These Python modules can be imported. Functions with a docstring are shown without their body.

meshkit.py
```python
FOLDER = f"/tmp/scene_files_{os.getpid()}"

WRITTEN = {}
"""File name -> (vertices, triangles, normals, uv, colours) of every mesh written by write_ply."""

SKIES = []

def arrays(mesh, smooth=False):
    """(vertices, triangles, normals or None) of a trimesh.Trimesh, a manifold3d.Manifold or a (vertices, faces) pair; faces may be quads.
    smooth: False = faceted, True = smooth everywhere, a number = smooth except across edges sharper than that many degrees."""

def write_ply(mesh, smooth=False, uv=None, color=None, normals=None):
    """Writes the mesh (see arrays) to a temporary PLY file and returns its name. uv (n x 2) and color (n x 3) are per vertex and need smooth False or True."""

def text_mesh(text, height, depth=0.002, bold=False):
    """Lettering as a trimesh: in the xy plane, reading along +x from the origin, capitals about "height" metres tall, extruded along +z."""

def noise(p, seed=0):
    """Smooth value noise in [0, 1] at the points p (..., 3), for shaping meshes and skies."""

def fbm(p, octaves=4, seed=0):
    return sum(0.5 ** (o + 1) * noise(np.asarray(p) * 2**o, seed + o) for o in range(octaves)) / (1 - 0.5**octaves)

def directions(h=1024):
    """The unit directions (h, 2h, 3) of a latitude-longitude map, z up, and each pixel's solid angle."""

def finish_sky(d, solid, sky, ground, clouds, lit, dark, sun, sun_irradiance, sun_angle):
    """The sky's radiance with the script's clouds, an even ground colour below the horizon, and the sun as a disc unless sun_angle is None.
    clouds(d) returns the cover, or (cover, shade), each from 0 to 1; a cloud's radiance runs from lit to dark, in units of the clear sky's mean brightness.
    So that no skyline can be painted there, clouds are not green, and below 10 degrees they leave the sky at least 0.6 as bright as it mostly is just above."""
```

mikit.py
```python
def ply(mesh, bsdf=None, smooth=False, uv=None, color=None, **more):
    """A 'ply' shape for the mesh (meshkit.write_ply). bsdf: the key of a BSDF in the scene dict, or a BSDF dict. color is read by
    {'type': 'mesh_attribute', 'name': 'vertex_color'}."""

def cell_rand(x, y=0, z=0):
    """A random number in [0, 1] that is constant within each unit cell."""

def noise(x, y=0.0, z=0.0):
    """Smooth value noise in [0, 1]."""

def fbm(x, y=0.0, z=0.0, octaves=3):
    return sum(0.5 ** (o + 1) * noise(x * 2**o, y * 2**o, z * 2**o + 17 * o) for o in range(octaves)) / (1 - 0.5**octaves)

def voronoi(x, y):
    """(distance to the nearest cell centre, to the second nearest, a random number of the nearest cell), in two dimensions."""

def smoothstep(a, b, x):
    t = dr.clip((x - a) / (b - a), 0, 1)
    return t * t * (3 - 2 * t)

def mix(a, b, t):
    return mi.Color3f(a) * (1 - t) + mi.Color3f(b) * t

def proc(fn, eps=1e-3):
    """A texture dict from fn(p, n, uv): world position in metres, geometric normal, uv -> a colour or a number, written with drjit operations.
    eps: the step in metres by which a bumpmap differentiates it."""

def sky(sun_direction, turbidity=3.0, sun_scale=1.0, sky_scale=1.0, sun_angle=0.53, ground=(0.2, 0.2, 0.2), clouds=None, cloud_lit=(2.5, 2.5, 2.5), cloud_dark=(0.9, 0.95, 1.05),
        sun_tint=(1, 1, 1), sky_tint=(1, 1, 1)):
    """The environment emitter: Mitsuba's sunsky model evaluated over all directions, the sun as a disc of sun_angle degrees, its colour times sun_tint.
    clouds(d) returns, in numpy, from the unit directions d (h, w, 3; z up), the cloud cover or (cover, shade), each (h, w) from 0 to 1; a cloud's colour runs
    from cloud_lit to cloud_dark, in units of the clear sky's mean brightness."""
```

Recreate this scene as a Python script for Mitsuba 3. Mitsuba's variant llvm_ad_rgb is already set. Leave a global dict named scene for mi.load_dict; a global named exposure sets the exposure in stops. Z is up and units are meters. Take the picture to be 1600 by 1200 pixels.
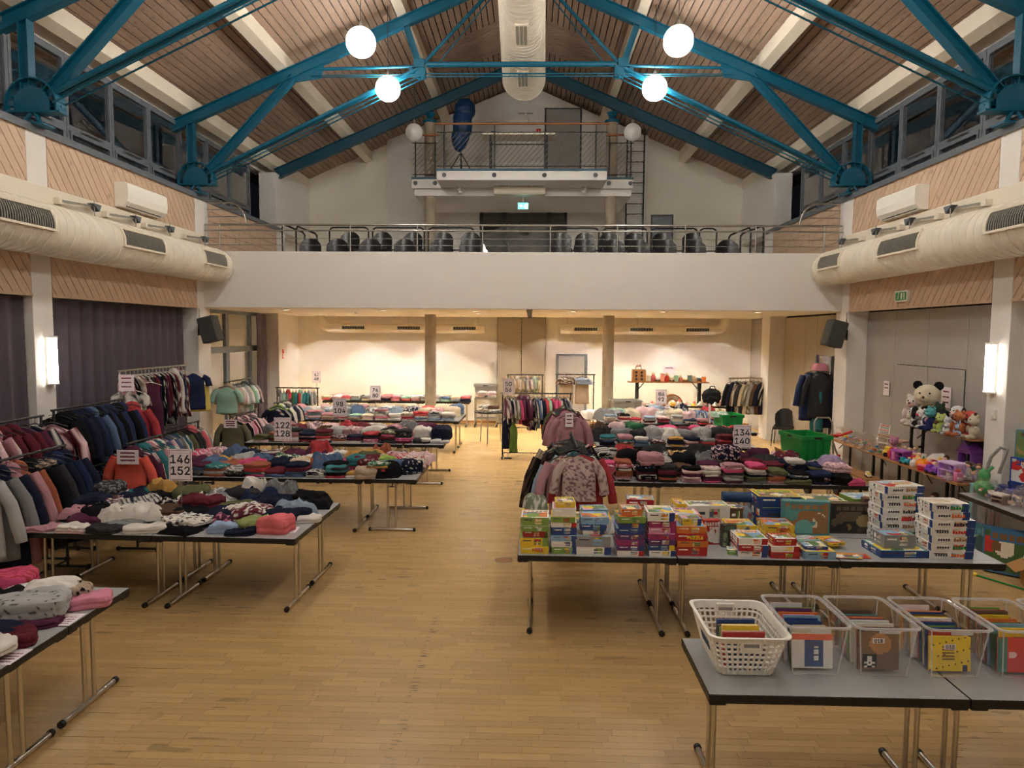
import math, random, numpy as np, trimesh, mitsuba as mi, mikit, meshkit
from mikit import noise, fbm, cell_rand, smoothstep, mix
from shapely.geometry import Polygon, box as sbox
import drjit as dr
T = mi.ScalarTransform4f
scene, labels = {'type': 'scene'}, {}

# ---------------------------------------------------------------- camera, light, exposure
PITCH, YAW, ROLL, FPX = .0728486, .0269868, .00705865, 1081.4
cam_p = np.array([0, 0, 2.6823])
_f = np.array([-math.sin(YAW)*math.cos(PITCH), math.cos(YAW)*math.cos(PITCH), -math.sin(PITCH)])
_r = np.array([math.cos(YAW), math.sin(YAW), 0]); _u = np.cross(_r, _f)
_u2 = -math.sin(ROLL)*_r + math.cos(ROLL)*_u
scene['camera'] = {'type': 'perspective', 'fov_axis': 'x', 'fov': math.degrees(2*math.atan(800/FPX)), 'near_clip': .05, 'far_clip': 200,
                   'to_world': T().look_at(origin=cam_p.tolist(), target=(cam_p+_f).tolist(), up=_u2.tolist())}
exposure = 1.25
GLOBE = 20.0      # radiance of the lit glass globes
SPOT = 6.5       # intensity of a recessed downlight under the gallery
SCONCE = 9.0
scene['night_sky'] = {'type': 'constant', 'radiance': {'type': 'rgb', 'value': [.0012, .0014, .0018]}}

# ---------------------------------------------------------------- helpers
def lin(c):
    c = np.asarray(c, float)/255
    return np.where(c <= .04045, c/12.92, ((c+.055)/1.055)**2.4)
def rgb(*c): return {'type': 'rgb', 'value': lin(c).tolist()}
def two(b): return {'type': 'twosided', 'bsdf': b}
def princ(c, rough=.5, metal=0., spec=.5, **k):
    return two({'type': 'principled', 'base_color': c if isinstance(c, dict) else rgb(*c), 'roughness': rough, 'metallic': metal, 'specular': spec, **k})
def mat(name, b): scene['mat_'+name] = b
def M(name): return 'mat_'+name
_n = {}
def num(name):
    k = _n.get(name, 0); _n[name] = k+1
    return name if k == 0 else f'{name}_{k:03d}'
def put(name, mesh, m, parent=None, smooth=False, color=None, tw=None, **kw):
    """One entry of the scene, keyed parent__name, numbered when taken."""
    full = f'{parent}__{name}' if parent else name
    key = num(full)
    d = mesh if isinstance(mesh, dict) else mikit.ply(mesh, M(m), smooth=smooth, color=color, **kw)
    scene[key] = dict(d) if tw is None else {**d, 'to_world': tw}
    return key
def tag(key, label, cat=None, group=None, kind=None):
    e = {'label': label}
    if cat: e['category'] = cat
    if group: e['group'] = group
    if kind: e['kind'] = kind
    labels[key] = e
    return key
def thing(name, label, cat, group=None):
    return tag(num(name), label, cat, group)
def struct(name, mesh, m, label=None, parent=None, **k):
    key = put(name, mesh, m, parent, **k)
    if parent is None:
        labels[key] = {'kind': 'structure'}
        if label: labels[key]['label'] = label
    return key
def partlabel(key, label): labels[key] = {'label': label}; return key
cat_ = trimesh.util.concatenate
def box(x0, y0, z0, x1, y1, z1):
    m = trimesh.creation.box((abs(x1-x0), abs(y1-y0), abs(z1-z0)))
    m.apply_translation(((x0+x1)/2, (y0+y1)/2, (z0+z1)/2)); return m
_cb = None
def cbox(x0, y0, z0, x1, y1, z1, b=.004):
    """Box with chamfered edges."""
    global _cb
    pts, idx = [], []
    for sx in (-1, 1):
        for sy in (-1, 1):
            for sz in (-1, 1):
                for k in range(3): idx.append((sx, sy, sz, k))
    h = np.array([abs(x1-x0), abs(y1-y0), abs(z1-z0)])/2
    b = min(b, h.min()*.8)
    for sx, sy, sz, k in idx:
        p = np.array([sx, sy, sz])*(h-b); p[k] += (sx, sy, sz)[k]*b; pts.append(p)
    pts = np.array(pts)
    if _cb is None:
        hull = trimesh.convex.convex_hull(np.array([np.array([sx, sy, sz])*.8+np.eye(3)[k]*(sx, sy, sz)[k]*.2 for sx, sy, sz, k in idx]))
        ref = np.array([np.array([sx, sy, sz])*.8+np.eye(3)[k]*(sx, sy, sz)[k]*.2 for sx, sy, sz, k in idx])
        mp = [int(np.argmin(((ref-v)**2).sum(1))) for v in hull.vertices]
        _cb = np.array([[mp[i] for i in f] for f in hull.faces])
    return trimesh.Trimesh(pts+np.array([(x0+x1)/2, (y0+y1)/2, (z0+z1)/2]), _cb, process=False)
def frame(a, b):
    a, b = np.asarray(a, float), np.asarray(b, float)
    z = b-a; L = np.linalg.norm(z); z /= L
    x = np.cross([0, 1, 0] if abs(z[1]) < .9 else [1, 0, 0], z); x /= np.linalg.norm(x)
    return a, x, np.cross(z, x), z, L
def tube(a, b, r, n=10, r2=None, cap=True):
    a, x, y, z, L = frame(a, b); r2 = r if r2 is None else r2
    t = np.arange(n)*2*np.pi/n
    ring = np.cos(t)[:, None]*x+np.sin(t)[:, None]*y
    v = np.vstack([a+ring*r, a+z*L+ring*r2, [a], [a+z*L]])
    i = np.arange(n); j = (i+1) % n
    f = [np.stack([i, j, j+n], 1), np.stack([i, j+n, i+n], 1)]
    if cap: f += [np.stack([j, i, i*0+2*n], 1), np.stack([i+n, j+n, i*0+2*n+1], 1)]
    return trimesh.Trimesh(v, np.vstack(f), process=False)
def path(pts, r, n=8):
    """Round bar along points, rings shared at the bends."""
    P = np.asarray(pts, float); V, F = [], []
    d = np.diff(P, axis=0); d /= np.linalg.norm(d, axis=1, keepdims=True)
    tan = np.vstack([d[:1], d[:-1]+d[1:], d[-1:]]); tan /= np.linalg.norm(tan, axis=1, keepdims=True)
    up = np.array([0, 0, 1.]) if abs(tan[0][2]) < .9 else np.array([0, 1., 0])
    t = np.arange(n)*2*np.pi/n
    for p, q in zip(P, tan):
        x = np.cross(up, q); x /= np.linalg.norm(x)+1e-9; y = np.cross(q, x); up = y
        V.append(p+(np.cos(t)[:, None]*x+np.sin(t)[:, None]*y)*r)
    i = np.arange(n); j = (i+1) % n
    for k in range(len(P)-1):
        F += [np.stack([i+k*n, j+k*n, j+k*n+n], 1), np.stack([i+k*n, j+k*n+n, i+k*n+n], 1)]
    m = len(P)*n
    V += [P[:1], P[-1:]]
    F += [np.stack([j, i, i*0+m], 1), np.stack([i+m-n, j+m-n, i*0+m+1], 1)]
    return trimesh.Trimesh(np.vstack(V), np.vstack(F), process=False)
def lathe(prof, n=24, axis='z', at=(0, 0, 0)):
    """prof: (radius, height) pairs turned about the axis."""
    pr = np.asarray(prof, float); t = np.arange(n)*2*np.pi/n
    V = np.stack([np.outer(pr[:, 0], np.cos(t)), np.outer(pr[:, 0], np.sin(t)), np.repeat(pr[:, 1:2], n, 1)], -1).reshape(-1, 3)
    i = np.arange(n); j = (i+1) % n; F = []
    for k in range(len(pr)-1):
        F += [np.stack([i+k*n, j+k*n, j+k*n+n], 1), np.stack([i+k*n, j+k*n+n, i+k*n+n], 1)]
    if axis == 'y': V = V[:, [0, 2, 1]]*[1, 1, -1]
    if axis == 'x': V = V[:, [2, 0, 1]]
    return trimesh.Trimesh(V+np.asarray(at), np.vstack(F), process=False)
def ball(c, r, s=2, sc=(1, 1, 1)):
    m = trimesh.creation.icosphere(s, 1.0); m.apply_scale(np.asarray(sc)*r); m.apply_translation(c); return m
def prism(poly, h, o=(0, 0, 0), ex=(1, 0, 0), ey=(0, 1, 0)):
    """Polygon in the plane o, ex, ey, extruded by h along ex x ey."""
    m = trimesh.creation.extrude_polygon(poly if hasattr(poly, 'exterior') else Polygon(poly), h, engine='earcut')
    ex, ey = np.asarray(ex, float), np.asarray(ey, float)
    A = np.eye(4); A[:3, 0], A[:3, 1], A[:3, 2], A[:3, 3] = ex, ey, np.cross(ex, ey), o
    m.apply_transform(A); return m
def ibeam(a, b, h=.18, w=.1, t=.014, side=(0, 1, 0)):
    """I section from a to b; the flange width lies along side."""
    a, b = np.asarray(a, float), np.asarray(b, float)
    z = (b-a)/np.linalg.norm(b-a); s = np.asarray(side, float); u = np.cross(z, s); u /= np.linalg.norm(u)
    H, W = h/2, w/2
    P = [(-W, -H), (W, -H), (W, -H+t), (t/2, -H+t), (t/2, H-t), (W, H-t), (W, H), (-W, H), (-W, H-t), (-t/2, H-t), (-t/2, -H+t), (-W, -H+t)]
    m = trimesh.creation.extrude_polygon(Polygon(P), np.linalg.norm(b-a), engine='earcut')
    A = np.eye(4); A[:3, 0], A[:3, 1], A[:3, 2], A[:3, 3] = np.cross(u, z), u, z, a
    m.apply_transform(A); return m
def rz(a): return T().rotate([0, 0, 1], math.degrees(a))
def at(x, y, z, a=0.): return T().translate([x, y, z]) @ rz(a)
def moved(m, M4): m = m.copy(); m.apply_transform(M4); return m
def rotm(axis, a, pt=(0, 0, 0)): return trimesh.transformations.rotation_matrix(a, axis, pt)
def vcol(n, c): return np.tile(lin(c), (n, 1))
ORD = ['first', 'second', 'third', 'fourth', 'fifth', 'sixth', 'seventh', 'eighth', 'ninth', 'tenth', 'eleventh', 'twelfth', 'thirteenth', 'fourteenth', 'fifteenth', 'sixteenth', 'seventeenth', 'eighteenth', 'nineteenth', 'twentieth'] + [f'{k}th' for k in range(21, 60)]
def text_on(parent, text, h, o, ex, ey, m='ink', name='lettering', bold=True, depth=.0012):
    """Lettering centred at o in the plane ex, ey, standing proud along ex x ey."""
    t = meshkit.text_mesh(text, h, depth, bold=bold); b = t.bounds
    t.apply_translation((-(b[0][0]+b[1][0])/2, -(b[0][1]+b[1][1])/2, 0))
    ex, ey = np.asarray(ex, float), np.asarray(ey, float)
    A = np.eye(4); A[:3, 0], A[:3, 1], A[:3, 2], A[:3, 3] = ex, ey, np.cross(ex, ey), o
    t.apply_transform(A)
    return put(name, t, m, parent)

# ---------------------------------------------------------------- materials
PW, PL = .072, .46          # parquet strip
def floor_fn(p, n, uv):
    row = dr.floor(p.y/PW); off = cell_rand(row, 3)*PL
    c = dr.floor((p.x+off)/PL); r1 = cell_rand(c, row, 1)
    fx = (p.x+off)/PL-c; fy = p.y/PW-row
    g = fbm(p.x*3+r1*50, p.y*60, r1*9, 3)
    tone = .93+.12*r1+.14*(g-.5)
    base = mix((.475, .305, .128), (.435, .272, .11), cell_rand(c, row, 2))*tone
    seam = dr.minimum(dr.minimum(fy, 1-fy)*PW, dr.minimum(fx, 1-fx)*PL)
    base = mix(base*.5, base, smoothstep(0., .0022, seam))
    # black scuffs on the plank ends of one old joint line, and stray marks
    d = dr.abs(p.x+.105*p.y+.04-.28+.1)
    k = smoothstep(.055, .0, dr.abs(p.x-(-.86)))*smoothstep(.70, .84, noise(p.x*10, p.y*64, 5.))*smoothstep(8.2, 5.0, p.y)
    m2 = smoothstep(.80, .86, noise(p.x*5, p.y*24, 9.))*smoothstep(.6, .8, noise(p.x*1.3, p.y*1.7, 2.))
    return mix(base, (.03, .025, .02), dr.clip(k*.75+m2*.35, 0, 1))
mat('floor', two({'type': 'principled', 'base_color': mikit.proc(floor_fn), 'roughness': .33, 'specular': .45}))
def wood(c1, c2, pitch, ax, bx, knots=1.):
    """Boards: grain along direction ax, tone per board across bx."""
    def fn(p, n, uv):
        a = p.x*ax[0]+p.y*ax[1]+p.z*ax[2]; b = p.x*bx[0]+p.y*bx[1]+p.z*bx[2]
        k = dr.floor(b/pitch); r1 = cell_rand(k, dr.floor(a/2.7+cell_rand(k)*3))
        g = fbm(a*1.4+r1*40, b*46, 1., 3)
        q = smoothstep(.86, .95, noise(a*7.5+r1*77, b*24, 3.))*knots
        return mix(mix(c1, c2, dr.clip(.15+g*.5+(r1-.5)*.6, 0, 1)), mi.Color3f(c2)*.45, q)
    return mikit.proc(fn)
mat('ceil_wood', two({'type': 'principled', 'base_color': wood((.33, .225, .16), (.25, .165, .115), .14, (0, 1, 0), (1, 0, .43), .45), 'roughness': .6}))
mat('hip_wood', two({'type': 'principled', 'base_color': wood((.33, .225, .16), (.25, .165, .115), .14, (1, 0, .43), (0, 1, 0), .45), 'roughness': .6}))
mat('wall_wood', two({'type': 'principled', 'base_color': wood((.60, .43, .30), (.53, .365, .245), .13, (0, .6, -.8), (0, .8, .6), .45), 'roughness': .55}))
def plaster(c, amp=.05):
    c = lin(c)
    return mikit.proc(lambda p, n, uv: mi.Color3f(c.tolist())*(1-amp/2+amp*fbm(p.x*1.3, p.y*1.3, p.z*1.3, 3)))
mat('white_wall', two({'type': 'principled', 'base_color': plaster((222, 217, 210)), 'roughness': .8, 'specular': .2}))
mat('back_wall', two({'type': 'principled', 'base_color': plaster((234, 228, 214)), 'roughness': .8, 'specular': .2}))
mat('grey_panel', princ((158, 152, 146), .6, spec=.3))
mat('partition', princ((150, 138, 120), .6, spec=.3))
def concrete_fn(p, n, uv):
    g = fbm(p.x*5, p.y*5, p.z*2.5, 4)
    return mix((.36, .30, .22), (.28, .23, .165), smoothstep(.3, .7, g))
mat('concrete', two({'type': 'principled', 'base_color': mikit.proc(concrete_fn), 'roughness': .8}))
mat('cream', princ((226, 216, 196), .5, spec=.3))
mat('duct', princ((216, 208, 190), .40, spec=.5))
mat('teal', princ((6, 84, 108), .40, spec=.4))
mat('teal_dark', princ((8, 66, 84), .5))
mat('window_grey', princ((96, 102, 108), .45))
mat('dark_metal', princ((52, 54, 56), .45, metal=.3))
mat('black', princ((14, 14, 15), .5))
mat('black_gloss', princ((16, 16, 17), .28, clearcoat=.3))
mat('table_edge', princ((13, 12, 12), .42))
def lam_fn(p, n, uv):
    g = fbm(p.x*2.2, p.y*2.2, 0., 3)
    return mix((.27, .27, .27), (.34, .34, .335), g)
mat('laminate', two({'type': 'principled', 'base_color': mikit.proc(lam_fn), 'roughness': .38, 'specular': .5}))
mat('chrome', princ((205, 200, 190), .16, metal=1.))
mat('steel', princ((170, 166, 158), .3, metal=.9))
mat('grille', princ((150, 146, 134), .5, metal=.3))
mat('cavity', princ((30, 30, 29), .9))
mat('rail_wood', princ((150, 98, 58), .4))
mat('oak', princ((150, 104, 62), .45))
mat('speaker', princ((58, 60, 57), .7))
mat('white_plastic', princ((226, 222, 212), .38))
mat('paper', princ((226, 214, 216), .7, spec=.2))
mat('ink', princ((44, 40, 52), .7, spec=.2))
mat('sign_border', princ((120, 60, 80), .7, spec=.2))
mat('card', two({'type': 'principled', 'base_color': {'type': 'mesh_attribute', 'name': 'vertex_color'}, 'roughness': .33, 'specular': .5}))
mat('plastic', two({'type': 'principled', 'base_color': {'type': 'mesh_attribute', 'name': 'vertex_color'}, 'roughness': .28, 'specular': .5}))
def wrinkle_fn(p, n, uv):
    w = fbm(p.x*7+3, p.y*7, p.z*7, 2)
    a = 1-dr.abs(2*noise(p.x*13+w*5, p.y*13, p.z*19)-1)
    return a*a*.7+.35*(1-dr.abs(2*noise(p.x*31, p.y*31+w*4, p.z*44)-1))
mat('cloth', {'type': 'bumpmap', 'tex': mikit.proc(wrinkle_fn, eps=.002), 'scale': .010,
    'bsdf': two({'type': 'principled', 'base_color': {'type': 'mesh_attribute', 'name': 'vertex_color'}, 'roughness': .92, 'specular': .1})})
mat('curtain', princ((86, 77, 85), .85, spec=.15, sheen=.4))
mat('blue_cover', princ((4, 50, 92), .5))
mat('cardboard', princ((168, 124, 78), .8, spec=.2))
mat('grey_crate', princ((136, 134, 130), .5))
mat('green_crate', princ((6, 122, 52), .42))
mat('red', princ((196, 28, 26), .35))
mat('globe_off', princ((236, 234, 230), .25))
mat('pane', {'type': 'thindielectric', 'int_ior': 1.5})
mat('milky', {'type': 'blendbsdf', 'weight': .45, 'a': {'type': 'thindielectric', 'int_ior': 1.45},
              'b': {'type': 'principledthin', 'base_color': rgb(232, 232, 232), 'roughness': .5, 'diff_trans': 1.0, 'spec_trans': 0.}})
mat('clear', {'type': 'thindielectric', 'int_ior': 1.52})
mat('bag', {'type': 'thindielectric', 'int_ior': 1.6})
mat('film', {'type': 'blendbsdf', 'weight': .14, 'a': {'type': 'thindielectric', 'int_ior': 1.5},
            'b': {'type': 'principledthin', 'base_color': rgb(235, 232, 228), 'roughness': .3, 'diff_trans': .8, 'spec_trans': 0.}})
mat('lamp_body', princ((240, 236, 225), .4))

# ---------------------------------------------------------------- large structure
C, D0, D1 = -.24, 6.28, 6.72
WL, WR, RL, RR = C-D0, C+D0, C-D1, C+D1
YB, YG, Y0 = 20.6, 13.7, -2.6           # back wall, gallery front, wall behind the camera
SOF, GAL, PAR, SILL = 3.16, 3.75, 4.27, 5.31
CH0, SL = 9.61, .43                     # top of the trusses' rafters: z = CH0 - SL*d
RF = 9.90                               # underside of the roof boards at the ridge
def X(s, d): return C+s*d
SIDE = {-1: 'left', 1: 'right'}
BAYS = [(4.79, 8.93), (9.31, 13.42)]

fl = struct('floor', box(-7.2, Y0, -.2, 7.2, YB, 0), 'floor', 'honey coloured strip parquet floor of the hall')
def crand(x, y, z):
    x, y, z = (np.uint32((int(math.floor(v))+1000000) & 0xFFFFFFFF) for v in (x, y, z))
    with np.errstate(over='ignore'):
        h = x*np.uint32(374761393)+y*np.uint32(668265263)+z*np.uint32(2147483647)
        h = (h ^ (h >> np.uint32(13)))*np.uint32(1274126177); h = h ^ (h >> np.uint32(16))
    return float(h & np.uint32(0xFFFFFF))/16777215.
rows = 0; cnt = 0
for row in range(55, 90):
    off = crand(row, 3, 0)*PL
    for c in range(-9, 9):
        x0 = c*PL-off; y0 = row*PW
        if x0+PL < -2.75 or x0 > 2.9 or cnt >= 296: continue
        if x0 > 2.0 and y0 < 4.5 and x0 > 2.5: continue
        put('plank', box(x0+.0006, y0+.0005, 0, x0+PL-.0006, y0+PW-.0005, .0018), 'floor', fl); cnt += 1
fd = thing('floor_socket', 'round floor outlet lid set flush in the parquet of the middle aisle', 'floor outlet')
put('lid', lathe([(0, .003), (.098, .003), (.1, 0)], 28, at=(-.30, 9.05-1.02, 0)), 'oak', fd)
put('rim', lathe([(.1, 0), (.104, .004), (.112, .004), (.115, 0)], 28, at=(-.30, 9.05-1.02, 0)), 'steel', fd)

# end walls
struct('wall_back', box(-7.4, YB, 0, 7.2, YB+.3, 10.2), 'back_wall', 'white end wall of the hall')
struct('wall_back_upper', cat_([box(-4.2, 20.3, GAL, -1.52, YB, 8.35), box(1.0, 20.3, GAL, 3.3, YB, 8.35), box(-1.52, 20.3, 6.46, 1.0, YB, 8.35),
       prism([(-4.2, 8.35), (3.3, 8.35), (3.3, 8.3), (C, 9.78), (-4.2, 8.2)], .3, (0, YB, 0), (1, 0, 0), (0, 0, 1))]), 'white_wall', 'projecting white middle part of the end wall')
struct('wall_rear', box(-7.4, Y0-.2, 0, 7.2, Y0, 10.2), 'white_wall', 'wall behind the stage')

for s in (-1, 1):
    a = X(s, D1); b = X(s, D1+.25)
    nm = SIDE[s]
    # outer wall below the clerestory, with the recessed lower strip
    m = [box(a, Y0, 0, b, 14.1, SILL), box(a, 17.5, 0, b, YB, SILL), box(a, 14.1, SOF, b, 17.5, SILL)]
    if s == 1: m.append(box(a, 14.1, 0, b, 17.5, SOF))
    struct(f'wall_{nm}', cat_(m), 'white_wall' if s < 0 else 'grey_panel')
    struct(f'wall_upper_{nm}', cat_([box(a, Y0, SOF, X(s, D0+.03), 18.2, SILL), box(a, 4.2, 6.76, b, 18.2, 7.3), box(a, 18.2, SILL, X(s, D0+.05), YB, 7.4)]), 'white_wall')
    for k, (y0, y1, top) in enumerate([(4.4, 4.79, SILL), (8.93, 9.31, SILL), (13.42, 13.95, SILL), (17.75, 18.35, 6.72)]):
        p = struct(f'wall_pillar_{nm}', cbox(X(s, D0), y0, 0, a, y1, top, .006), 'white_wall', f'white wall pillar, {ORD[k]} from the camera on the {nm} side')
    struct(f'trim_{1 if s < 0 else 2}', cat_([box(X(s, D0-.03), Y0, SILL, X(s, D1+.25), 18.2, SILL+.04), box(X(s, D0-.035), Y0, SILL-.05, X(s, D0-.02), 18.2, SILL+.045)]), 'window_grey', f'grey metal sill rail under the {nm} clerestory')
    # wood boards, every one a piece
    def boards(y0, y1, z0, z1, ang, pitch, holder, d=D0):
        t = math.tan(ang); rect = sbox(y0, z0, y1, z1); w = pitch*math.sqrt(1+t*t)/t
        k0 = int((y0-(z1)/t)/w)-2; k1 = int((y1)/w)+2
        for k in range(k0, k1+60):
            yb = k*w
            q = Polygon([(yb+.007, z0-.0), (yb+w-.007, z0), (yb+w-.007-(z1-z0)/t, z1), (yb+.007-(z1-z0)/t, z1)]).intersection(rect)
            if q.is_empty or q.geom_type != 'Polygon' or q.area < 1e-4: continue
            xx = X(s, d)
            put('board', prism(q, .018, (xx+s*.02, 0, 0) if s > 0 else (xx-.02, 0, 0), (0, 1, 0), (0, 0, 1)) if s < 0 else
                prism(q, .018, (xx+.002, 0, 0), (0, 1, 0), (0, 0, 1)), 'wall_wood', holder)
    for k, (y0, y1) in enumerate(BAYS+[(13.96, 17.74)]):
        h = struct(f'wall_panel_{nm}', cat_([box(X(s, D0+.02), y0, SOF if k < 2 else PAR, X(s, D0+.05), y1, 4.40 if k < 2 else SILL), box(X(s, D0+.02), y0, 4.55, X(s, D0+.05), y1, SILL)]), 'cavity', f'board-clad wall panel, bay {k+1} on the {nm} side')
        if k < 2:
            boards(y0+.01, y1-.01, SOF, 3.98, .93, .13, h)
            boards(y0+.01, y1-.01, 4.60, SILL-.01, .93, .13, h)
            put('edge_strip', box(X(s, D0-.012), y0, SOF-.03, X(s, D0+.05), y1, SOF), 'wall_wood', h)
        else:
            z = GAL
            for j in range(8): put('board', box(X(s, D0), y0+.01, PAR-.5+j*.19, X(s, D0+.02), y1-.01, PAR-.5+j*.19+.182) if j else box(X(s, D0), y0+.01, GAL, X(s, D0+.02), y1-.01, PAR-.31), 'wall_wood', h)
    bm = struct(f'beam_{nm}', cbox(X(s, D0-.07), Y0, 4.36, X(s, D0+.03), 13.66, 4.58, .006), 'cream', f'cream service channel along the {nm} wall above the duct')

# lower bays: curtains and grey partitions
def curtain(name, y0, y1, x, z0, z1, seed, label, amp=.07, waves=7.):
    r = np.random.default_rng(seed); n = int((y1-y0)*46); zs = np.linspace(z0, z1, 7)
    t = np.linspace(y0, y1, n); ph = np.cumsum(r.uniform(.6, 1.4, n))*(y1-y0)/n*2*np.pi*waves/ (y1-y0) * (y1-y0)/2
    a = amp*(.55+.45*meshkit.noise(np.stack([t*2, t*0, t*0], -1), seed))
    V = []
    for z in zs:
        k = (z1-z)/(z1-z0)
        V.append(np.stack([x+a*(.55+.45*k)*np.sin(ph+.25*k*np.sin(t*3))+.012*k*np.sin(ph*2.3), t, np.full(n, z)], -1))
    V = np.array(V); front = V; back = V+[.012*np.sign(x), 0, 0]
    m = grid_solid(front, back)
    k = put(name, m, 'curtain', smooth=True)
    tag(k, label, 'curtain', None); return k
def grid_solid(A, B):
    """Closed sheet between two point grids."""
    n, m, _ = A.shape; V = np.vstack([A.reshape(-1, 3), B.reshape(-1, 3)]); o = n*m
    i = np.arange(o).reshape(n, m); F = []
    q = np.stack([i[:-1, :-1], i[:-1, 1:], i[1:, 1:], i[1:, :-1]], -1).reshape(-1, 4)
    F += [q[:, [0, 1, 2]], q[:, [0, 2, 3]], q[:, [2, 1, 0]]+o, q[:, [3, 2, 0]]+o]
    ring = np.concatenate([i[0, :], i[1:, -1], i[-1, -2::-1], i[-2:0:-1, 0]]); nx = np.roll(ring, -1)
    F += [np.stack([nx, ring, ring+o], 1), np.stack([nx, ring+o, nx+o], 1)]
    return trimesh.Trimesh(V, np.vstack(F), process=False)
struct('wall_recess_left', cat_([box(RL, 4.79, 0, RL+.01, 8.93, SOF), box(RL, 9.31, 0, RL+.01, 13.42, SOF)]), 'grey_panel')
curtain('curtain', 4.85, 8.90, RL+.30, .04, SOF-.04, 3, 'dark mauve grey curtain cut by the left picture edge, before the lit pillar')
curtain('curtain', 9.34, 13.38, RL+.18, .04, SOF-.04, 4, 'long dark mauve grey pleated curtain behind the high rack of dresses')
cr = thing('curtain_rail', 'thin dark rail carrying the pleated curtain right of the lit pillar', 'curtain rail')
put('rail', box(RL+.14, 9.33, SOF-.035, RL+.22, 13.4, SOF-.012), 'dark_metal', cr)
# right partition: large flat grey panels with a flush double door
for k, (y0, y1) in enumerate(BAYS):
    h = struct('wall_partition_right', box(RR-.05, y0, 0, RR, y1, SOF), 'cavity', f'grey folding partition, bay {k+1} on the right side')
    n = 4; w = (y1-y0-.02)/n
    for j in range(n):
        put('panel', cbox(RR-.075, y0+.01+j*w+.003, .02, RR-.05, y0+.01+(j+1)*w-.003, SOF-.03, .003), 'grey_panel', h)
dr_ = struct('door_1', box(RR-.082, 10.35, .03, RR-.078, 12.25, 2.2), 'cavity', 'flush double door in the grey partition')
for j in (0, 1): put('leaf', cbox(RR-.095, 10.36+j*.945, .03, RR-.08, 10.36+j*.945+.935, 2.19, .002), 'grey_panel', dr_)

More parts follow.
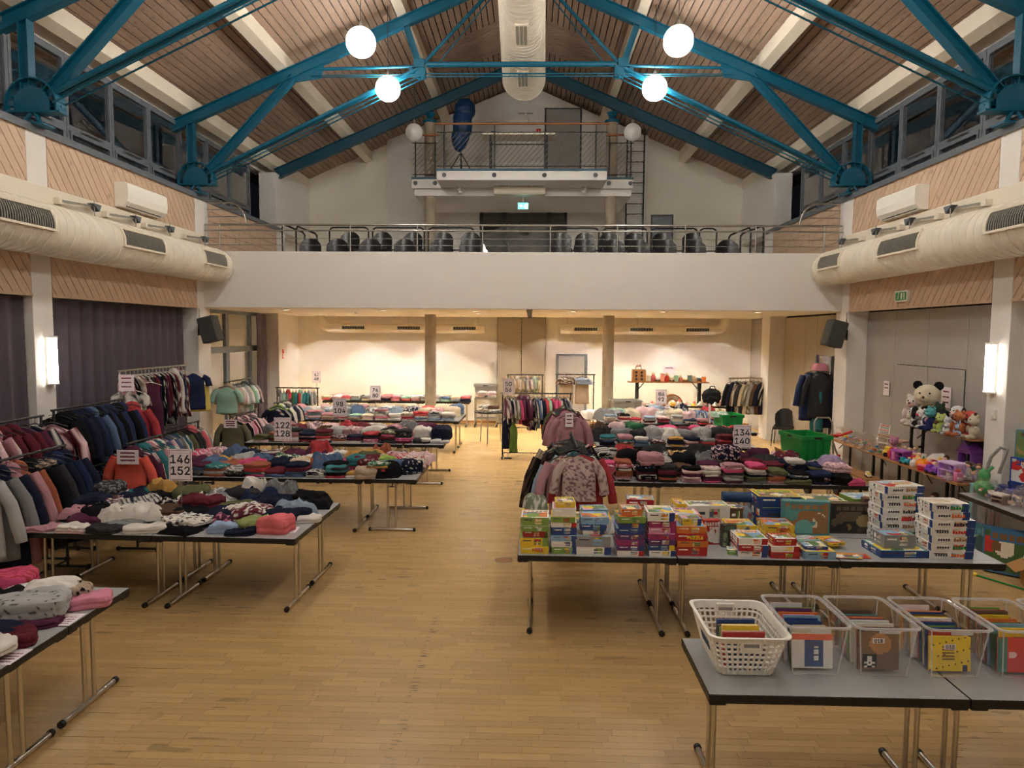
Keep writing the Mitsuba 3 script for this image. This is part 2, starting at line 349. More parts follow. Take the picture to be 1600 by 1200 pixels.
# ------------------------------------------------ gallery
struct('gallery_slab', cat_([box(RL, YG, SOF+.02, RR, YB, GAL)]), 'white_wall', 'gallery floor slab')
struct('gallery_front_wall', cbox(WL, YG, SOF, WR, YG+.16, PAR, .008), 'white_wall', 'plain white parapet face of the gallery')
ce = struct('ceiling', box(RL, YG+.16, SOF, RR, YB, SOF+.02), 'back_wall', 'cream ceiling under the gallery')
struct('trim_3', box(-.10, YG+.1, SOF-.012, .02, YB, SOF), 'dark_metal', 'dark partition track in the ceiling under the gallery')
rl = thing('gallery_railing', 'stainless steel railing with wires along the gallery parapet', 'railing')
ZR = .005
put('handrail', tube((WL+.02, YG+.08, 4.80), (WR-.02, YG+.08, 4.80), .021), 'steel', rl, True)
put('lower_rail', tube((WL+.02, YG+.05, 4.685), (WR-.02, YG+.05, 4.685), .016), 'steel', rl, True)
for z in (4.53, 4.40): put('wire', tube((WL+.02, YG+.06, z), (WR-.02, YG+.06, z), .006, 6), 'steel', rl, True)
for x in (-6.2, -4.92, -3.59, -2.26, -.97, .36, 1.67, 2.99, 4.35, 5.67): put('post', tube((x, YG+.06, PAR-.02), (x, YG+.06, 4.80), .014), 'steel', rl, True)
for s in (-1, 1):   # curved side guards rising to the wall
    pts = [(X(s, 5.45), YG+.12, 4.82)]+[(X(s, 5.45+.35*(1-math.cos(t))), YG+.12, 4.82+.42*math.sin(t)) for t in np.linspace(.2, 1.57, 7)]+[(X(s, 6.22), YG+.12, 5.24)]
    g = thing('guard_rail', f'curved steel guard hoop at the {SIDE[s]} end of the gallery railing', 'railing')
    put('hoop', path(pts, .018), 'steel', g, True)
    for z in (4.96, 5.10): put('bar', tube((X(s, 5.6), YG+.12, z), (X(s, 6.24), YG+.12, z), .008, 6), 'steel', g, True)
# two round concrete columns through both levels, steel caps
for s, x in ((-1, -2.62), (1, 2.0)):
    c = struct('column', cat_([lathe([(0, 0), (.145, 0), (.145, SOF), (0, SOF)], 28, at=(x, 18.0, 0)), lathe([(0, GAL), (.145, GAL), (.145, 6.2), (0, 6.2)], 28, at=(x, 18.0, 0)),
        lathe([(0, 6.6), (.145, 6.6), (.145, 8.02), (0, 8.02)], 28, at=(x, 18.0, 0))]), 'concrete', f'round concrete column on the {SIDE[s]}', smooth=40)
    put('cap', cat_([lathe([(0, 8.0), (.19, 8.0), (.19, 8.06), (0, 8.06)], 24, at=(x, 18.0, 0)), lathe([(.05, 8.06), (.06, 8.12), (.14, 8.27), (.0, 8.27)], 4, at=(x, 18., 0))]), 'teal', c)

# ------------------------------------------------ roof
def roofz(d): return RF-SL*d
for s in (-1, 1):
    nm = SIDE[s]
    A = np.array([[X(s, 0), Y0, roofz(0)+.03], [X(s, 0), YB+.2, roofz(0)+.03], [X(s, 7.4), YB+.2, roofz(7.4)+.03], [X(s, 7.4), Y0, roofz(7.4)+.03]])
    V = np.vstack([A, A+[0, 0, .15]])
    rf = struct(f'roof_{nm}', trimesh.convex.convex_hull(V), 'cavity', f'dark roof deck behind the ceiling boards, {nm} slope')
    cs = math.sqrt(1+SL*SL); pitch = .14/cs
    k = 0
    while k*pitch < 7.3:
        d0, d1 = k*pitch+.009, (k+1)*pitch-.012; k += 1
        y1 = 16.05 if d1 < 2.25 else YB
        for ya, yb in ([(3.0, y1)] if y1 == YB else [(3.0, y1), (17.75, YB)]):
            P = [(X(s, d0), roofz(d0)), (X(s, d1), roofz(d1)), (X(s, d1), roofz(d1)+.022), (X(s, d0), roofz(d0)+.022)]
            v = np.array([(x, y, z) for y in (ya, yb) for x, z in P])
            f = [[0, 1, 5], [0, 5, 4], [1, 2, 6], [1, 6, 5], [2, 3, 7], [2, 7, 6], [3, 0, 4], [3, 4, 7], [0, 3, 2], [0, 2, 1], [4, 5, 6], [4, 6, 7]]
            put('board', trimesh.Trimesh(v, f, process=False), 'ceil_wood', rf)
    for j in range(12):    # boards across, at the ridge before the end wall
        ya, yb = 16.06+j*.14, 16.06+(j+1)*.14-.022
        d0, d1 = .02, 2.24
        P = [(X(s, d0), roofz(d0)), (X(s, d1), roofz(d1)), (X(s, d1), roofz(d1)+.022), (X(s, d0), roofz(d0)+.022)]
        v = np.array([(x, y, z) for y in (ya, yb) for x, z in P])
        put('board', trimesh.Trimesh(v, f, process=False), 'hip_wood', rf)
    for k, d in enumerate((2.25, 4.55, 6.4)):   # purlins
        dd = .085; zb = CH0-SL*d+.01
        P = [(X(s, d-dd), zb+SL*dd), (X(s, d+dd), zb-SL*dd), (X(s, d+dd), zb-SL*dd+.25), (X(s, d-dd), zb+SL*dd+.25)]
        v = np.array([(x, y, z) for y in (3.0, YB) for x, z in P])
        p = struct(f'purlin_beam_{nm}', trimesh.Trimesh(v, f, process=False), 'cream', f'cream roof purlin, {ORD[k]} from the ridge on the {nm} slope')
# trusses
def truss(y, name, label):
    t = thing(name, label, 'roof truss')
    for s in (-1, 1):
        def P(d, z, dy=0): return (X(s, d), y+dy, z)
        def chz(d): return CH0-.1-SL*d
        put('rafter', ibeam(P(6.75, chz(6.75)), P(0, chz(0)), .2, .13), 'teal', t)
        put('post', ibeam(P(6.36, 5.72), P(6.36, chz(6.36)-.09), .13, .13), 'teal', t)
        put('diagonal', ibeam(P(6.1, 5.72), P(4.35, chz(4.35)-.09), .14, .15), 'teal', t)
        put('strut', ibeam(P(1.9, 7.66), P(2.18, chz(2.18)-.09), .12, .17), 'teal', t)
        for dy in (-.055, .055): put('lower_chord', tube(P(6.02, 5.74, dy), P(1.95, 7.68, dy), .034, 10), 'teal', t, True)
        for dy in (-.09, .09): put('tie_rod', tube(P(5.98, 5.62, dy), P(1.9, 7.53, dy), .013, 8), 'teal', t, True)
        put('inner_tube', tube(P(1.86, 7.78), P(.5, chz(.5)-.1), .034, 10), 'teal', t, True)
        put('inner_rod', tube(P(1.6, 7.78, .06), P(.4, chz(.4)-.12, .06), .013, 8), 'teal', t, True)
        put('side_tube', tube(P(1.95, 7.74), P(3.9, 7.69), .03, 10), 'teal', t, True)
        for dy in (-.05, .05): put('side_rod', tube(P(1.9, 7.57, dy), P(4.0, 7.56, dy), .011, 8), 'teal', t, True)
        # node, gusset plates
        put('node', cat_([cbox(X(s, 1.93)-.1, y-.075, 7.70, X(s, 1.93)+.1, y+.075, 7.86), cbox(X(s, 1.88)-.11, y-.06, 7.52, X(s, 1.88)+.07, y-.04, 7.74), cbox(X(s, 1.88)-.11, y+.04, 7.52, X(s, 1.88)+.07, y+.06, 7.74),
            tube((X(s, 1.86), y-.09, 7.57), (X(s, 1.86), y+.09, 7.57), .05, 12), tube((X(s, 2.08), y-.09, 7.66), (X(s, 2.08), y+.09, 7.66), .04, 12)]), 'teal', t)
        q = [(3.82, 7.52), (4.3, 7.45), (4.62, chz(4.62)-.08), (3.75, chz(3.75)-.08), (3.78, 7.66)]
        put('gusset', prism([(X(s, d), z) for d, z in q], .03, (0, y+.015, 0), (1, 0, 0), (0, 0, 1)), 'teal', t)
        # fan shaped foot on the sill: half disc plate with ribs, on a forked foot
        fan = [(.24*math.cos(a), .24*math.sin(a)) for a in np.linspace(-.4, math.pi+.4, 22)]
        pl = [prism([(X(s, 6.27)+px, 5.60+pz) for px, pz in fan], .02, (0, y+o, 0), (1, 0, 0), (0, 0, 1)) for o in (-.05, .07)]
        for a in np.linspace(0, math.pi, 9):
            c, n_ = math.cos(a), math.sin(a)
            pl.append(tube((X(s, 6.27)+.18*c, y, 5.60+.18*n_), (X(s, 6.27)+.36*c, y, 5.60+.36*n_), .016, 6))
        arc = [(X(s, 6.27)+.35*math.cos(a), 5.60+.35*math.sin(a)) for a in np.linspace(-.2, math.pi+.2, 18)]+[(X(s, 6.27)+.33*math.cos(a), 5.60+.33*math.sin(a)) for a in np.linspace(math.pi+.2, -.2, 18)]
        pl.append(prism(arc, .2, (0, y+.1, 0), (1, 0, 0), (0, 0, 1)))
        pl.append(cbox(X(s, 6.27)-.38, y-.09, 5.5, X(s, 6.27)+.38, y+.09, 5.53))
        put('fan_node', cat_(pl), 'teal', t)
        put('foot', cat_([tube((X(s, 6.27)-.12, y-.08, SILL+.04), (X(s, 6.27)-.02, y-.05, 5.52), .025, 8), tube((X(s, 6.27)+.12, y-.08, SILL+.04), (X(s, 6.27)+.02, y-.05, 5.52), .025, 8),
            tube((X(s, 6.27), y+.08, SILL+.04), (X(s, 6.27), y+.05, 5.52), .025, 8), cbox(X(s, 6.27)-.17, y-.13, SILL+.035, X(s, 6.27)+.17, y+.13, SILL+.06)]), 'teal', t)
    put('tie_tube', tube((X(-1, 1.8), y, 7.77), (X(1, 1.8), y, 7.77), .05, 12), 'teal', t, True)
    for z in (7.60, 7.55): put('tie_rod', tube((X(-1, 1.86), y, z), (X(1, 1.86), y, z), .012, 8), 'teal', t, True)
    return t
truss(13.52, 'roof_truss', 'teal steel roof truss spanning the hall above the gallery front')
truss(9.12, 'roof_truss', 'teal steel roof truss nearest the camera, cut by the top edge')
for s in (-1, 1):
    t = thing('end_rafter', f'plain teal gable rafter before the white end wall, {SIDE[s]} one', 'roof truss'); put('rafter', ibeam((X(s, 6.35), 18.0, CH0-.15-SL*6.35), (X(s, 0), 18.0, CH0-.15), .26, .14), 'teal_dark', t)

# clerestory windows
wn = 0
for s in (-1, 1):
    xs = X(s, D1-.02)
    for k in range(12):
        y0 = 4.7+k*1.125; y1 = y0+1.115
        if y1 > 18.15: continue
        wn += 1
        def B(ya, za, yb, zb, dx=.035): return box(xs-dx, ya, za, xs+dx, yb, zb)
        w = struct(f'window_{wn}', cat_([B(y0, SILL+.04, y1, SILL+.1), B(y0, 5.66, y1, 5.74), B(y0, 6.66, y1, 6.76), B(y0, SILL+.1, y0+.055, 6.66), B(y1-.055, SILL+.1, y1, 6.66)]), 'window_grey')
        put('pane', box(xs-.004, y0+.055, 5.74, xs+.004, y1-.055, 6.66), 'pane', w)
        hp = put('hopper', cat_([B(y0+.06, SILL+.105, y1-.06, SILL+.145, .05), B(y0+.06, 5.61, y1-.06, 5.655, .05), B(y0+.06, SILL+.145, y0+.1, 5.61, .05), B(y1-.1, SILL+.145, y1-.06, 5.61, .05)]), 'window_grey', w)
        put('pane', box(xs-.004, y0+.1, SILL+.145, xs+.004, y1-.1, 5.61), 'pane', w)
        put('stay', tube((xs-s*.07, y0+.3, 5.70), (xs-s*.07, y1-.3, 5.70), .012, 6), 'steel', w)

# ---------------------------------------------------------------- ducts
def spiral_duct(name, label, axis_at, r0, r1, y0, y1, ends, pitch=.145):
    """Duct along y: smooth barrel with raised spiral-seam ribs."""
    prof = []
    n = int((y1-y0)/pitch)
    for k in range(n+1):
        y = y0+k*pitch; r = r0+(r1-r0)*(y-y0)/(y1-y0)
        prof += [(r, y), (r+.008, y+.005), (r+.008, y+.017), (r, y+.022)]
    prof += [(r1, y1)]
    if ends == 'round': prof += [(r1*math.cos(a)**.6, y1+.22*math.sin(a)) for a in np.linspace(.15, 1.5, 9)]+[(0, y1+.22)]
    if ends == 'cut': prof += [(r1+.012, y1), (r1+.012, y1+.03), (r1-.02, y1+.03), (r1-.02, y1-.25), (0, y1-.25)]
    m = lathe([(r, y) for r, y in prof], 40, 'z')
    V = m.vertices[:, [0, 2, 1]]; m = trimesh.Trimesh(V+np.array([axis_at[0], 0, axis_at[1]]), m.faces[:, ::-1], process=False)
    k = thing(name, label, 'ventilation duct')
    put('barrel', m, 'duct', k, 28)
    return k
def curved_grille(dk, ax, az_, r, y0, y1, a0, a1, s, bars=26):
    """Grille let into the barrel between the angles a0 and a1."""
    def pt(y, a, rr): return (ax-s*rr*math.cos(a), y, az_+rr*math.sin(a))
    aa = np.linspace(a0, a1, 7)
    back = np.array([[pt(y, a, r+.010) for a in aa] for y in (y0, y1)]); b2 = np.array([[pt(y, a, r+.004) for a in aa] for y in (y0, y1)])
    g = put('grille', grid_solid(back, b2), 'cavity', dk)
    fr = []
    for (ya, yb) in ((y0-.02, y0+.012), (y1-.012, y1+.02)):
        fr.append(grid_solid(np.array([[pt(y, a, r+.026) for a in np.linspace(a0-.05, a1+.05, 7)] for y in (ya, yb)]), np.array([[pt(y, a, r+.0) for a in np.linspace(a0-.05, a1+.05, 7)] for y in (ya, yb)])))
    for a in (a0-.03, a1+.03):
        fr.append(box(*[min(pt(y0, a, r+.004)[i], pt(y1, a, r+.028)[i]) - (.012 if i != 1 else 0) for i in range(3)], *[max(pt(y0, a, r+.004)[i], pt(y1, a, r+.028)[i]) + (.012 if i != 1 else 0) for i in range(3)]))
    put('frame', cat_(fr), 'cream', g)
    for k in range(bars):
        y = y0+(y1-y0)*(k+.5)/bars
        A = np.array([[pt(y+o, a, r+.020) for a in aa] for o in (-.005, .005)]); Bq = np.array([[pt(y+o, a, r+.010) for a in aa] for o in (-.005, .005)])
        put('bar', grid_solid(A, Bq), 'grille', g)
for s in (-1, 1):
    ax, az_ = X(s, 5.92), 3.95
    d = spiral_duct('wall_duct', f'cream ribbed round duct with grilles along the {SIDE[s]} wall', (ax, az_), .325, .325, 3.0, 13.46, 'round')
    for (y0, y1) in ((7.30, 8.42), (9.88, 10.98), (12.35, 13.22)):
        curved_grille(d, ax, az_, .325, y0, y1, -.12, .62, s, 28)
    for k, y in enumerate((10.1, 11.15, 12.2, 13.5)):   # arm lights above the duct
        l = thing('arm_light', f'grey arm spotlight with wedge head over the {SIDE[s]} duct, {ORD[k]} from the camera', 'wall light', f'arm lights over the {SIDE[s]} duct')
        x0 = X(s, D0-.07)
        put('arm', prism([(y-.75, 4.41), (y, 4.475), (y, 4.50), (y-.75, 4.445)], .022, (x0-s*.07, 0, 0), (0, 1, 0), (0, 0, 1)), 'grille', l)
        put('head', prism([(y-.16, 4.51), (y+.03, 4.51), (y-.02, 4.41)], .09, (x0-s*.10-(.045), 0, 0), (0, 1, 0), (0, 0, 1)), 'window_grey', l)
        put('stem', tube((x0-s*.12, y-.1, 4.30), (x0-s*.12, y-.1, 4.56), .008, 6), 'steel', l)
        put('wall_plate', cbox(min(x0, x0-s*.09), y-.8, 4.38, max(x0, x0-s*.09), y-.7, 4.47), 'cream', l)
ridge = spiral_duct('ridge_duct', 'wide cream ribbed duct hanging under the roof ridge', (C+.03, 8.33), .34, .47, 9.2, 15.8, 'cut', .13)
for y in (10.9, 12.6, 14.6):
    r = .34+.13*(y-9.2)/6.6
    a = put('grille', cbox(C-.09, y-.42, 8.33-r-.014, C+.15, y+.42, 8.33-r+.03, .003), 'cream', ridge)
    for j in range(3): put('slat', cbox(C-.07+j*.07, y-.38, 8.33-r-.019, C-.02+j*.07, y+.38, 8.33-r-.012, .001), 'grille', a)
for y in (9.9, 12.9, 15.4): put('hanger', cat_([tube((C+.03+o, y, 8.5), (C+.03+o, y, RF-.1), .006, 6) for o in (-.36, .36)]), 'steel', ridge)
# boxy wall ducts with elbows on the back wall below the gallery
for s, x0, x1, xe, hh in ((-1, -1.35, -5.85, -6.2, 'left'), (1, .85, 5.3, 5.75, 'right')):
    d = thing('back_wall_duct', f'cream wall duct with three grilles under the gallery ceiling, {hh} of the partition', 'ventilation duct')
    xa, xb = sorted((x0, x1))
    put('barrel', tube((x0, 20.2, 2.81), (x1, 20.2, 2.81), .135, 20), 'cream', d, 40)
    put('elbow', path([(x1, 20.2, 2.81)]+[(x1+s*.3*math.sin(t), 20.2, 2.81+.3*(1-math.cos(t))) for t in np.linspace(.2, 1.57, 7)]+[(x1+s*.3, 20.2, 3.16)], .135, 18), 'cream', d, 40)
    for k in range(3):
        xc = xa+(xb-xa)*(.15+.36*k)+(0 if s < 0 else .05)
        g = put('grille', cbox(xc-.36, 20.045, 2.75, xc+.36, 20.07, 2.89, .003), 'cream', d)
        put('slot', box(xc-.33, 20.040, 2.775, xc+.33, 20.046, 2.865), 'cavity', g)
        for j in range(9): put('bar', box(xc-.33+j*.075, 20.036, 2.775, xc-.33+j*.075+.018, 20.041, 2.865), 'grille', g)
    for k in range(3): put('hanger', tube((xa+.2+k*(xb-xa-.4)/2, 20.2, 2.93), (xa+.2+k*(xb-xa-.4)/2, 20.2, SOF), .006, 6), 'steel', d)

# ---------------------------------------------------------------- lamps
def globe(x, y, z, r, lit, label):
    g = thing('globe_lamp', label, 'pendant lamp', 'globe lamps under the roof')
    key = num(f'{g}__globe')
    scene[key] = {'type': 'sphere', 'center': [x, y, z], 'radius': r}
    if lit: scene[key]['emitter'] = {'type': 'area', 'radiance': {'type': 'rgb', 'value': [GLOBE, GLOBE*.96, GLOBE*.89]}}
    scene[key]['bsdf'] = {'type': 'ref', 'id': M('globe_off')}
    put('fitting', lathe([(0, z+r-.01), (.035, z+r-.01), (.03, z+r+.07), (.012, z+r+.10), (0, z+r+.10)], 14, at=(x, y, 0)), 'steel', g)
    put('cable', tube((x, y, z+r+.08), (x, y, roofz(abs(x-C))+.01), .006, 6), 'dark_metal', g)
for s in (-1, 1):
    for k, y in enumerate((13.45, 11.35)):
        globe(X(s, 2.52), y, 7.30, .235, True, f'bright glowing globe lamp, {"farther" if k == 0 else "nearer"} one of the {SIDE[s]} pair')
    for k, y in enumerate((9.25, 7.0, 4.8, 2.6, .4)):
        globe(X(s, 2.52), y, 7.30, .235, True, f'glowing globe lamp above the picture, {ORD[k]} towards the camera in the {SIDE[s]} line')
    globe(X(s, 2.62), 17.0, 7.50, .205, False, f'unlit white globe lamp at the {SIDE[s]} end of the small balcony')
for s in (-1, 1):
    l = thing('wall_lamp', f'tall glowing box wall lamp on the pillar of the {SIDE[s]} wall', 'wall lamp')
    x0 = X(s, D0)
    put('back_plate', cbox(min(x0, x0-s*.03), 9.12, 1.95, max(x0, x0-s*.03), 9.25, 2.60), 'lamp_body', l)
    k = put('diffuser', cbox(min(x0-s*.03, x0-s*.09), 9.12, 1.97, max(x0-s*.03, x0-s*.09), 9.25, 2.58, .008), 'lamp_body', l)
    scene[k]['emitter'] = {'type': 'area', 'radiance': {'type': 'rgb', 'value': [SCONCE, SCONCE*.93, SCONCE*.84]}}
    for z in (1.945, 2.582): put('end_cap', cbox(min(x0, x0-s*.095), 9.115, z, max(x0, x0-s*.095), 9.255, z+.023), 'lamp_body', l)
sw = thing('wall_switch', 'small white thermostat box below the glowing lamp on the right pillar', 'thermostat')
put('housing', cbox(WR-.03, 9.08, 1.62, WR, 9.17, 1.74), 'white_plastic', sw); put('knob', tube((WR-.04, 9.125, 1.66), (WR-.03, 9.125, 1.66), .02, 12), 'white_plastic', sw)
for k, (x, y) in enumerate([(-5.6, 19.3), (-3.75, 19.3), (-1.9, 19.3), (.95, 19.3), (3.0, 19.3), (5.0, 19.3), (-5.3, 14.9), (-3.2, 14.9), (-1.2, 14.9), (.9, 14.9), (2.8, 14.9), (4.8, 14.9), (-4.4, 17.2), (-1.3, 17.2), (1.0, 17.2), (4.0, 17.2)]):
    l = thing('downlight', f'recessed ceiling downlight, {ORD[k % 6] if k < 12 else ORD[k-12]} from left in the {"rear" if k < 6 else "front" if k < 12 else "middle"} line under the gallery', 'downlight', 'downlights in the gallery ceiling')
    put('ring', lathe([(.07, SOF-.004), (.10, SOF-.006), (.105, SOF)], 20, at=(x, y, 0)), 'steel', l)
    q = put('lens', lathe([(0, SOF-.003), (.07, SOF-.003)], 16, at=(x, y, 0)), 'lamp_body', l)
    scene[q]['emitter'] = {'type': 'area', 'radiance': {'type': 'rgb', 'value': [5., 4.0, 2.7]}}
    f = 1.9 if y > 19 else .8
    scene[f'light_{k}'] = {'type': 'spot', 'to_world': T().look_at(origin=[x, y, SOF-.02], target=[x, y+(.25 if y > 19 else 0), 0], up=[0, 1, 0]), 'cutoff_angle': 61. if y > 19 else 68., 'beam_width': 55. if y > 19 else 40.,
                           'intensity': {'type': 'rgb', 'value': [SPOT*f, SPOT*f*.94, SPOT*f*.79]}}
sd = thing('smoke_detector', 'small round smoke detector on the ceiling under the gallery, left', 'smoke detector')
put('housing', lathe([(0, SOF-.05), (.04, SOF-.05), (.055, SOF-.02), (.055, SOF)], 18, at=(-4.1, 16.2, 0)), 'white_plastic', sd)

# ---------------------------------------------------------------- gallery level and balcony
dn = struct('door_2', cat_([box(-1.50, 20.22, GAL, -1.42, 20.32, 6.45), box(.92, 20.22, GAL, 1.0, 20.32, 6.45), box(-1.5, 20.22, 6.38, 1.0, 20.32, 6.46), box(-.86, 20.22, GAL, -.74, 20.3, 6.38), box(.42, 20.22, GAL, .56, 20.3, 6.38)]), 'black', 'dark glazed double door behind the gallery')
for x0, x1 in ((-1.42, -.86), (-.74, .42), (.56, .92)): put('pane', box(x0, 20.25, GAL, x1, 20.265, 6.38), 'pane', dn)
put('handle', tube((-.68, 20.17, 4.7), (-.68, 20.17, 5.3), .015, 8), 'steel', dn)
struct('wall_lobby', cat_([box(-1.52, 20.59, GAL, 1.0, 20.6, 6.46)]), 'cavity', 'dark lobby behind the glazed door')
ex = thing('exit_sign', 'lit green exit sign with white arrow and running figure above the gallery door', 'exit sign')
EX = lambda x, z: (x, 17.9, z)
put('housing', cbox(-.37, 17.93, 5.84, -.10, 17.97, 6.01), 'white_plastic', ex)
pn = put('panel', cbox(-.365, 17.915, 5.845, -.105, 17.935, 6.005, .002), 'green_crate', ex)
scene[pn]['emitter'] = {'type': 'area', 'radiance': {'type': 'rgb', 'value': [.12, 1.1, .95]}}
sy = put('symbol', cat_([prism([(-.34, 5.925), (-.29, 5.97), (-.29, 5.94), (-.24, 5.94), (-.24, 5.91), (-.29, 5.91), (-.29, 5.88)], .004, (0, 17.916, 0), (1, 0, 0), (0, 0, 1)), box(-.155, 17.912, 5.865, -.12, 17.916, 5.985), tube((-.205, 17.914, 5.885), (-.185, 17.914, 5.95), .010, 6), ball((-.18, 17.914, 5.972), .012, 1), tube((-.19, 17.914, 5.90), (-.165, 17.914, 5.865), .007, 6)]), 'white_plastic', ex)
scene[sy]['emitter'] = {'type': 'area', 'radiance': {'type': 'rgb', 'value': [2.2, 2.6, 2.5]}}
put('bracket', tube((-.235, 17.95, 6.01), (-.235, 17.95, 6.17), .012, 6), 'steel', ex)
# balcony
bl = struct('balcony_slab', cat_([cbox(-2.31, 16.95, 6.36, 1.78, 20.3, 6.58, .006), cbox(-3.05, 17.75, 6.33, -2.31, 20.3, 6.56, .006), cbox(1.78, 17.75, 6.33, 2.52, 20.3, 6.56, .006), cbox(-3.0, 17.85, 6.16, 2.5, 20.3, 6.36, .006)]), 'white_wall', 'white slab of the small balcony')
put('edge_plate', cat_([box(-2.32, 16.94, 6.58, 1.79, 17.05, 6.63), box(-3.06, 17.74, 6.56, -2.31, 17.85, 6.61), box(1.78, 17.74, 6.56, 2.53, 17.85, 6.61)]), 'teal_dark', bl)
def rope_rail(label, x0, x1, y, zf, posts, top):
    r = thing('balcony_railing', label, 'railing')
    put('handrail', tube((x0-.06, y, top), (x1+.06, y, top), .026), 'rail_wood', r, True)
    put('upper_bar', tube((x0, y, top-.20), (x1, y, top-.20), .012, 8), 'dark_metal', r)
    put('lower_bar', tube((x0, y, zf+.10), (x1, y, zf+.10), .012, 8), 'dark_metal', r)
    for x in posts:
        p = put('post', cat_([tube((x, y-.02, zf-.16), (x, y-.02, top-.20), .018, 8), tube((x, y, top-.20), (x, y, top), .012, 8)]), 'dark_metal', r)
        put('disc', tube((x, y-.06, zf-.12), (x, y-.01, zf-.12), .055, 14), 'dark_metal', p)
    h = top-.20-zf-.10; n = int((x1-x0+h)/.125)
    for k in range(n+1):   # slanting wires
        xa = x0-h*.9+k*.125
        a0 = max(0., (x0-xa)/(h*.9)); a1 = min(1., (x1-xa)/(h*.9))
        if a1-a0 < .03: continue
        put('wire', tube((xa+h*.9*a0, y, zf+.10+h*a0), (xa+h*.9*a1, y, zf+.10+h*a1), .0085, 5), 'steel', r)
rope_rail('balcony railing with wooden handrail and slanting wires', -2.31, 1.78, 17.0, 6.60, (-2.13, -.92, .29, 1.51), 7.70)
rope_rail('short left return of the balcony railing beside the column', -3.04, -2.42, 17.8, 6.58, (-2.96, -2.46), 7.66)
rope_rail('short right return of the balcony railing beside the ladder', 1.88, 2.52, 17.8, 6.58, (1.92, 2.46), 7.66)
ac = thing('air_conditioner', 'grey white air conditioner unit under the small balcony', 'air conditioner')
put('body', cbox(-.98, 17.62, 6.17, .34, 17.84, 6.50, .03), 'cream', ac); put('louvre', cbox(-.92, 17.595, 6.36, .28, 17.625, 6.46, .004), 'lamp_body', ac)
for z in (6.355, 6.462): put('slot', box(-.93, 17.60, z, .29, 17.622, z+.012), 'cavity', ac)
for x in (-1.82, 1.3):
    l = thing('spot_lamp', f'small white cylinder spotlight under the balcony, {"left" if x < 0 else "right"} of the air conditioner', 'spotlight')
    put('body', lathe([(0, 6.2), (.06, 6.2), (.07, 6.26), (.06, 6.27), (.06, 6.34), (.07, 6.35), (.06, 6.42), (0, 6.42)], 16, at=(x, 17.72, 0)), 'white_plastic', l); put('bracket', cbox(x-.03, 17.75, 6.28, x+.03, 17.85, 6.36), 'steel', l)
d3 = struct('door_3', box(.33, 20.26, 6.58, 1.39, 20.3, 9.1), 'dark_metal', 'plain grey door at the back of the balcony'); put('leaf', cbox(.38, 20.24, 6.6, 1.34, 20.27, 9.06, .004), 'grey_panel', d3); put('handle', tube((.46, 20.2, 7.62), (.56, 20.2, 7.62), .012, 8), 'steel', d3)
hk = thing('wall_fitting', 'small white wall fitting with crossbar above the balcony table', 'wall fitting')
put('plate', cbox(-.28, 20.24, 8.72, -.14, 20.3, 9.02), 'white_plastic', hk); put('crossbar', tube((-.42, 20.2, 8.93), (0, 20.2, 8.93), .016, 8), 'steel', hk); put('stem', tube((-.21, 20.2, 8.74), (-.21, 20.2, 9.0), .03, 8), 'white_plastic', hk)
fs = thing('fire_sign', 'small dark red fire alarm sign on the wall behind the balcony rail', 'sign'); put('plate', cbox(.1, 20.28, 8.40, .23, 20.3, 8.53, .002), 'red', fs); put('symbol', cat_([box(.13, 20.276, 8.43, .2, 20.281, 8.45), tube((.16, 20.278, 8.45), (.18, 20.278, 8.50), .01, 6)]), 'white_plastic', fs)
bt = thing('balcony_table', 'folding table with pale top standing behind the balcony railing', 'table')
put('top', cbox(-1.25, 17.4, 7.56, .55, 18.0, 7.61), 'cream', bt)
for x in (-1.05, .35): put('leg_frame', cat_([box(x-.025, 17.45, 6.58, x+.025, 17.5, 7.56), box(x-.025, 17.9, 6.58, x+.025, 17.95, 7.56), box(x-.025, 17.45, 6.7, x+.025, 17.95, 6.74)]), 'black', bt)
put('strut', tube((-1.05, 17.7, 7.4), (.35, 17.7, 7.4), .015, 8), 'black', bt)
sm = thing('spot_device', 'small blue and white device lying on the balcony table', 'device'); put('body', cbox(-1.05, 17.5, 7.61, -.9, 17.66, 7.68, .02), 'blue_cover', sm); put('lid', cbox(-1.03, 17.52, 7.68, -.92, 17.64, 7.70, .008), 'white_plastic', sm)
sc = thing('covered_spotlight', 'tall follow spotlight under a blue cover on a black tripod', 'covered spotlight')
def blob(c, rad, n=(22, 14), rough=.0, seed=0, fr=6.):
    m = ball((0, 0, 0), 1, 3); V = m.vertices*np.asarray(rad)
    if rough: V = V*(1+rough*(meshkit.noise(m.vertices*fr+seed*7.3, seed)-.5)[:, None]*2)
    m.vertices = V+np.asarray(c); return m
cvr = cat_([blob((-1.72, 17.9, 8.30), (.26, .25, .28), rough=.08, seed=2), blob((-1.78, 17.9, 7.95), (.24, .22, .5), rough=.08, seed=3), blob((-1.86, 17.9, 7.6), (.2, .2, .33), rough=.1, seed=4)])
put('cover', cvr, 'blue_cover', sc, True); put('band', lathe([(.262, -.02), (.268, 0), (.262, .02)], 24, at=(-1.73, 17.9, 8.22)), 'blue_cover', sc)
put('pole', tube((-1.82, 17.9, 6.6), (-1.82, 17.9, 7.4), .02), 'black', sc)
for x, y in ((-2.2, 17.75), (-1.45, 17.75), (-1.82, 18.25)): put('leg', tube((-1.82, 17.9, 7.25), (x, y, 6.6), .014, 8), 'black', sc)
ld = thing('ladder', 'tall grey wall ladder right of the small balcony', 'ladder')
for x in (2.66, 3.14): put('rail', tube((x, 20.0, GAL), (x, 20.0, 8.55), .022, 8), 'dark_metal', ld)
for k in range(16): put('rung', tube((2.66, 20.0, 4.05+k*.29), (3.14, 20.0, 4.05+k*.29), .013, 6), 'dark_metal', ld)
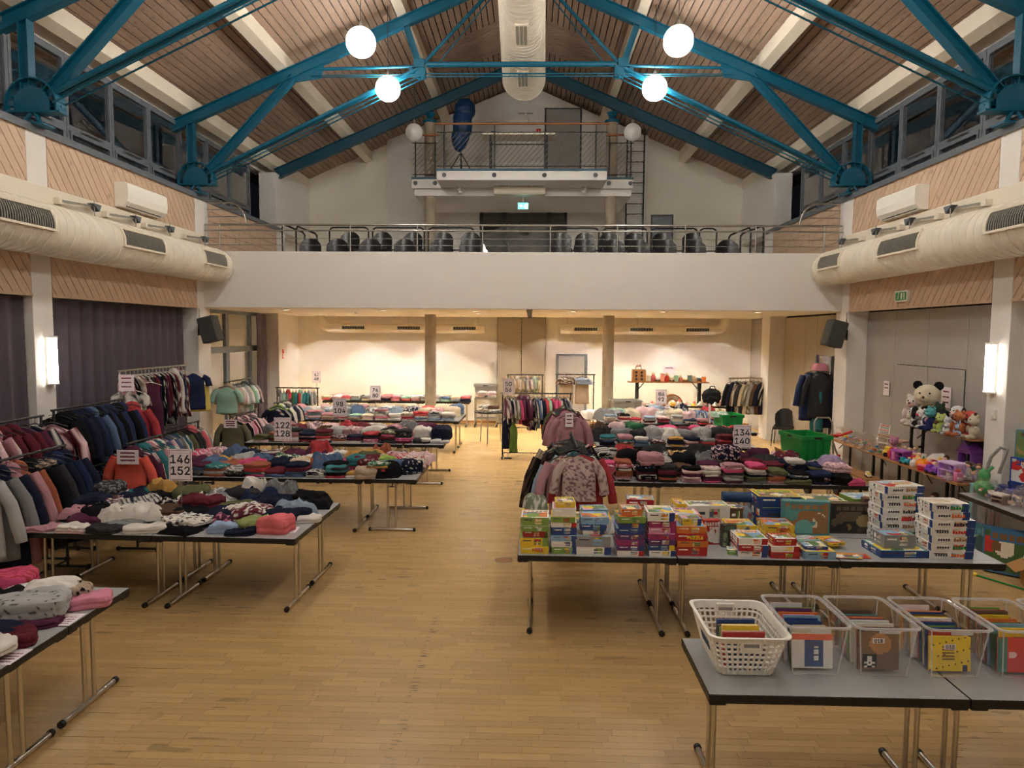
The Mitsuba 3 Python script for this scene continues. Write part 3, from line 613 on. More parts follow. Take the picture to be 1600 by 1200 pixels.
bdk = thing('leaning_board', 'grey framed board standing behind the gallery chairs near the ladder', 'board')
put('frame', cat_([box(3.25, 19.3, 4.9, 3.86, 19.34, 4.95), box(3.25, 19.3, 5.9, 3.86, 19.34, 5.95), box(3.25, 19.3, 4.9, 3.29, 19.34, 5.95), box(3.82, 19.3, 4.9, 3.86, 19.34, 5.95), box(3.3, 19.3, GAL, 3.34, 19.34, 4.9), box(3.76, 19.3, GAL, 3.80, 19.34, 4.9)]), 'dark_metal', bdk); put('panel', box(3.29, 19.31, 4.95, 3.82, 19.33, 5.9), 'window_grey', bdk)
# mobile risers with tube rails and chairs
pf = thing('riser_platform', 'low black stage platform carrying the chairs on the gallery', 'platform')
put('deck', cat_([cbox(-5.0, 15.0, 4.02, -1.15, 16.9, 4.1), cbox(.35, 15.0, 4.02, 4.5, 16.9, 4.1)]), 'black', pf)
for x in (-4.9, -3.6, -2.4, -1.25, .45, 1.8, 3.1, 4.4):
    for y in (15.1, 16.8): put('leg', box(x-.025, y-.025, GAL, x+.025, y+.025, 4.02), 'dark_metal', pf)
for rk, (x0, x1) in enumerate(((-4.9, -3.95), (-3.85, -2.6), (-2.5, -1.4), (.55, 1.6), (1.7, 2.75), (2.85, 3.95), (4.0, 4.4))):
    r = thing('riser_rail', f'black tube guard rail behind the gallery chairs, {ORD[rk]} from left', 'railing', 'tube rails behind the gallery chairs')
    put('frame', path([(x0, 16.85, 4.1), (x0, 16.85, 5.12), (x0+.03, 16.85, 5.18), (x0+.09, 16.85, 5.21), (x1-.09, 16.85, 5.21), (x1-.03, 16.85, 5.18), (x1, 16.85, 5.12), (x1, 16.85, 4.1)], .02, 8), 'black', r, True)
    put('bar', tube((x0, 16.85, 4.68), (x1, 16.85, 4.68), .014, 8), 'black', r)
for x0, sgn in ((-5.05, 1), (4.55, -1)):
    for k in (0, 1):
        r = thing('stair_rail', f'black sloping tube handrail of the {"left" if sgn > 0 else "right"} riser steps, {"front" if k == 0 else "rear"} one', 'railing')
        y = 15.6+k*.9; xx = x0-sgn*.55
        put('frame', path([(xx, y, GAL), (xx, y, 5.02+.1*k), (xx+sgn*.04, y, 5.08+.1*k), (xx+sgn*.45, y, 4.92+.1*k), (xx+sgn*.5, y, 4.86+.1*k), (xx+sgn*.5, y, GAL)], .022, 8), 'black', r, True)
        put('bar', tube((xx, y, 4.45), (xx+sgn*.5, y, 4.28), .016, 8), 'black', r)
def chair_parts():
    v = []
    nu, nv = 11, 9; A = np.zeros((nv, nu, 3)); 
    for j in range(nv):
        for i in range(nu):
            u = -1+2*i/(nu-1); t = j/(nv-1)
            w = .24*(.80+.35*t*(1.25-t)); A[j, i] = (u*w, .22+.05*t-.07*u*u, .47+.42*t*(1-.30*abs(u)**2.5))
    back = grid_solid(A, A+[0, .025, .0])
    S = np.zeros((nv, nu, 3))
    for j in range(nv):
        for i in range(nu):
            u = -1+2*i/(nu-1); t = j/(nv-1); S[j, i] = (u*.235*(1-.15*(1-t)**3), -.24+.44*t, .45+.03*(t-.5)**2*4+.012*u*u-.02*(t < .1))
    seat = grid_solid(S, S+[0, 0, -.04])
    legs = [path([(sx*.21, -.2, .42), (sx*.23, -.23, 0)], .011, 8) for sx in (-1, 1)]+[path([(sx*.20, .24, .62), (sx*.21, .2, .4), (sx*.24, .26, 0)], .011, 8) for sx in (-1, 1)]
    fr = cat_([tube((-.21, -.2, .42), (.21, -.2, .42), .01, 8), tube((-.21, .18, .42), (.21, .18, .42), .01, 8), tube((-.21, -.2, .42), (-.21, .2, .42), .01, 8), tube((.21, -.2, .42), (.21, .2, .42), .01, 8)])
    return mikit.ply(seat, M('black_gloss'), smooth=40), mikit.ply(back, M('black_gloss'), smooth=40), [mikit.ply(l, M('dark_metal')) for l in legs], mikit.ply(fr, M('dark_metal'))
CH = chair_parts()
def chair(x, y, z, a, label, group):
    c = thing('chair', label, 'chair', group); tw = at(x, y, z, a)
    put('seat', CH[0], None, c, tw=tw); put('backrest', CH[1], None, c, tw=tw)
    for l in CH[2]: put('leg', l, None, c, tw=tw)
    put('frame', CH[3], None, c, tw=tw)
for k, x in enumerate((-4.17, -3.42, -2.72, -2.02, -1.4)): chair(x, 15.75, 4.101, 0, f'black shell chair on the gallery, {ORD[k]} from left in the left block, rear row', 'chairs on the gallery')
for k, x in enumerate((.68, 1.2, 1.75, 2.32, 2.95, 3.62)): chair(x, 15.75, 4.1, 0, f'black shell chair on the gallery, {ORD[k]} from left in the right block, rear row', 'chairs on the gallery')
for k, x in enumerate((-4.6, -4.05, -3.35, -2.65, -1.9, -1.3)): chair(x, 14.28+.04*(k % 2), GAL, .1-.03*k, f'black shell chair just behind the gallery parapet, {ORD[k]} from left in the left block', 'chairs on the gallery')
for k, x in enumerate((.6, 1.1, 1.7, 2.2, 2.75, 3.35, 4.0)): chair(x, 14.28+.04*(k % 2), GAL, .1-.03*k, f'black shell chair just behind the gallery parapet, {ORD[k]} from left in the right block', 'chairs on the gallery')
for s, y in ((-1, 11.4), (1, 11.48)):   # split air conditioners on the board panels
    a = thing('air_conditioner', f'white split air conditioner on the wooden boards of the {SIDE[s]} wall', 'air conditioner')
    x0 = X(s, D0); x1 = X(s, D0-.22)
    prof = [(0, 4.62), (.12, 4.62), (.2, 4.70), (.22, 4.80), (.21, 4.97), (.17, 5.0), (0, 5.0)]
    put('body', prism([(x0-s*a_, z) for a_, z in prof], 1.18, (0, y+.59, 0), (1, 0, 0), (0, 0, 1)), 'lamp_body', a)
    put('louvre', prism([(x0-s*a_, z) for a_, z in [(.125, 4.615), (.205, 4.695), (.2, 4.70), (.12, 4.62)]], 1.0, (0, y+.5, 0), (1, 0, 0), (0, 0, 1)), 'white_plastic', a)
    put('slot', prism([(x0-s*a_, z) for a_, z in [(.140, 4.628), (.150, 4.638), (.145, 4.644), (.135, 4.634)]], 1.02, (0, y+.51, 0), (1, 0, 0), (0, 0, 1)), 'cavity', a)
    spk = thing('loudspeaker', f'dark grey loudspeaker tilted on a wall bracket below the gallery, {SIDE[s]}', 'loudspeaker')
    R = trimesh.transformations.rotation_matrix(.25*s, (0, 1, 0))
    bx_ = cbox(-.16, -.14, -.25, .16, .14, .25, .02); bx_.apply_transform(R); cx = X(s, 6.03)-s*.05; bx_.apply_translation((cx, 13.3, 2.72)); put('cabinet', bx_, 'speaker', spk)
    g = cbox(-.145, -.152, -.235, .145, -.138, .235, .003); g.apply_transform(R); g.apply_translation((cx, 13.3, 2.72)); put('front_grille', g, 'speaker', spk)
    put('bracket', path([(cx+s*.12, 13.4, 2.72), (cx+s*.2, 13.43, 2.70), (X(s, D0)-s*.0, 13.45, 2.70)], .016, 8), 'black', spk); put('bracket_plate', cbox(X(s, D0)-.012, 13.42, 2.6, X(s, D0)+.012, 13.5, 2.8), 'black', spk)
    put('cable', path([(cx+s*.1, 13.4, 2.65), (X(s, D0)-s*.03, 13.44, 2.62), (X(s, D0)-s*.02, 13.44, 2.8), (X(s, D0)-s*.02, 13.44, 3.12)], .006, 6), 'black', spk)
xs_ = thing('exit_sign', 'unlit green exit sign in white frame on the boards of the right wall', 'exit sign')
put('frame', cbox(WR-.05, 11.28, 3.24, WR-.0, 11.66, 3.42), 'white_plastic', xs_); put('panel', cbox(WR-.054, 11.31, 3.265, WR-.049, 11.63, 3.395, .001), 'green_crate', xs_)
put('symbol', cat_([box(WR-.058, 11.35, 3.28, WR-.053, 11.38, 3.38), box(WR-.058, 11.42, 3.28, WR-.053, 11.46, 3.38), tube((WR-.056, 11.55, 3.29), (WR-.056, 11.52, 3.36), .012, 6), ball((WR-.056, 11.52, 3.375), .013, 1)]), 'white_plastic', xs_)

# glazed door wall and curtain under the gallery, left; partition with dark doorway, right
gw = struct('window_30', cat_([box(RL-.04, 14.1, 0, RL+.04, 14.2, SOF), box(RL-.04, 14.1, 2.2, RL+.04, 17.5, 2.34), box(RL-.04, 14.1, SOF-.08, RL+.04, 17.5, SOF), box(RL-.04, 15.55, 0, RL+.04, 15.72, SOF), box(RL-.04, 16.9, 0, RL+.04, 17.0, SOF), box(RL-.04, 14.1, 0, RL+.04, 17.5, .12)]), 'window_grey', 'grey framed glass door wall under the gallery')
for y0, y1 in ((14.2, 15.55), (15.72, 16.9)):
    for z0, z1 in ((.12, 2.2), (2.34, SOF-.08)): put('pane', box(RL-.006, y0, z0, RL+.006, y1, z1), 'pane', gw)
for y in (15.48, 15.8): put('handle', path([(RL+.04, y, 1.0), (RL+.09, y, 1.02), (RL+.09, y, 1.28), (RL+.04, y, 1.3)], .012, 8), 'dark_metal', gw)
struct('wall_foyer', cat_([box(RL-2.2, 13.9, 0, RL-2.0, 21, 3.3), box(RL-2.0, 18.6, 0, RL-.25, 18.7, 3.3), box(RL-2.0, 13.8, -.2, RL-.25, 18.7, 0), box(RL-2.0, 13.8, 3.2, RL-.25, 18.7, 3.3)]), 'back_wall', 'cream foyer wall behind the glass doors')
fl_ = thing('foyer_lamp', 'ceiling lamp in the foyer behind the glass doors', 'ceiling lamp')
k_ = put('shade', lathe([(0, 3.1), (.14, 3.1), (.16, 3.14), (.16, 3.2)], 16, at=(RL-1.1, 16.0, -.001)), 'lamp_body', fl_); scene[k_]['emitter'] = {'type': 'area', 'radiance': {'type': 'rgb', 'value': [9., 7.4, 5.]}}
curtain('curtain', 17.05, 17.72, RL+.14, .04, SOF-.04, 6, 'short dark curtain bunched beside the glass doors under the gallery', .06, 9)
hs = thing('wall_sign', 'small red notice on the white pillar behind the bunched curtain', 'sign'); put('plate', cbox(WL-.006+.0, 18.0, 1.98, WL+.006, 18.1, 2.22, .001), 'red', hs); put('picture', cbox(WL+.004, 18.015, 2.0, WL+.008, 18.085, 2.12, .001), 'paper', hs)
pr_ = struct('wall_partition_right', box(RR-.04, 13.96, 0, RR, 17.7, SOF), 'cavity', 'cream sliding partition under the gallery, right')
for j, (y0, y1) in enumerate([(15.75, 16.4), (16.41, 17.05), (17.06, 17.7)]): put('panel', cbox(RR-.07, y0, .02, RR-.04, y1, SOF-.04, .003), 'partition', pr_)
put('panel', cbox(RR-.07, 13.97, 2.25, RR-.04, 15.74, SOF-.04, .003), 'partition', pr_); put('panel', cbox(RR-.07, 13.97, .02, RR-.04, 14.2, 2.24, .003), 'partition', pr_)
d4 = struct('door_4', cat_([box(RR-.09, 14.2, 0, RR-.04, 14.26, 2.25), box(RR-.09, 15.68, 0, RR-.04, 15.74, 2.25), box(RR-.09, 14.92, 0, RR-.04, 14.98, 2.25)]), 'window_grey', 'dark glazed doorway behind the coat bundle'); 
for y0, y1 in ((14.26, 14.92), (14.98, 15.68)): put('pane', box(RR-.062, y0, 0, RR-.055, y1, 2.25), 'pane', d4)
# back wall: grey folding panels, door
pb = struct('wall_partition_back', box(-1.0, 20.5, 0, .43, YB, SOF), 'cavity', 'parked grey partition panels on the back wall')
for x0, x1 in ((-.99, -.29), (-.275, .425)): put('panel', cbox(x0, 20.46, .02, x1, 20.5, SOF-.01, .004), 'partition', pb)
d5 = struct('door_5', cat_([box(.75, 20.54, 0, .82, YB, 2.09), box(1.6, 20.54, 0, 1.67, YB, 2.09), box(.75, 20.54, 2.03, 1.67, YB, 2.09)]), 'window_grey', 'grey door on the back wall'); put('leaf', cbox(.82, 20.57, .01, 1.6, YB, 2.03, .003), 'grey_panel', d5); put('handle', tube((.9, 20.54, 1.05), (1.0, 20.54, 1.05), .012, 8), 'steel', d5)
em = thing('emergency_light', 'small white box on the back wall above the grey door', 'box light'); put('housing', cbox(1.12, 20.55, 2.50, 1.26, YB, 2.58), 'white_plastic', em); put('lens', cbox(1.14, 20.545, 2.51, 1.24, 20.552, 2.57, .001), 'lamp_body', em)
struct('baseboard_back', box(-7.0, YB-.015, 0, 6.5, YB, .07), 'oak', 'wooden skirting of the back wall')

# ---------------------------------------------------------------- folding tables
TL, TW, TZ = 1.4, .7, .73
TT = mikit.ply(cbox(-TL/2+.003, -TW/2+.003, TZ-.02, TL/2-.003, TW/2-.003, TZ, .001), M('laminate'))
TE = mikit.ply(cat_([cbox(-TL/2, -TW/2, TZ-.052, TL/2, -TW/2+.02, TZ-.0008, .003), cbox(-TL/2, TW/2-.02, TZ-.052, TL/2, TW/2, TZ-.0008, .003), cbox(-TL/2, -TW/2+.02, TZ-.052, -TL/2+.02, TW/2-.02, TZ-.0008, .003), cbox(TL/2-.02, -TW/2+.02, TZ-.052, TL/2, TW/2-.02, TZ-.0008, .003), box(-TL/2+.02, -TW/2+.02, TZ-.04, TL/2-.02, TW/2-.02, TZ-.02)]), M('table_edge'))
TC = [mikit.ply(cbox(sx*(TL/2-.05)-.045, sy*(TW/2-.05)-.045, TZ-.066, sx*(TL/2-.05)+.045, sy*(TW/2-.05)+.045, TZ-.05, .004), M('black')) for sx in (-1, 1) for sy in (-1, 1)]
LX = TL/2-.11
TLEG = [mikit.ply(tube((sx*LX, y, .04), (sx*LX, y*1.1, TZ-.05), .0145, 10, cap=False), M('chrome'), smooth=True) for sx in (-1, 1) for y in (-.05, .05)]
TFOOT = [mikit.ply(tube((sx*LX, -.29, .025), (sx*LX, .29, .025), .02, 10), M('chrome'), smooth=40) for sx in (-1, 1)]
TCAP = [mikit.ply(tube((sx*LX, sy*.285, .025), (sx*LX, sy*.315, .025), .0245, 10), M('black'), smooth=40) for sx in (-1, 1) for sy in (-1, 1)]
TBR = [mikit.ply(cat_([tube((sx*LX, 0, TZ-.12), (sx*(LX-.16), 0, TZ-.05), .007, 6), tube((sx*LX, -.055, TZ-.12), (sx*LX, .055, TZ-.12), .007, 6)]), M('dark_metal')) for sx in (-1, 1)]
def table(x, y, a, label, group):
    """Folding table; x, y is its middle."""
    t = thing('folding_table', label, 'table', group); tw = at(x, y, .0, a)
    put('top', TT, None, t, tw=tw); put('edge_band', TE, None, t, tw=tw)
    for d in TC: put('corner_block', d, None, t, tw=tw)
    for d in TLEG: put('leg', d, None, t, tw=tw)
    for i, d in enumerate(TFOOT):
        f = put('foot', d, None, t, tw=tw)
        for c in TCAP[2*i:2*i+2]: put('end_cap', c, None, f, tw=tw)
    for d in TBR: put('hinge_strut', d, None, t, tw=tw)
    return t
def row(x0, y0, n, deep, a, where, group, m=1):
    """n tables side by side along x from x0 and `deep` rows backwards from the front edge y0, turned by a about the front left corner."""
    for j in range(deep):
        for i in range(n):
            lx, ly = (i+.5)*(TL+.006), (j+.5)*(TW+.008)
            table(x0+lx*math.cos(a)-ly*math.sin(a), y0+lx*math.sin(a)+ly*math.cos(a), a, f'folding table, {ORD[i]} from left, {"front" if j == 0 else "rear"} line {where}', group)
for j in range(2): table(-3.74, 4.01+.707*j, .0, f'grey topped folding table at the lower left picture corner, {"nearer" if j == 0 else "farther"} of two', 'tables at the lower left')
for j in range(2): table(-5.146, 4.01+.707*j, .0, f'folding table cut by the left picture edge, {"nearer" if j == 0 else "farther"} of two', 'tables at the lower left')
row(-5.02, 6.43, 2, 2, -.028, 'of first clothes row left of aisle', 'tables of the first left row')
row(-5.05, 9.06, 2, 2, -.01, 'of second clothes row left of aisle', 'tables of the second left row'); table(-1.86, 9.76, math.pi/2, 'crosswise table closing the second clothes row left of aisle', 'tables of the second left row')
row(-5.05, 11.98, 2, 2, -.01, 'of third clothes row left of aisle', 'tables of the third left row'); table(-1.86, 12.66, math.pi/2, 'crosswise table closing the third clothes row left of aisle', 'tables of the third left row')
row(-5.8, 15.3, 3, 2, -.02, 'of fourth clothes row left of aisle', 'tables of the fourth left row')
row(-5.95, 19.55, 3, 1, .0, 'along the left back wall', 'tables along the left back wall')
row(.985, 3.66, 3, 1, .0, 'under the book boxes', 'tables under the book boxes')
row(-.105, 5.98, 3, 2, -.009, 'of the board games', 'tables of the board games')
row(.24, 9.08, 3, 2, -.015, 'of first clothes row right of aisle', 'tables of the first right row')
row(1.16, 12.05, 2, 2, -.012, 'of second clothes row right of aisle', 'tables of the second right row')
row(1.53, 15.1, 2, 2, .0, 'of third clothes row right of aisle', 'tables of the third right row')
row(2.6, 19.0, 2, 1, .0, 'of wooden toys at the back', 'tables of wooden toys')

# ---------------------------------------------------------------- clothes
PAL = {'black': (22, 22, 25), 'charcoal': (52, 52, 56), 'navy': (26, 32, 58), 'dark blue': (30, 44, 84), 'grey': (128, 128, 130), 'light grey': (178, 176, 174), 'off-white': (224, 216, 204), 'white': (236, 234, 232), 'cream': (226, 208, 176),
       'beige': (186, 160, 132), 'brown': (94, 66, 48), 'rust': (168, 84, 46), 'orange': (240, 70, 28), 'mustard': (204, 148, 40), 'yellow': (236, 206, 62), 'lime': (160, 190, 64), 'olive green': (104, 136, 40), 'olive': (98, 100, 62), 'green': (44, 110, 72), 'mint': (150, 202, 174),
       'teal': (20, 116, 124), 'turquoise': (44, 160, 168), 'light blue': (150, 178, 216), 'denim blue': (74, 102, 140), 'pale denim': (140, 162, 184), 'lilac': (168, 140, 182), 'purple': (84, 58, 118), 'plum': (92, 34, 66), 'burgundy': (106, 26, 44), 'red': (190, 28, 44),
       'coral': (240, 94, 100), 'pink': (232, 130, 160), 'pale pink': (236, 192, 196), 'dusty pink': (190, 128, 138), 'hot pink': (222, 44, 116), 'khaki': (112, 106, 80), 'royal blue': (40, 66, 160)}
DARK = ['black']*5+['charcoal']*4+['navy']*4+['dark blue', 'plum', 'burgundy', 'olive', 'brown', 'grey', 'denim blue']
MIXED = ['black', 'charcoal', 'navy', 'navy', 'grey', 'light grey', 'off-white', 'off-white', 'dusty pink', 'plum', 'burgundy', 'red', 'teal', 'olive', 'mustard', 'rust', 'denim blue', 'denim blue', 'pale pink', 'black', 'charcoal', 'hot pink', 'green']
LIGHT = ['off-white', 'white', 'white', 'pale pink', 'pale pink', 'pink', 'light grey', 'light blue', 'cream', 'cream', 'beige', 'red', 'coral', 'denim blue', 'navy', 'mint', 'dusty pink', 'grey', 'pale denim']
ROSE = ['burgundy', 'plum', 'dusty pink', 'dusty pink', 'red', 'black', 'charcoal', 'grey', 'off-white', 'pale pink', 'navy', 'olive', 'hot pink', 'brown', 'light grey', 'rust']
COATS = ['navy', 'navy', 'dark blue', 'black', 'black', 'charcoal', 'dark blue', 'olive', 'teal', 'grey', 'denim blue', 'plum']
def paint(mesh_pts, base, kind, seed, sec=None):
    """Vertex colours of a textile: base colour, mild fading, and a printed or woven pattern."""
    p = mesh_pts; n = len(p); b = lin(PAL[base] if isinstance(base, str) else base); c = np.tile(b, (n, 1))
    c *= (.90+.2*meshkit.noise(p*9+seed, seed))[:, None]
    s = lin(PAL[sec] if isinstance(sec, str) else (sec if sec is not None else (235, 228, 222)))
    if kind == 'stripes': k = (np.sin(p[:, 1]*2*np.pi/.045+p[:, 0]*4) > .1)
    elif kind == 'hstripes': k = (np.sin(p[:, 2]*2*np.pi/.05) > .1)
    elif kind == 'bars': k = (np.sin(p[:, 0]*2*np.pi/.07) > .2)
    elif kind == 'dots': k = meshkit.noise(p*62+seed*3, seed+1) > .76
    elif kind == 'print': k = (meshkit.noise(p*48+seed, seed+2) > .60) & (meshkit.noise(p*10+seed, seed+5) > .32)
    elif kind == 'floral': k = meshkit.noise(p*42+seed, seed+2) > .6
    elif kind == 'check': k = (np.sin(p[:, 0]*2*np.pi/.055) > 0) ^ (np.sin(p[:, 1]*2*np.pi/.055) > 0)
    else: k = np.zeros(n, bool)
    c[k] = s
    g = c.mean(1, keepdims=True)
    return np.clip((c*.76+g*.24)*.82, 0, 1)
def fold_mesh(w, d, h, seed, layers=2, crumple=.012, res=(30, 13), sag=0., round_=.34):
    """Folded garment: layered open sides, creased top with one layer ending part way."""
    n = max(13, res[0]*2//3); r = np.random.default_rng(seed+5); t = np.linspace(-1, 1, n); A, B = np.meshgrid(t, t)
    mn, mx = np.minimum(np.abs(A), np.abs(B)), np.maximum(np.abs(A), np.abs(B))
    ang = np.arctan2(B, A); rad = (1-.16*mn**5)*(1+.14*(meshkit.noise(np.stack([np.cos(ang)*1.8+seed, np.sin(ang)*1.8, 0*ang], -1), seed)-.5)*mx**2)
    skew = r.uniform(-.10, .10)
    x, y = (A+skew*B)*w/2*rad, B*d/2*rad
    P = np.stack([x*8+seed, y*8, 0*x], -1); ca = r.uniform(0, np.pi); q = np.stack([(x*math.cos(ca)+y*math.sin(ca))*16+seed+2*meshkit.noise(P*.8, seed), (y*math.cos(ca)-x*math.sin(ca))*6, 0*x], -1)
    ridge = (1-np.abs(2*meshkit.noise(q, seed+2)-1))**3
    cut = r.uniform(-.6, .6); e = (A*math.cos(ca)+B*math.sin(ca))-cut
    step = np.clip((e+.06)/.12, 0, 1)*(.30*h/layers+.004)*(1 if r.random() < .65 else 0)
    z = h*(1-.20*mx**8)*(1-.22*sag*A**2-.3*sag*A**2)+crumple*1.1*(ridge-.25)+crumple*.9*(meshkit.noise(P, seed+1)-.5)*2-step*(1-.5*mx)
    z = np.maximum(z, .006)
    top = np.stack([x, y, z], -1); i = np.arange(n*n).reshape(n, n)
    loop = np.concatenate([i[0, :], i[1:, -1], i[-1, -2::-1], i[-2:0:-1, 0]]); V = [top.reshape(-1, 3)]; F = []
    g = np.stack([i[:-1, :-1], i[:-1, 1:], i[1:, 1:], i[1:, :-1]], -1).reshape(-1, 4); F += [g[:, [0, 1, 2]], g[:, [0, 2, 3]]]
    E = V[0][loop]; c = E/np.maximum(np.linalg.norm(E[:, :2], axis=1, keepdims=True), 1e-6)*[1, 1, 0]
    smooth_side = E[:, 1:2] > d*.33
    prev = loop; o = n*n; K = 4*layers
    for k in range(K-1, -1, -1):
        f = k/K; off = (.011*np.abs(math.sin(math.pi*layers*f))-.007)*np.where(smooth_side, .35, 1)
        ring = E*[1, 1, f]+c*(off+.006*(meshkit.noise(E*30+k*3, seed)-.5)[:, None]); V.append(ring); cur = np.arange(len(loop))+o; o += len(loop)
        nx, nc = np.roll(prev, -1), np.roll(cur, -1); F += [np.stack([prev, cur, nc], 1), np.stack([prev, nc, nx], 1)]; prev = cur
    return trimesh.Trimesh(np.vstack(V), np.vstack(F), process=False)
def heap_mesh(w, d, h, seed, n=26):
    """Loosely laid garment: flat, wrinkled, with an uneven outline."""
    r = np.random.default_rng(seed); t = np.linspace(-1, 1, n); A, B = np.meshgrid(t, t)
    k = np.maximum(np.abs(A), np.abs(B)); ang = np.arctan2(B, A)
    q = np.stack([np.cos(ang)*1.4+seed, np.sin(ang)*1.4, 0*ang+.3], -1)
    out = .78+.5*(meshkit.noise(q, seed)-.3)
    x, y = A*w/2*out, B*d/2*out
    Pn = np.stack([x*11, y*11, 0*x+seed], -1)
    ridge = 1-np.abs(2*meshkit.noise(Pn*[1, .45, 1]+meshkit.noise(Pn*.6, seed)[..., None]*3, seed)-1)
    z = h*(1-k**6)*(.45+.35*meshkit.noise(Pn*.5, seed+1)+.42*ridge**2)
    top = np.stack([x, y, z+.002], -1); bot = np.stack([x, y, 0*x], -1)
    m = grid_solid(top, bot); m.faces = m.faces  # outward: top grid first
    return m
def cloth_item(name, label, group, mesh, base, pattern, seed, sec, x, y, z, a, extras=()):
    k = num(name)
    scene[k] = {**mikit.ply(mesh, M('cloth'), smooth=True, color=paint(mesh.vertices, base, pattern, seed, sec)), 'to_world': at(x, y, z, a)}
    tag(k, label, 'clothing', group)
    return k
PATS = ['plain']*13+['stripes', 'dots', 'print', 'floral']
PWORD = {'plain': '', 'stripes': 'striped ', 'hstripes': 'striped ', 'bars': 'striped ', 'dots': 'dotted ', 'print': 'printed ', 'floral': 'flowered ', 'check': 'checked '}
rng = np.random.default_rng(11)
def stacks(where, group, cols, x0, dx, y, depth, pal, hi, jit=.02, names=('folded_shirt', 'folded_sweater', 'folded_trousers'), a=0., line='front', lowres=False, w=.25, d=.28, p_trousers=.25, hmax=.34):
    """A line of stacks along x, each stack of single folded garments."""
    for c in range(cols):
        n = int(rng.integers(hi[0], hi[1]+1)); z = TZ; cx = x0+(c+.5)*dx*math.cos(a)+rng.uniform(-jit, jit); cy = y+(c+.5)*dx*math.sin(a)+rng.uniform(-jit, jit)
        fam = pal[int(rng.integers(len(pal)))]
        for k in range(n):
            col = pal[int(rng.integers(len(pal)))] if rng.random() < .75 else fam
            tr = rng.random() < p_trousers; nm = names[2] if tr else names[int(rng.random() < .35)]
            thick = rng.uniform(.030, .055)*(1.25 if nm == 'folded_sweater' else 1); seed = int(rng.integers(1e6)) % 9973
            pat = PATS[int(rng.integers(len(PATS)))]
            sec = 'off-white' if col not in ('off-white', 'white', 'cream', 'pale pink') else ['navy', 'red', 'dusty pink', 'charcoal'][seed % 4]
            ww, dd = w*rng.uniform(.9, 1.08), d*rng.uniform(.9, 1.05)
            top = k == n-1
            m = fold_mesh(ww, dd, thick, seed, 1+seed % 2, .012 if top else .005, (22, 9) if lowres else (34, 13), sag=.15 if not top else .1)
            pos = 'alone' if n == 1 else 'topmost' if top else 'bottom one' if k == 0 else f'{ORD[n-1-k]} from top'
            cloth_item(nm, f'{PWORD[pat]}{col} {nm.replace("folded_", "")}, {pos}, {ORD[c]} {line} stack, {where}', group, m, col, pat, seed, sec, cx+rng.uniform(-.012, .012), cy+rng.uniform(-.012, .012), z, a+rng.uniform(-.09, .09)+(math.pi if rng.random() < .3 else 0))
            z += thick*.86
            if z > TZ+hmax: break
def spread(where, group, nx, ny, x0, x1, y0, y1, pal, seed, h=(.03, .07), size=(.34, .30), line=''):
    """Garments lying loosely side by side on the tables, some upon others."""
    r = np.random.default_rng(seed); dx, dy = (x1-x0)/nx, (y1-y0)/ny
    for j in range(ny):
        for i in range(nx):
            col = pal[int(r.integers(len(pal)))]; sd = int(r.integers(9973)); pat = PATS[int(r.integers(len(PATS)))]
            tr = r.random() < .4; nm = 'loose_trousers' if tr else 'loose_shirt'
            sec = 'off-white' if col not in ('off-white', 'white', 'cream', 'pale pink') else ['navy', 'red', 'dusty pink', 'charcoal'][sd % 4]
            ww, dd = size[0]*r.uniform(.85, 1.15), size[1]*r.uniform(.85, 1.15); hh = r.uniform(*h)
            m = heap_mesh(ww, dd, hh, sd) if r.random() < .35 else fold_mesh(ww*.8, dd*.8, hh, sd, 2+sd % 2, .022, (34, 15), sag=.2)
            cloth_item(nm, f'{PWORD[pat]}{col} {nm.replace("_", " ")}, {ORD[i]} from left, {["front", "middle", "rear"][j]} line, {where}', group, m, col, pat, sd, sec,
                       x0+(i+.5)*dx+r.uniform(-.05, .05), y0+(j+.5)*dy+r.uniform(-.05, .05), TZ+.001+(.028 if (i+j) % 2 else 0), r.uniform(-.7, .7))
R1, R2, R3, R4 = (f'{o} row left of aisle' for o in ORD[:4]); Q1, Q2, Q3 = (f'{o} row right of aisle' for o in ORD[:3])
def hero(name, label, kind, size, base, pat, x, y, z=TZ, a=0., sec=None, seed=1, group='clothes on the first left row', cr=.016, layers=2):
    size = (size[0], size[1], size[2]*1.3)
    m = heap_mesh(*size, seed, 40) if kind == 'heap' else fold_mesh(*size, seed, layers, cr, (64, 24), sag=.15)
    cloth_item(name, label, group, m, base, pat, seed, sec, x, y, z, a)
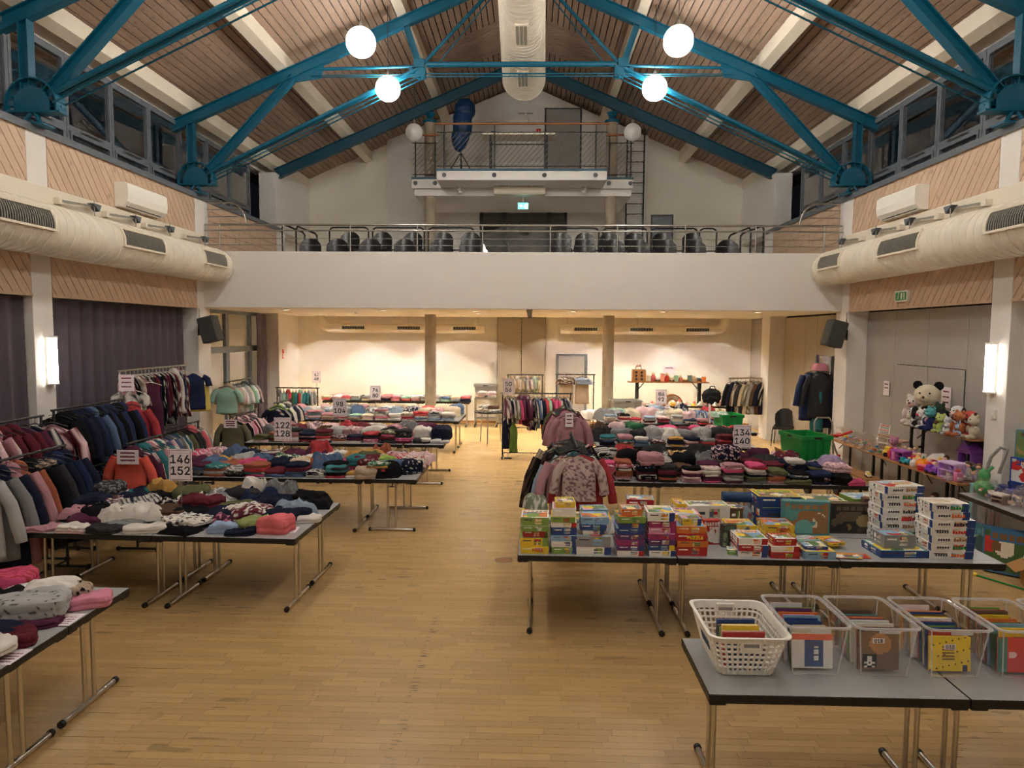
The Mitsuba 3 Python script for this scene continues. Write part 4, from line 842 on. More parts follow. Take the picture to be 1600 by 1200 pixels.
# first row left: dark pile with named pieces along its front
g1 = 'clothes on the first left row'
for a_ in [('folded_shirt', 'mauve folded top lying flattest at the left front corner of the first row', 'fold', (.36, .28, .035), 'dusty pink', 'plain', -4.82, 6.56, TZ, .2),
           ('folded_shirt', 'off-white folded shirt over a pink one, left front edge of the first row', 'fold', (.30, .18, .03), 'pale pink', 'plain', -4.44, 6.50, TZ, 0),
           ('folded_shirt', 'white thin folded shirt upon the pale pink one at the left front edge', 'fold', (.29, .17, .03), 'off-white', 'plain', -4.44, 6.50, TZ+.026, .05),
           ('folded_shirt', 'charcoal folded top hanging low over the front table edge, left', 'fold', (.30, .20, .05), 'charcoal', 'plain', -4.13, 6.50, TZ, -.1),
           ('folded_trousers', 'cream folded trousers at the front edge before the white lettered shirt', 'fold', (.42, .17, .06), 'off-white', 'plain', -3.72, 6.52, TZ, .15),
           ('loose_shirt', 'black top under the white shirt with dark lettering', 'heap', (.44, .26, .06), 'black', 'plain', -3.42, 6.53, TZ, -.25),
           ('folded_shirt', 'white shirt with dark lettering print lying askew at the table joint', 'fold', (.44, .34, .05), 'off-white', 'print', -3.42, 6.70, TZ+.05, -.42, 'charcoal', 5),
           ('folded_shirt', 'light blue folded top at the front edge beside the olive trousers', 'fold', (.30, .22, .07), 'light blue', 'plain', -2.98, 6.58, TZ, .1),
           ('folded_trousers', 'dark navy trousers sticking out under the olive ones', 'fold', (.28, .18, .04), 'navy', 'plain', -2.79, 6.49, TZ, .1),
           ('folded_trousers', 'olive green folded trousers lying askew over the dark ones', 'fold', (.36, .24, .07), (140, 152, 78), 'plain', -2.70, 6.66, TZ+.03, .55, None, 7),
           ('folded_shirt', 'coral pink folded top alone at the right front corner', 'fold', (.32, .25, .12), 'coral', 'plain', -2.49, 6.60, TZ, -.05, None, 8),
           ('folded_trousers', 'white folded jeans with cuff at the right table edge', 'fold', (.34, .2, .05), 'off-white', 'plain', -2.33, 6.98, TZ, .25),
           ('loose_trousers', 'pale washed denim trousers rumpled at the right table edge', 'heap', (.46, .40, .13), 'pale denim', 'plain', -2.50, 7.20, TZ, .6, None, 9),
           ('folded_trousers', 'dark denim jeans folded behind the pale washed ones', 'fold', (.34, .30, .10), 'navy', 'plain', -2.82, 7.36, TZ+.02, .3, None, 10),
           ('loose_shirt', 'black crumpled top at the rear right table corner', 'heap', (.36, .34, .11), 'black', 'plain', -2.40, 7.58, TZ, .2, None, 12),
           ('loose_trousers', 'cream jeans lying askew between dark garments right of the number sign', 'heap', (.5, .24, .08), 'off-white', 'plain', -2.98, 7.08, TZ+.05, .75, None, 13),
           ('folded_shirt', 'black and white broadly striped top behind the number sign pole', 'fold', (.34, .30, .12), 'black', 'bars', -3.74, 7.46, TZ, .35, 'off-white', 14),
           ('loose_shirt', 'off-white long sleeve top spread across the left table middle', 'heap', (.74, .34, .12), 'off-white', 'plain', -4.12, 6.88, TZ+.03, .28, None, 15),
           ('folded_trousers', 'grey folded trousers under the off-white spread top', 'fold', (.36, .26, .05), 'grey', 'plain', -4.05, 6.72, TZ, .1),
           ('loose_shirt', 'coral pink thin top among dark ones at the left', 'heap', (.44, .26, .08), 'dusty pink', 'plain', -4.62, 6.98, TZ+.03, .3, None, 16),
           ('folded_shirt', 'plum folded top in the second line at the left', 'fold', (.36, .26, .07), 'plum', 'plain', -4.48, 6.78, TZ, .1),
           ('folded_sweater', 'large grey folded sweater with lettering on the rear left pile', 'fold', (.46, .38, .11), 'charcoal', 'print', -4.85, 7.62, TZ+.09, .12, 'grey', 17),
           ('folded_sweater', 'brownish mauve folded sweater below the large grey one', 'fold', (.5, .36, .10), 'brown', 'plain', -4.78, 7.56, TZ, .05),
           ('folded_shirt', 'petrol blue folded top right of the large grey sweater', 'heap', (.36, .34, .12), 'teal', 'plain', -4.5, 7.66, TZ, .4, None, 18),
           ('loose_trousers', 'mustard brown trousers below the orange jacket', 'heap', (.4, .26, .16), 'mustard', 'plain', -4.3, 7.85, TZ+.02, -.3, None, 19),
           ('loose_shirt', 'purple patterned blouse behind the olive trousers', 'heap', (.4, .3, .09), 'plum', 'floral', -3.05, 6.90, TZ+.02, .3, 'pink', 20),
           ('loose_trousers', 'blue jeans heap right of the striped top', 'heap', (.5, .4, .16), 'dark blue', 'plain', -3.02, 7.62, TZ, .2, None, 21),
           ('loose_shirt', 'white folded shirt lying far behind on the jeans', 'heap', (.4, .2, .19), 'off-white', 'plain', -3.12, 7.74, TZ+.04, .3, None, 22),
           ('loose_trousers', 'grey cotton shorts on the rear right edge', 'heap', (.44, .3, .2), 'grey', 'plain', -2.82, 7.70, TZ, -.1, None, 23)]:
    nm, lb, kd, sz, bs, pt, x_, y_, z_, an = a_[:10]
    hero(nm, lb, kd, sz, bs, pt, x_, y_, z_, an, a_[10] if len(a_) > 10 else None, a_[11] if len(a_) > 11 else hash((x_, y_)) % 997)
spread(R1, g1, 8, 3, -4.95, -2.4, 6.82, 7.85, DARK, 31, (.09, .16), (.50, .46))
# lower left corner
g0 = 'clothes at the lower left corner'
for a_ in [('folded_sweater', 'red and pink striped knitted sweater at the left picture edge', 'fold', (.42, .30, .10), 'hot pink', 'stripes', -3.95, 4.98, TZ+.02, .5, 'red', 41),
           ('folded_shirt', 'lavender white folded shirt under the striped sweater', 'fold', (.40, .22, .05), 'white', 'plain', -3.70, 4.88, TZ, .5),
           ('loose_shirt', 'black crumpled top left of the dotted trousers', 'heap', (.46, .34, .13), 'black', 'plain', -3.72, 4.60, TZ, .2, None, 42),
           ('folded_sweater', 'cream knitted sweater on the rear edge of the corner table', 'fold', (.34, .30, .11), 'off-white', 'plain', -3.46, 4.80, TZ, .35, None, 43),
           ('folded_trousers', 'light grey trousers with scattered dots lying across the corner table', 'fold', (.62, .34, .11), 'light grey', 'dots', -3.45, 4.46, TZ+.03, .35, 'charcoal', 44),
           ('folded_shirt', 'magenta folded top under the dotted trousers', 'fold', (.44, .22, .04), 'plum', 'plain', -3.34, 4.36, TZ, .35),
           ('folded_shirt', 'top with black and peach lettering print beside the pink one', 'fold', (.24, .22, .09), 'beige', 'print', -3.30, 4.80, TZ, .5, 'black', 46),
           ('folded_shirt', 'pink thin folded blouse at the table corner', 'fold', (.26, .24, .06), 'pink', 'plain', -3.13, 4.74, TZ, .5, None, 47),
           ('folded_trousers', 'navy folded trousers on the nearer corner table', 'fold', (.50, .26, .07), 'navy', 'plain', -3.46, 4.14, TZ, .12, None, 48),
           ('folded_shirt', 'burgundy folded top beside the navy trousers', 'fold', (.26, .24, .06), 'burgundy', 'plain', -3.22, 4.10, TZ, .5, None, 49),
           ('folded_shirt', 'white shirt with collar on the nearest corner table', 'fold', (.44, .36, .06), 'off-white', 'plain', -3.30, 3.86, TZ+.04, -.2, None, 50),
           ('loose_shirt', 'brown black patterned top below the white collar shirt', 'heap', (.5, .40, .06), 'black', 'floral', -3.34, 3.80, TZ, .1, 'brown', 51),
           ('loose_shirt', 'charcoal jumper at the left edge behind the navy trousers', 'heap', (.5, .4, .12), 'charcoal', 'plain', -4.2, 4.4, TZ, .1, None, 52)]:
    nm, lb, kd, sz, bs, pt, x_, y_, z_, an = a_[:10]
    hero(nm, lb, kd, sz, bs, pt, x_, y_, z_, an, a_[10] if len(a_) > 10 else None, a_[11] if len(a_) > 11 else hash((x_, y_)) % 997, g0)
for k, (x, y, a) in enumerate([(-3.12, 4.47, .05), (-3.10, 3.93, .03), (-2.36, 6.66, .1), (-2.30, 7.0, .02)]):
    p = thing('price_note', ['paper note lying on the corner table beside the pink blouse', 'paper note on the nearest corner table edge', 'paper note beside the coral top', 'paper note under the white jeans'][k], 'paper note')
    tw = at(x, y, 0, a); put('sheet', mikit.ply(box(-.07, -.1, TZ+.0005, .07, .1, TZ+.0015), M('paper')), None, p, tw=tw)
    put('print_lines', mikit.ply(cat_([box(-.05, -.07+j*.035, TZ+.0015, .05, -.06+j*.035, TZ+.0019) for j in range(4)]), M('sign_border')), None, p, tw=tw)
# second to fourth rows left
g2, g3, g4 = 'clothes on the second left row', 'clothes on the third left row', 'clothes on the fourth left row'
stacks(R2, g2, 11, -4.95, .275, 9.24, .3, MIXED, (2, 5), line='front', w=.29)
spread(R2, g2, 11, 3, -4.95, -1.5, 9.40, 10.4, MIXED, 61, (.13, .21), (.46, .46))
for a_ in [('loose_trousers', 'wide blue denim trousers spread in the right half of the second row', 'heap', (.56, .40, .16), 'denim blue', 'plain', -2.85, 9.55, TZ+.05, .3, None, 71), ('folded_shirt', 'turquoise folded top at the front of the second row', 'fold', (.28, .26, .07), 'turquoise', 'plain', -2.62, 9.22, TZ+.08, .2, None, 72),
           ('folded_shirt', 'petrol folded shirt beside the denim trousers', 'fold', (.30, .30, .09), 'teal', 'plain', -2.44, 9.6, TZ+.1, .3, None, 73), ('folded_shirt', 'lime yellow folded top in the second row', 'fold', (.26, .24, .08), 'lime', 'plain', -2.02, 9.66, TZ+.1, .6, None, 74),
           ('folded_sweater', 'taupe folded sweater with fringed edge at the table joint', 'fold', (.32, .30, .12), 'beige', 'plain', -2.2, 9.2, TZ, .3, None, 75), ('loose_shirt', 'rust red top at the rear of the second row', 'heap', (.4, .3, .2), 'rust', 'plain', -2.2, 10.2, TZ+.02, .1, None, 76),
           ('loose_shirt', 'bright red top at the rear of the second row', 'heap', (.44, .34, .22), 'red', 'plain', -3.15, 10.25, TZ+.02, .5, None, 77), ('loose_shirt', 'black quilted vest folded at the front right of the second row', 'heap', (.34, .3, .15), 'black', 'plain', -1.9, 9.25, TZ, .1, None, 78)]:
    nm, lb, kd, sz, bs, pt, x_, y_, z_, an, sc_, sd_ = a_; hero(nm, lb, kd, sz, bs, pt, x_, y_, z_, an, sc_, sd_, g2)
stacks(R3, g3, 10, -4.95, .285, 12.18, .3, ROSE, (3, 5), line='front', lowres=True, w=.29)
stacks(R3, g3, 4, -2.1, .16, 12.2, .3, ['grey', 'light grey', 'charcoal', 'off-white'], (1, 2), line='right end', lowres=True, w=.18)
spread(R3, g3, 11, 2, -4.95, -1.5, 12.45, 13.35, ROSE, 62, (.14, .24), (.42, .52))
stacks(R4, g4, 13, -5.6, .30, 15.44, .3, LIGHT, (3, 5), line='front', lowres=True, w=.3)
spread(R4, g4, 13, 2, -5.7, -1.65, 15.7, 16.7, LIGHT, 63, (.15, .26), (.42, .52))
# right rows
h1, h2, h3 = 'clothes on the first right row', 'clothes on the second right row', 'clothes on the third right row'
stacks(Q1, h1, 9, .85, .285, 9.24, .3, ROSE, (4, 7), line='front', a=-.012, hmax=.3)
stacks(Q1, h1, 3, 3.98-.57, .285, 9.2, .3, DARK, (2, 4), line='right front', a=-.012)
stacks(Q1, h1, 11, .8, .30, 9.58, .3, ROSE+DARK, (3, 6), line='second line', a=-.012, lowres=True, hmax=.26)
spread(Q1, h1, 9, 2, .9, 4.3, 9.8, 10.5, ROSE+DARK, 64, (.16, .28), (.46, .42))
for a_ in [('folded_sweater', 'thick dusty pink folded pullover topping its stack in the first right row', 'fold', (.34, .30, .12), 'dusty pink', 'plain', 1.62, 9.24, TZ+.22, .1, None, 81), ('folded_sweater', 'navy sweatshirt with pink lettering leaning on a stack', 'fold', (.36, .26, .15), 'navy', 'print', 2.72, 9.62, TZ+.24, .05, 'pale pink', 82),
           ('folded_shirt', 'olive green camouflage top at the front edge under the tags', 'fold', (.38, .26, .05), 'olive', 'dots', 3.52, 9.16, TZ, -.1, 'khaki', 83), ('folded_shirt', 'hot pink folded top at the right end of the first right row', 'fold', (.26, .22, .05), 'hot pink', 'plain', 4.26, 9.12, TZ, 0, None, 84),
           ('folded_shirt', 'black folded top with label at the right of the first right row', 'fold', (.34, .3, .09), 'black', 'plain', 3.75, 9.25, TZ+.02, -.4, None, 85), ('folded_trousers', 'navy trousers on a grey pair right of the number sign', 'fold', (.42, .34, .10), 'navy', 'plain', 3.62, 9.62, TZ+.1, -.45, None, 86),
           ('folded_shirt', 'pale pink flowered top on the rightmost stack', 'fold', (.3, .28, .09), 'pale pink', 'floral', 4.12, 9.3, TZ+.14, .1, 'dusty pink', 87), ('loose_shirt', 'lilac top on the rightmost stack behind the flowered one', 'heap', (.4, .3, .1), 'lilac', 'plain', 4.14, 9.55, TZ+.18, .2, None, 88)]:
    nm, lb, kd, sz, bs, pt, x_, y_, z_, an, sc_, sd_ = a_; hero(nm, lb, kd, sz, bs, pt, x_, y_, z_, an, sc_, sd_, h1)
stacks(Q2, h2, 9, 1.25, .29, 12.2, .3, ROSE+MIXED, (3, 5), line='front', lowres=True)
spread(Q2, h2, 9, 2, 1.2, 3.95, 12.5, 13.4, ROSE+MIXED, 65, (.16, .28), (.40, .50))
stacks(Q3, h3, 9, 1.62, .29, 15.24, .3, LIGHT+ROSE, (3, 5), line='front', lowres=True)
spread(Q3, h3, 9, 2, 1.6, 4.3, 15.55, 16.5, LIGHT, 66, (.16, .28), (.40, .52))
# the farthest clothes, along the back wall
far = []; farc = []
r = np.random.default_rng(5)
for i in range(15):
    for j in range(2):
        for k in range(2):
            col = LIGHT[int(r.integers(len(LIGHT)))]; m = fold_mesh(.27, .3, .07, int(r.integers(999)), 2, .015, (18, 8)); m.apply_translation((-5.85+i*.285, 19.7+j*.32, TZ+k*.06+r.uniform(0, .03))); far.append(m); farc.append(paint(m.vertices, col, 'plain', i))
fk = num('folded_clothes'); scene[fk] = mikit.ply(cat_(far), M('cloth'), smooth=True, color=np.vstack(farc)); tag(fk, 'folded children clothes heaped on the tables along the left back wall', 'clothes', None, 'stuff')

# ---------------------------------------------------------------- garments on rails
def garment_meshes(W, L, t, sl, seed, hood=False, flare=1.0, straps=False, trousers=False):
    """(body, [sleeves], hanger): a garment hanging from a rail; x = its width, z = 0 at the rail."""
    r = np.random.default_rng(seed); rows = 13; nu = 22
    u = np.arange(nu)*2*np.pi/nu; V = []
    for k in range(rows):
        f = k/(rows-1); z = -.10-f*L
        sh = min(1., .32+f*6) if not trousers else .85
        hw = W/2*sh*(.86+.14*f*flare) if not straps else W/2*(.6+.4*min(1, f*2.2))*flare
        th = t*(.45+.55*min(1., f*4))*(.85+.15*f)
        zz = z-.035*0
        q = np.stack([np.cos(u)*2+seed, np.sin(u)*2, np.full(nu, f*3)], -1)
        nz = 1+.28*(meshkit.noise(q*1.3, seed)-.5)
        V.append(np.stack([np.sign(np.cos(u))*np.abs(np.cos(u))**.7*hw*(1+.05*(nz-1)), np.sin(u)*th*nz+.012*np.sin(f*9+seed), np.full(nu, zz)-.02*(np.abs(np.cos(u)) if f < .15 else 0)], -1))
    V = np.vstack(V+[[[0, 0, -.095]], [[0, 0, -.10-L+.004]]]); n = rows*nu; i = np.arange(nu); j = (i+1) % nu; F = []
    for k in range(rows-1): F += [np.stack([i+k*nu, i+(k+1)*nu, j+(k+1)*nu], 1), np.stack([i+k*nu, j+(k+1)*nu, j+k*nu], 1)]
    F += [np.stack([j, i*0+n, i], 1), np.stack([i+(rows-1)*nu, i*0+n+1, j+(rows-1)*nu], 1)]
    body = trimesh.Trimesh(V, np.vstack(F), process=False)
    if hood:
        h = ball((0, .02+t*.5, -.13), 1, 2, (.11, .06, .10)); body = cat_([body, h])
    sleeves = []
    if sl > 0:
        for sx in (-1, 1):
            a = np.array([sx*W*.40, 0, -.16]); b = np.array([sx*(W*.5+.03+sl*.16), .02*r.uniform(-1, 1), -.16-sl])
            P = [a, a*.6+b*.4+[sx*.035, 0, .02], a*.25+b*.75+[sx*.02, 0, 0], b]
            m = path(P, .055, 10); c = m.vertices.copy()
            kz = np.clip((a[2]-c[:, 2])/sl, 0, 1); m.vertices = c+(meshkit.noise(c*22+seed, seed)-.5)[:, None]*[.02, .02, .004]
            m.vertices[:, 1] = m.vertices[:, 1]*np.clip(t/.055, .5, 1.1)
            sleeves.append(m)
    hook = path([(-.17, 0, -.125), (-.06, 0, -.085), (0, 0, -.075), (.06, 0, -.085), (.17, 0, -.125)], .006, 6)
    hook = cat_([hook, path([(0, 0, -.075), (0, 0, -.02)]+[(.018*math.sin(a_), 0, .004+.016*math.cos(a_)-.008) for a_ in np.linspace(3.6, -1.2, 8)], .003, 6)])
    return body, sleeves, hook
COUNT = [0]
def hang(x, y, zr, a, col, kind, label, group, W=.42, L=.6, t=.05, sl=.45, pat='plain', sec=None, hood=False, fur=None, seed=None, hanger='dark_metal', flare=1., straps=False, fine=0):
    COUNT[0] += 1; seed = seed or COUNT[0]*13 % 991
    b, ss, hk = garment_meshes(W, L, t, sl, seed, hood, flare, straps)
    for _ in range(fine): b = b.subdivide(); ss = [m.subdivide() for m in ss]
    g = thing(kind, label, 'garment', group); tw = at(x, y, zr, a)
    def pc(name, m, c, p=pat): scene[num(f'{g}__{name}')] = {**mikit.ply(m, M('cloth'), smooth=True, color=paint(m.vertices, c, p, seed, sec)), 'to_world': tw}
    pc('body', b, col)
    for m in ss: pc('sleeve', m, col)
    put('hanger', mikit.ply(hk, M(hanger)), None, g, tw=tw)
    if fur:
        m = lathe([(.075, -.03), (.11, -.012), (.115, .02), (.08, .035), (.06, .0), (.075, -.03)], 22, at=(0, 0, -.14)); v = m.subdivide(); q = v.vertices; v.vertices = q+((meshkit.noise(q*90, 4)-.5)*.05)[:, None]*(q-[0, 0, -.14])/.1
        scene[num(f'{g}__fur_collar')] = {**mikit.ply(v, M('cloth'), smooth=False, color=paint(v.vertices, fur, 'dots', 3, 'brown')), 'to_world': tw}
    zlo = -.10-L
    return g
def rail_rack(p0, p1, z, label, base=.5, over=.04, m='dark_metal'):
    """Clothes rail: horizontal bar on two posts with cross feet."""
    k = thing('clothes_rail', label, 'clothes rack')
    p0, p1 = np.array([*p0, z]), np.array([*p1, z]); d = (p1-p0)/np.linalg.norm(p1-p0); n = np.array([-d[1], d[0], 0])
    put('bar', tube(p0-d*over, p1+d*.04, .014, 10), m, k, True)
    for i, p in enumerate((p0, p1)):
        q = np.array([p[0], p[1], .03])
        put('post', tube(q, p, .014, 10), m, k, True)
        put('foot', tube(q-n*base/2, q+n*base/2, .016, 8), m, k, 40)
        [put('wheel', tube(q+sg*n*base/2*.95+[0, 0, -.001]-d*.012, q+sg*n*base/2*.95+[0, 0, -.001]+d*.012, .028, 12), 'black', k) for sg in (-1, 1)]
    put('lower_bar', tube(p0*[1, 1, 0]+[0, 0, .10], p1*[1, 1, 0]+[0, 0, .10], .010, 8), m, k, True)
    return k
def fill(p0, p1, z, n, pal, kind, where, group, face=0., cats=None, order='from the aisle end', **kw):
    """Garments in a line on the bar from p0 to p1, each turned across the bar."""
    p0, p1 = np.asarray(p0, float), np.asarray(p1, float); d = p1-p0; ang = math.atan2(d[1], d[0])+math.pi/2
    r = np.random.default_rng(int(abs(p0[0]*100)+abs(p1[1]*10)+n))
    W0, L0, S0, T0 = kw.pop('W', .42), kw.pop('L', .6), kw.pop('sl', .45), kw.pop('t', .045)
    pats = kw.pop('pats', ['plain']*6+['dots', 'floral', 'stripes'])
    for k in range(n):
        p = p0+d*(k+.5)/n; col = pal[int(r.integers(len(pal)))]; pat = pats[int(r.integers(len(pats)))]
        sec = 'off-white' if col not in ('off-white', 'white', 'cream', 'pale pink') else 'dusty pink'
        hang(p[0], p[1], z, ang+face+r.uniform(-.16, .16), col, kind, f'{PWORD[pat]}{col} {kind.replace("_", " ")}, {ORD[k]} {order}, {where}', group, W=W0*r.uniform(.85, 1.1), L=L0*r.uniform(.8, 1.12), sl=S0*r.uniform(.8, 1.05) if S0 else 0, t=T0*r.uniform(.8, 1.2), pat=pat, sec=sec, hood=r.random() < kw.get('hoodp', .3), **{q: v for q, v in kw.items() if q != 'hoodp'})
# centre: two short rails behind the board games, and the children's rail farther back
rail_rack((.54, 8.12), (.54, 8.95), 1.40, 'clothes rail right of the aisle under the flowered pale pink blouse', over=.36)
fill((.52, 8.05), (.52, 8.95), 1.40, 12, ['red', 'burgundy', 'black', 'dusty pink', 'charcoal', 'black', 'brown', 'dark blue', 'teal', 'black', 'green', 'navy'], 'jacket', 'on the first aisle rail', 'jackets on the first aisle rail', order='from the camera', W=.52, L=.66, sl=.5, t=.05)
hang(.56, 7.80, 1.40, -.05, (214, 184, 176), 'blouse', 'pale pink flowered blouse hanging foremost on the aisle rail, facing the camera', None, W=.40, L=.52, sl=.38, t=.045, pat='floral', sec=(150, 96, 104), seed=101, fine=2)
hang(.60, 7.89, 1.40, -.02, 'red', 'jacket', 'red raincoat behind the flowered blouse', None, W=.50, L=.62, sl=.5, t=.05, seed=102)
hang(.40, 7.97, 1.36, .5, 'dusty pink', 'coat', 'dusty pink coat with fur hood hanging left of the flowered blouse', None, W=.50, L=.74, sl=.5, t=.07, fur='beige', seed=103)
hang(.34, 8.12, 1.30, .6, 'pale denim', 'coat', 'pale denim coat at the left flank of the aisle rail', None, W=.5, L=.8, sl=.5, t=.05, seed=104)
hang(.30, 8.30, 1.36, .5, 'black', 'coat', 'dark leaf patterned coat at the left flank of the aisle rail', None, W=.60, L=.84, sl=.58, t=.07, pat='floral', sec='brown', seed=105, fine=1)
hang(.36, 8.55, 1.40, .4, 'charcoal', 'shirt', 'black and beige checked shirt on the aisle rail', None, W=.54, L=.52, sl=.5, t=.06, pat='check', sec='beige', seed=106, fine=1)
rail_rack((.60, 11.0), (.60, 11.9), 1.50, 'second clothes rail right of the aisle under the dusty pink hooded jacket', over=.30)
fill((.58, 10.95), (.58, 11.9), 1.50, 12, ['burgundy', 'plum', 'black', 'dusty pink', 'mustard', 'dark blue', 'olive', 'teal', 'green'], 'jacket', 'on the second aisle rail', 'jackets on the second aisle rail', order='from the camera', W=.46, L=.55, sl=.46, t=.05)
hang(.62, 10.74, 1.50, -.03, 'dusty pink', 'jacket', 'dusty pink hooded jacket foremost on the second aisle rail', None, W=.46, L=.44, sl=.40, t=.06, hood=True, fur='dusty pink', seed=107)
rail_rack((-.6, 14.86), (.86, 14.86), 1.40, 'long rail of children clothes across the aisle end')
fill((-.55, 14.86), (.84, 14.86), 1.40, 17, ['denim blue', 'navy', 'navy', 'charcoal', 'khaki', 'grey', 'olive', 'hot pink', 'mint', 'light grey', 'plum', 'red', 'denim blue'], 'jacket', 'on the rail at the aisle end', 'children clothes on the rail at the aisle end', order='from left', W=.34, L=.62, sl=.40, t=.04, face=.35)
hang(-.36, 14.72, .86, math.pi/2-.9, 'olive green', 'trousers', 'long grass green trousers hanging low from the rail at the aisle end', None, W=.2, L=.62, sl=0, t=.06, seed=108)
hang(-.5, 14.74, .98, math.pi/2-.9, 'navy', 'trousers', 'dark navy trousers hanging low left of the green ones', None, W=.26, L=.66, sl=0, t=.06, seed=109)
rail_rack((-.62, 18.9), (.32, 18.9), 1.56, 'far rail of baby clothes before the grey partition', .4)
fill((-.5, 18.9), (.25, 18.9), 1.56, 11, ['off-white', 'cream', 'beige', 'grey', 'light grey', 'white', 'mint'], 'baby_suit', 'on the far rail before the partition', 'baby clothes on the far rail', order='from left', W=.3, L=.42, sl=.26, t=.035, face=.3)
rail_rack((.72, 19.2), (1.75, 19.2), 1.56, 'far rail with two hanging baby sleeping bags before the grey door', .4)
for k, x in enumerate((.98, 1.42)):
    hang(x, 19.1, 1.56, .05, 'beige', 'sleeping_bag', f'beige baby sleeping bag hanging before the grey door, {"left" if k == 0 else "right"} one', None, W=.40, L=.70, sl=.10, t=.09, pat='plain', flare=1.25, seed=110+k)
    hang(x, 19.0, 1.60, .0, 'light blue' if k else 'brown', 'romper', f'{"light blue dotted" if k else "brown and white"} romper hanging over the {"right" if k else "left"} sleeping bag', None, W=.36, L=.2, sl=.14, t=.06, pat='dots' if k else 'print', seed=114+k)
# left wall rails
rail_rack((-5.62, 5.9), (-5.62, 7.75), 1.70, 'rear coat rail at the left picture edge')
fill((-5.62, 7.72), (-5.62, 6.1), 1.70, 12, ['pale pink', 'dusty pink', 'plum', 'grey', 'burgundy', 'navy', 'off-white', 'brown'], 'coat', 'on the rear left edge rail', 'coats on the rear left edge rail', order='from the lamp pillar', W=.42, L=.6, sl=.46)
hang(-5.50, 7.74, 1.70, .35, 'burgundy', 'coat', 'burgundy flowered coat at the end of the rear left edge rail', None, W=.5, L=.62, sl=.5, t=.06, pat='floral', sec='pale pink', seed=121)
rail_rack((-5.20, 5.7), (-5.20, 7.5), 1.40, 'front coat rail at the left picture edge')
for k, (c, y, L, fur) in enumerate([('navy', 7.45, .95, None), ('dark blue', 7.32, .95, None), ('navy', 7.18, .92, 'beige'), ('charcoal', 7.05, .92, 'beige'), ('black', 6.92, .85, None), ('rust', 6.76, .92, None), ('dusty pink', 6.66, .98, None), ('navy', 6.52, .95, None), ('grey', 6.38, .85, None), ('light grey', 6.2, .8, None)]):
    hang(-5.20, y, 1.40, .45, c, 'coat', f'{c} long coat{" with fur collar" if fur else ""}, {ORD[k]} from lamp pillar, front left edge rail', 'coats on the front left edge rail', W=.52, L=L, sl=.58, t=.065, fur=fur, hood=not fur, seed=130+k)
rail_rack((-5.75, 8.15), (-5.75, 9.55), 1.72, 'rail of dark blue jackets between the pillar and the dresses')
fill((-5.75, 9.5), (-5.75, 8.2), 1.72, 14, ['navy', 'navy', 'dark blue', 'black', 'black', 'dark blue', 'navy', 'denim blue'], 'jacket', 'on the dark jacket rail', 'jackets on the dark jacket rail', order='from the red coat', W=.46, L=.68, sl=.5, t=.055, hoodp=.6, pats=['plain'])
hang(-5.62, 9.56, 1.72, .4, 'red', 'coat', 'bright red hooded coat at the end of the dark jacket rail', None, W=.46, L=.66, sl=.5, t=.06, hood=True, seed=141)
rail_rack((-5.55, 8.15), (-5.55, 9.6), .96, 'low rail of black trousers below the dark jackets')
fill((-5.55, 9.55), (-5.55, 8.2), .96, 10, ['black', 'navy', 'black', 'charcoal'], 'trousers', 'on the low rail below the jackets', 'trousers on the low rail', order='from the red coat', W=.34, L=.72, sl=0, t=.05, pats=['plain'])
rail_rack((-5.95, 9.85), (-5.95, 11.75), 2.10, 'high rail with white hangers before the curtain', m='steel')
fill((-5.95, 9.95), (-5.95, 11.7), 2.10, 17, ['plum', 'dusty pink', 'burgundy', 'navy', 'beige', 'charcoal', 'dark blue', 'off-white', 'pink', 'black'], 'dress', 'on the high rail', 'dresses on the high rail', order='from the camera', W=.36, L=.78, sl=0, t=.045, hanger='white_plastic', pats=['plain', 'dots', 'floral', 'plain', 'print'], face=-.5, flare=1.5)
hang(-5.85, 9.93, 1.9, .3, 'off-white', 'dress', 'white flowered dress hanging lowest at the near end of the high rail', None, W=.34, L=.66, sl=.16, t=.05, pat='floral', sec='charcoal', seed=151, hanger='white_plastic')
hang(-5.80, 10.35, 1.98, .3, 'plum', 'dress', 'purple satin dress near the white flowered one on the high rail', None, W=.36, L=.8, sl=0, t=.05, seed=152, straps=True, hanger='white_plastic')
hang(-5.80, 11.72, 2.06, .35, 'dark blue', 'dress', 'dark blue dress at the far end of the high rail', None, W=.38, L=.62, sl=.16, t=.05, seed=153, hanger='white_plastic')
hang(-5.72, 11.78, 1.9, .5, 'yellow', 'dress', 'yellow dress peeping out at the far end of the high rail', None, W=.34, L=.5, sl=0, t=.04, seed=154, hanger='white_plastic')
rail_rack((-5.8, 9.95), (-5.8, 11.85), 1.12, 'low rail of coats below the high dresses')
fill((-5.8, 10.0), (-5.8, 11.8), 1.12, 14, ['teal', 'dusty pink', 'pink', 'coral', 'green', 'charcoal', 'olive', 'denim blue', 'grey', 'dark blue'], 'jacket', 'on the low rail below the dresses', 'jackets on the low rail', order='from the camera', W=.44, L=.52, sl=.44)
rail_rack((-4.78, 8.16), (-4.78, 8.75), 1.34, 'short rail carrying the orange jacket behind the first clothes row', over=.18)
hang(-4.76, 8.02, 1.34, -.03, 'orange', 'jacket', 'bright orange jacket facing the camera behind the first clothes row', None, W=.42, L=.52, sl=.44, t=.05, seed=161, hood=False)
fill((-4.78, 8.12), (-4.78, 8.75), 1.34, 8, ['burgundy', 'pale pink', 'dusty pink', 'teal', 'plum', 'pink'], 'jacket', 'behind the orange jacket', 'jackets behind the orange jacket', order='from the camera', W=.42, L=.5, sl=.42, pats=['dots', 'plain', 'stripes'])
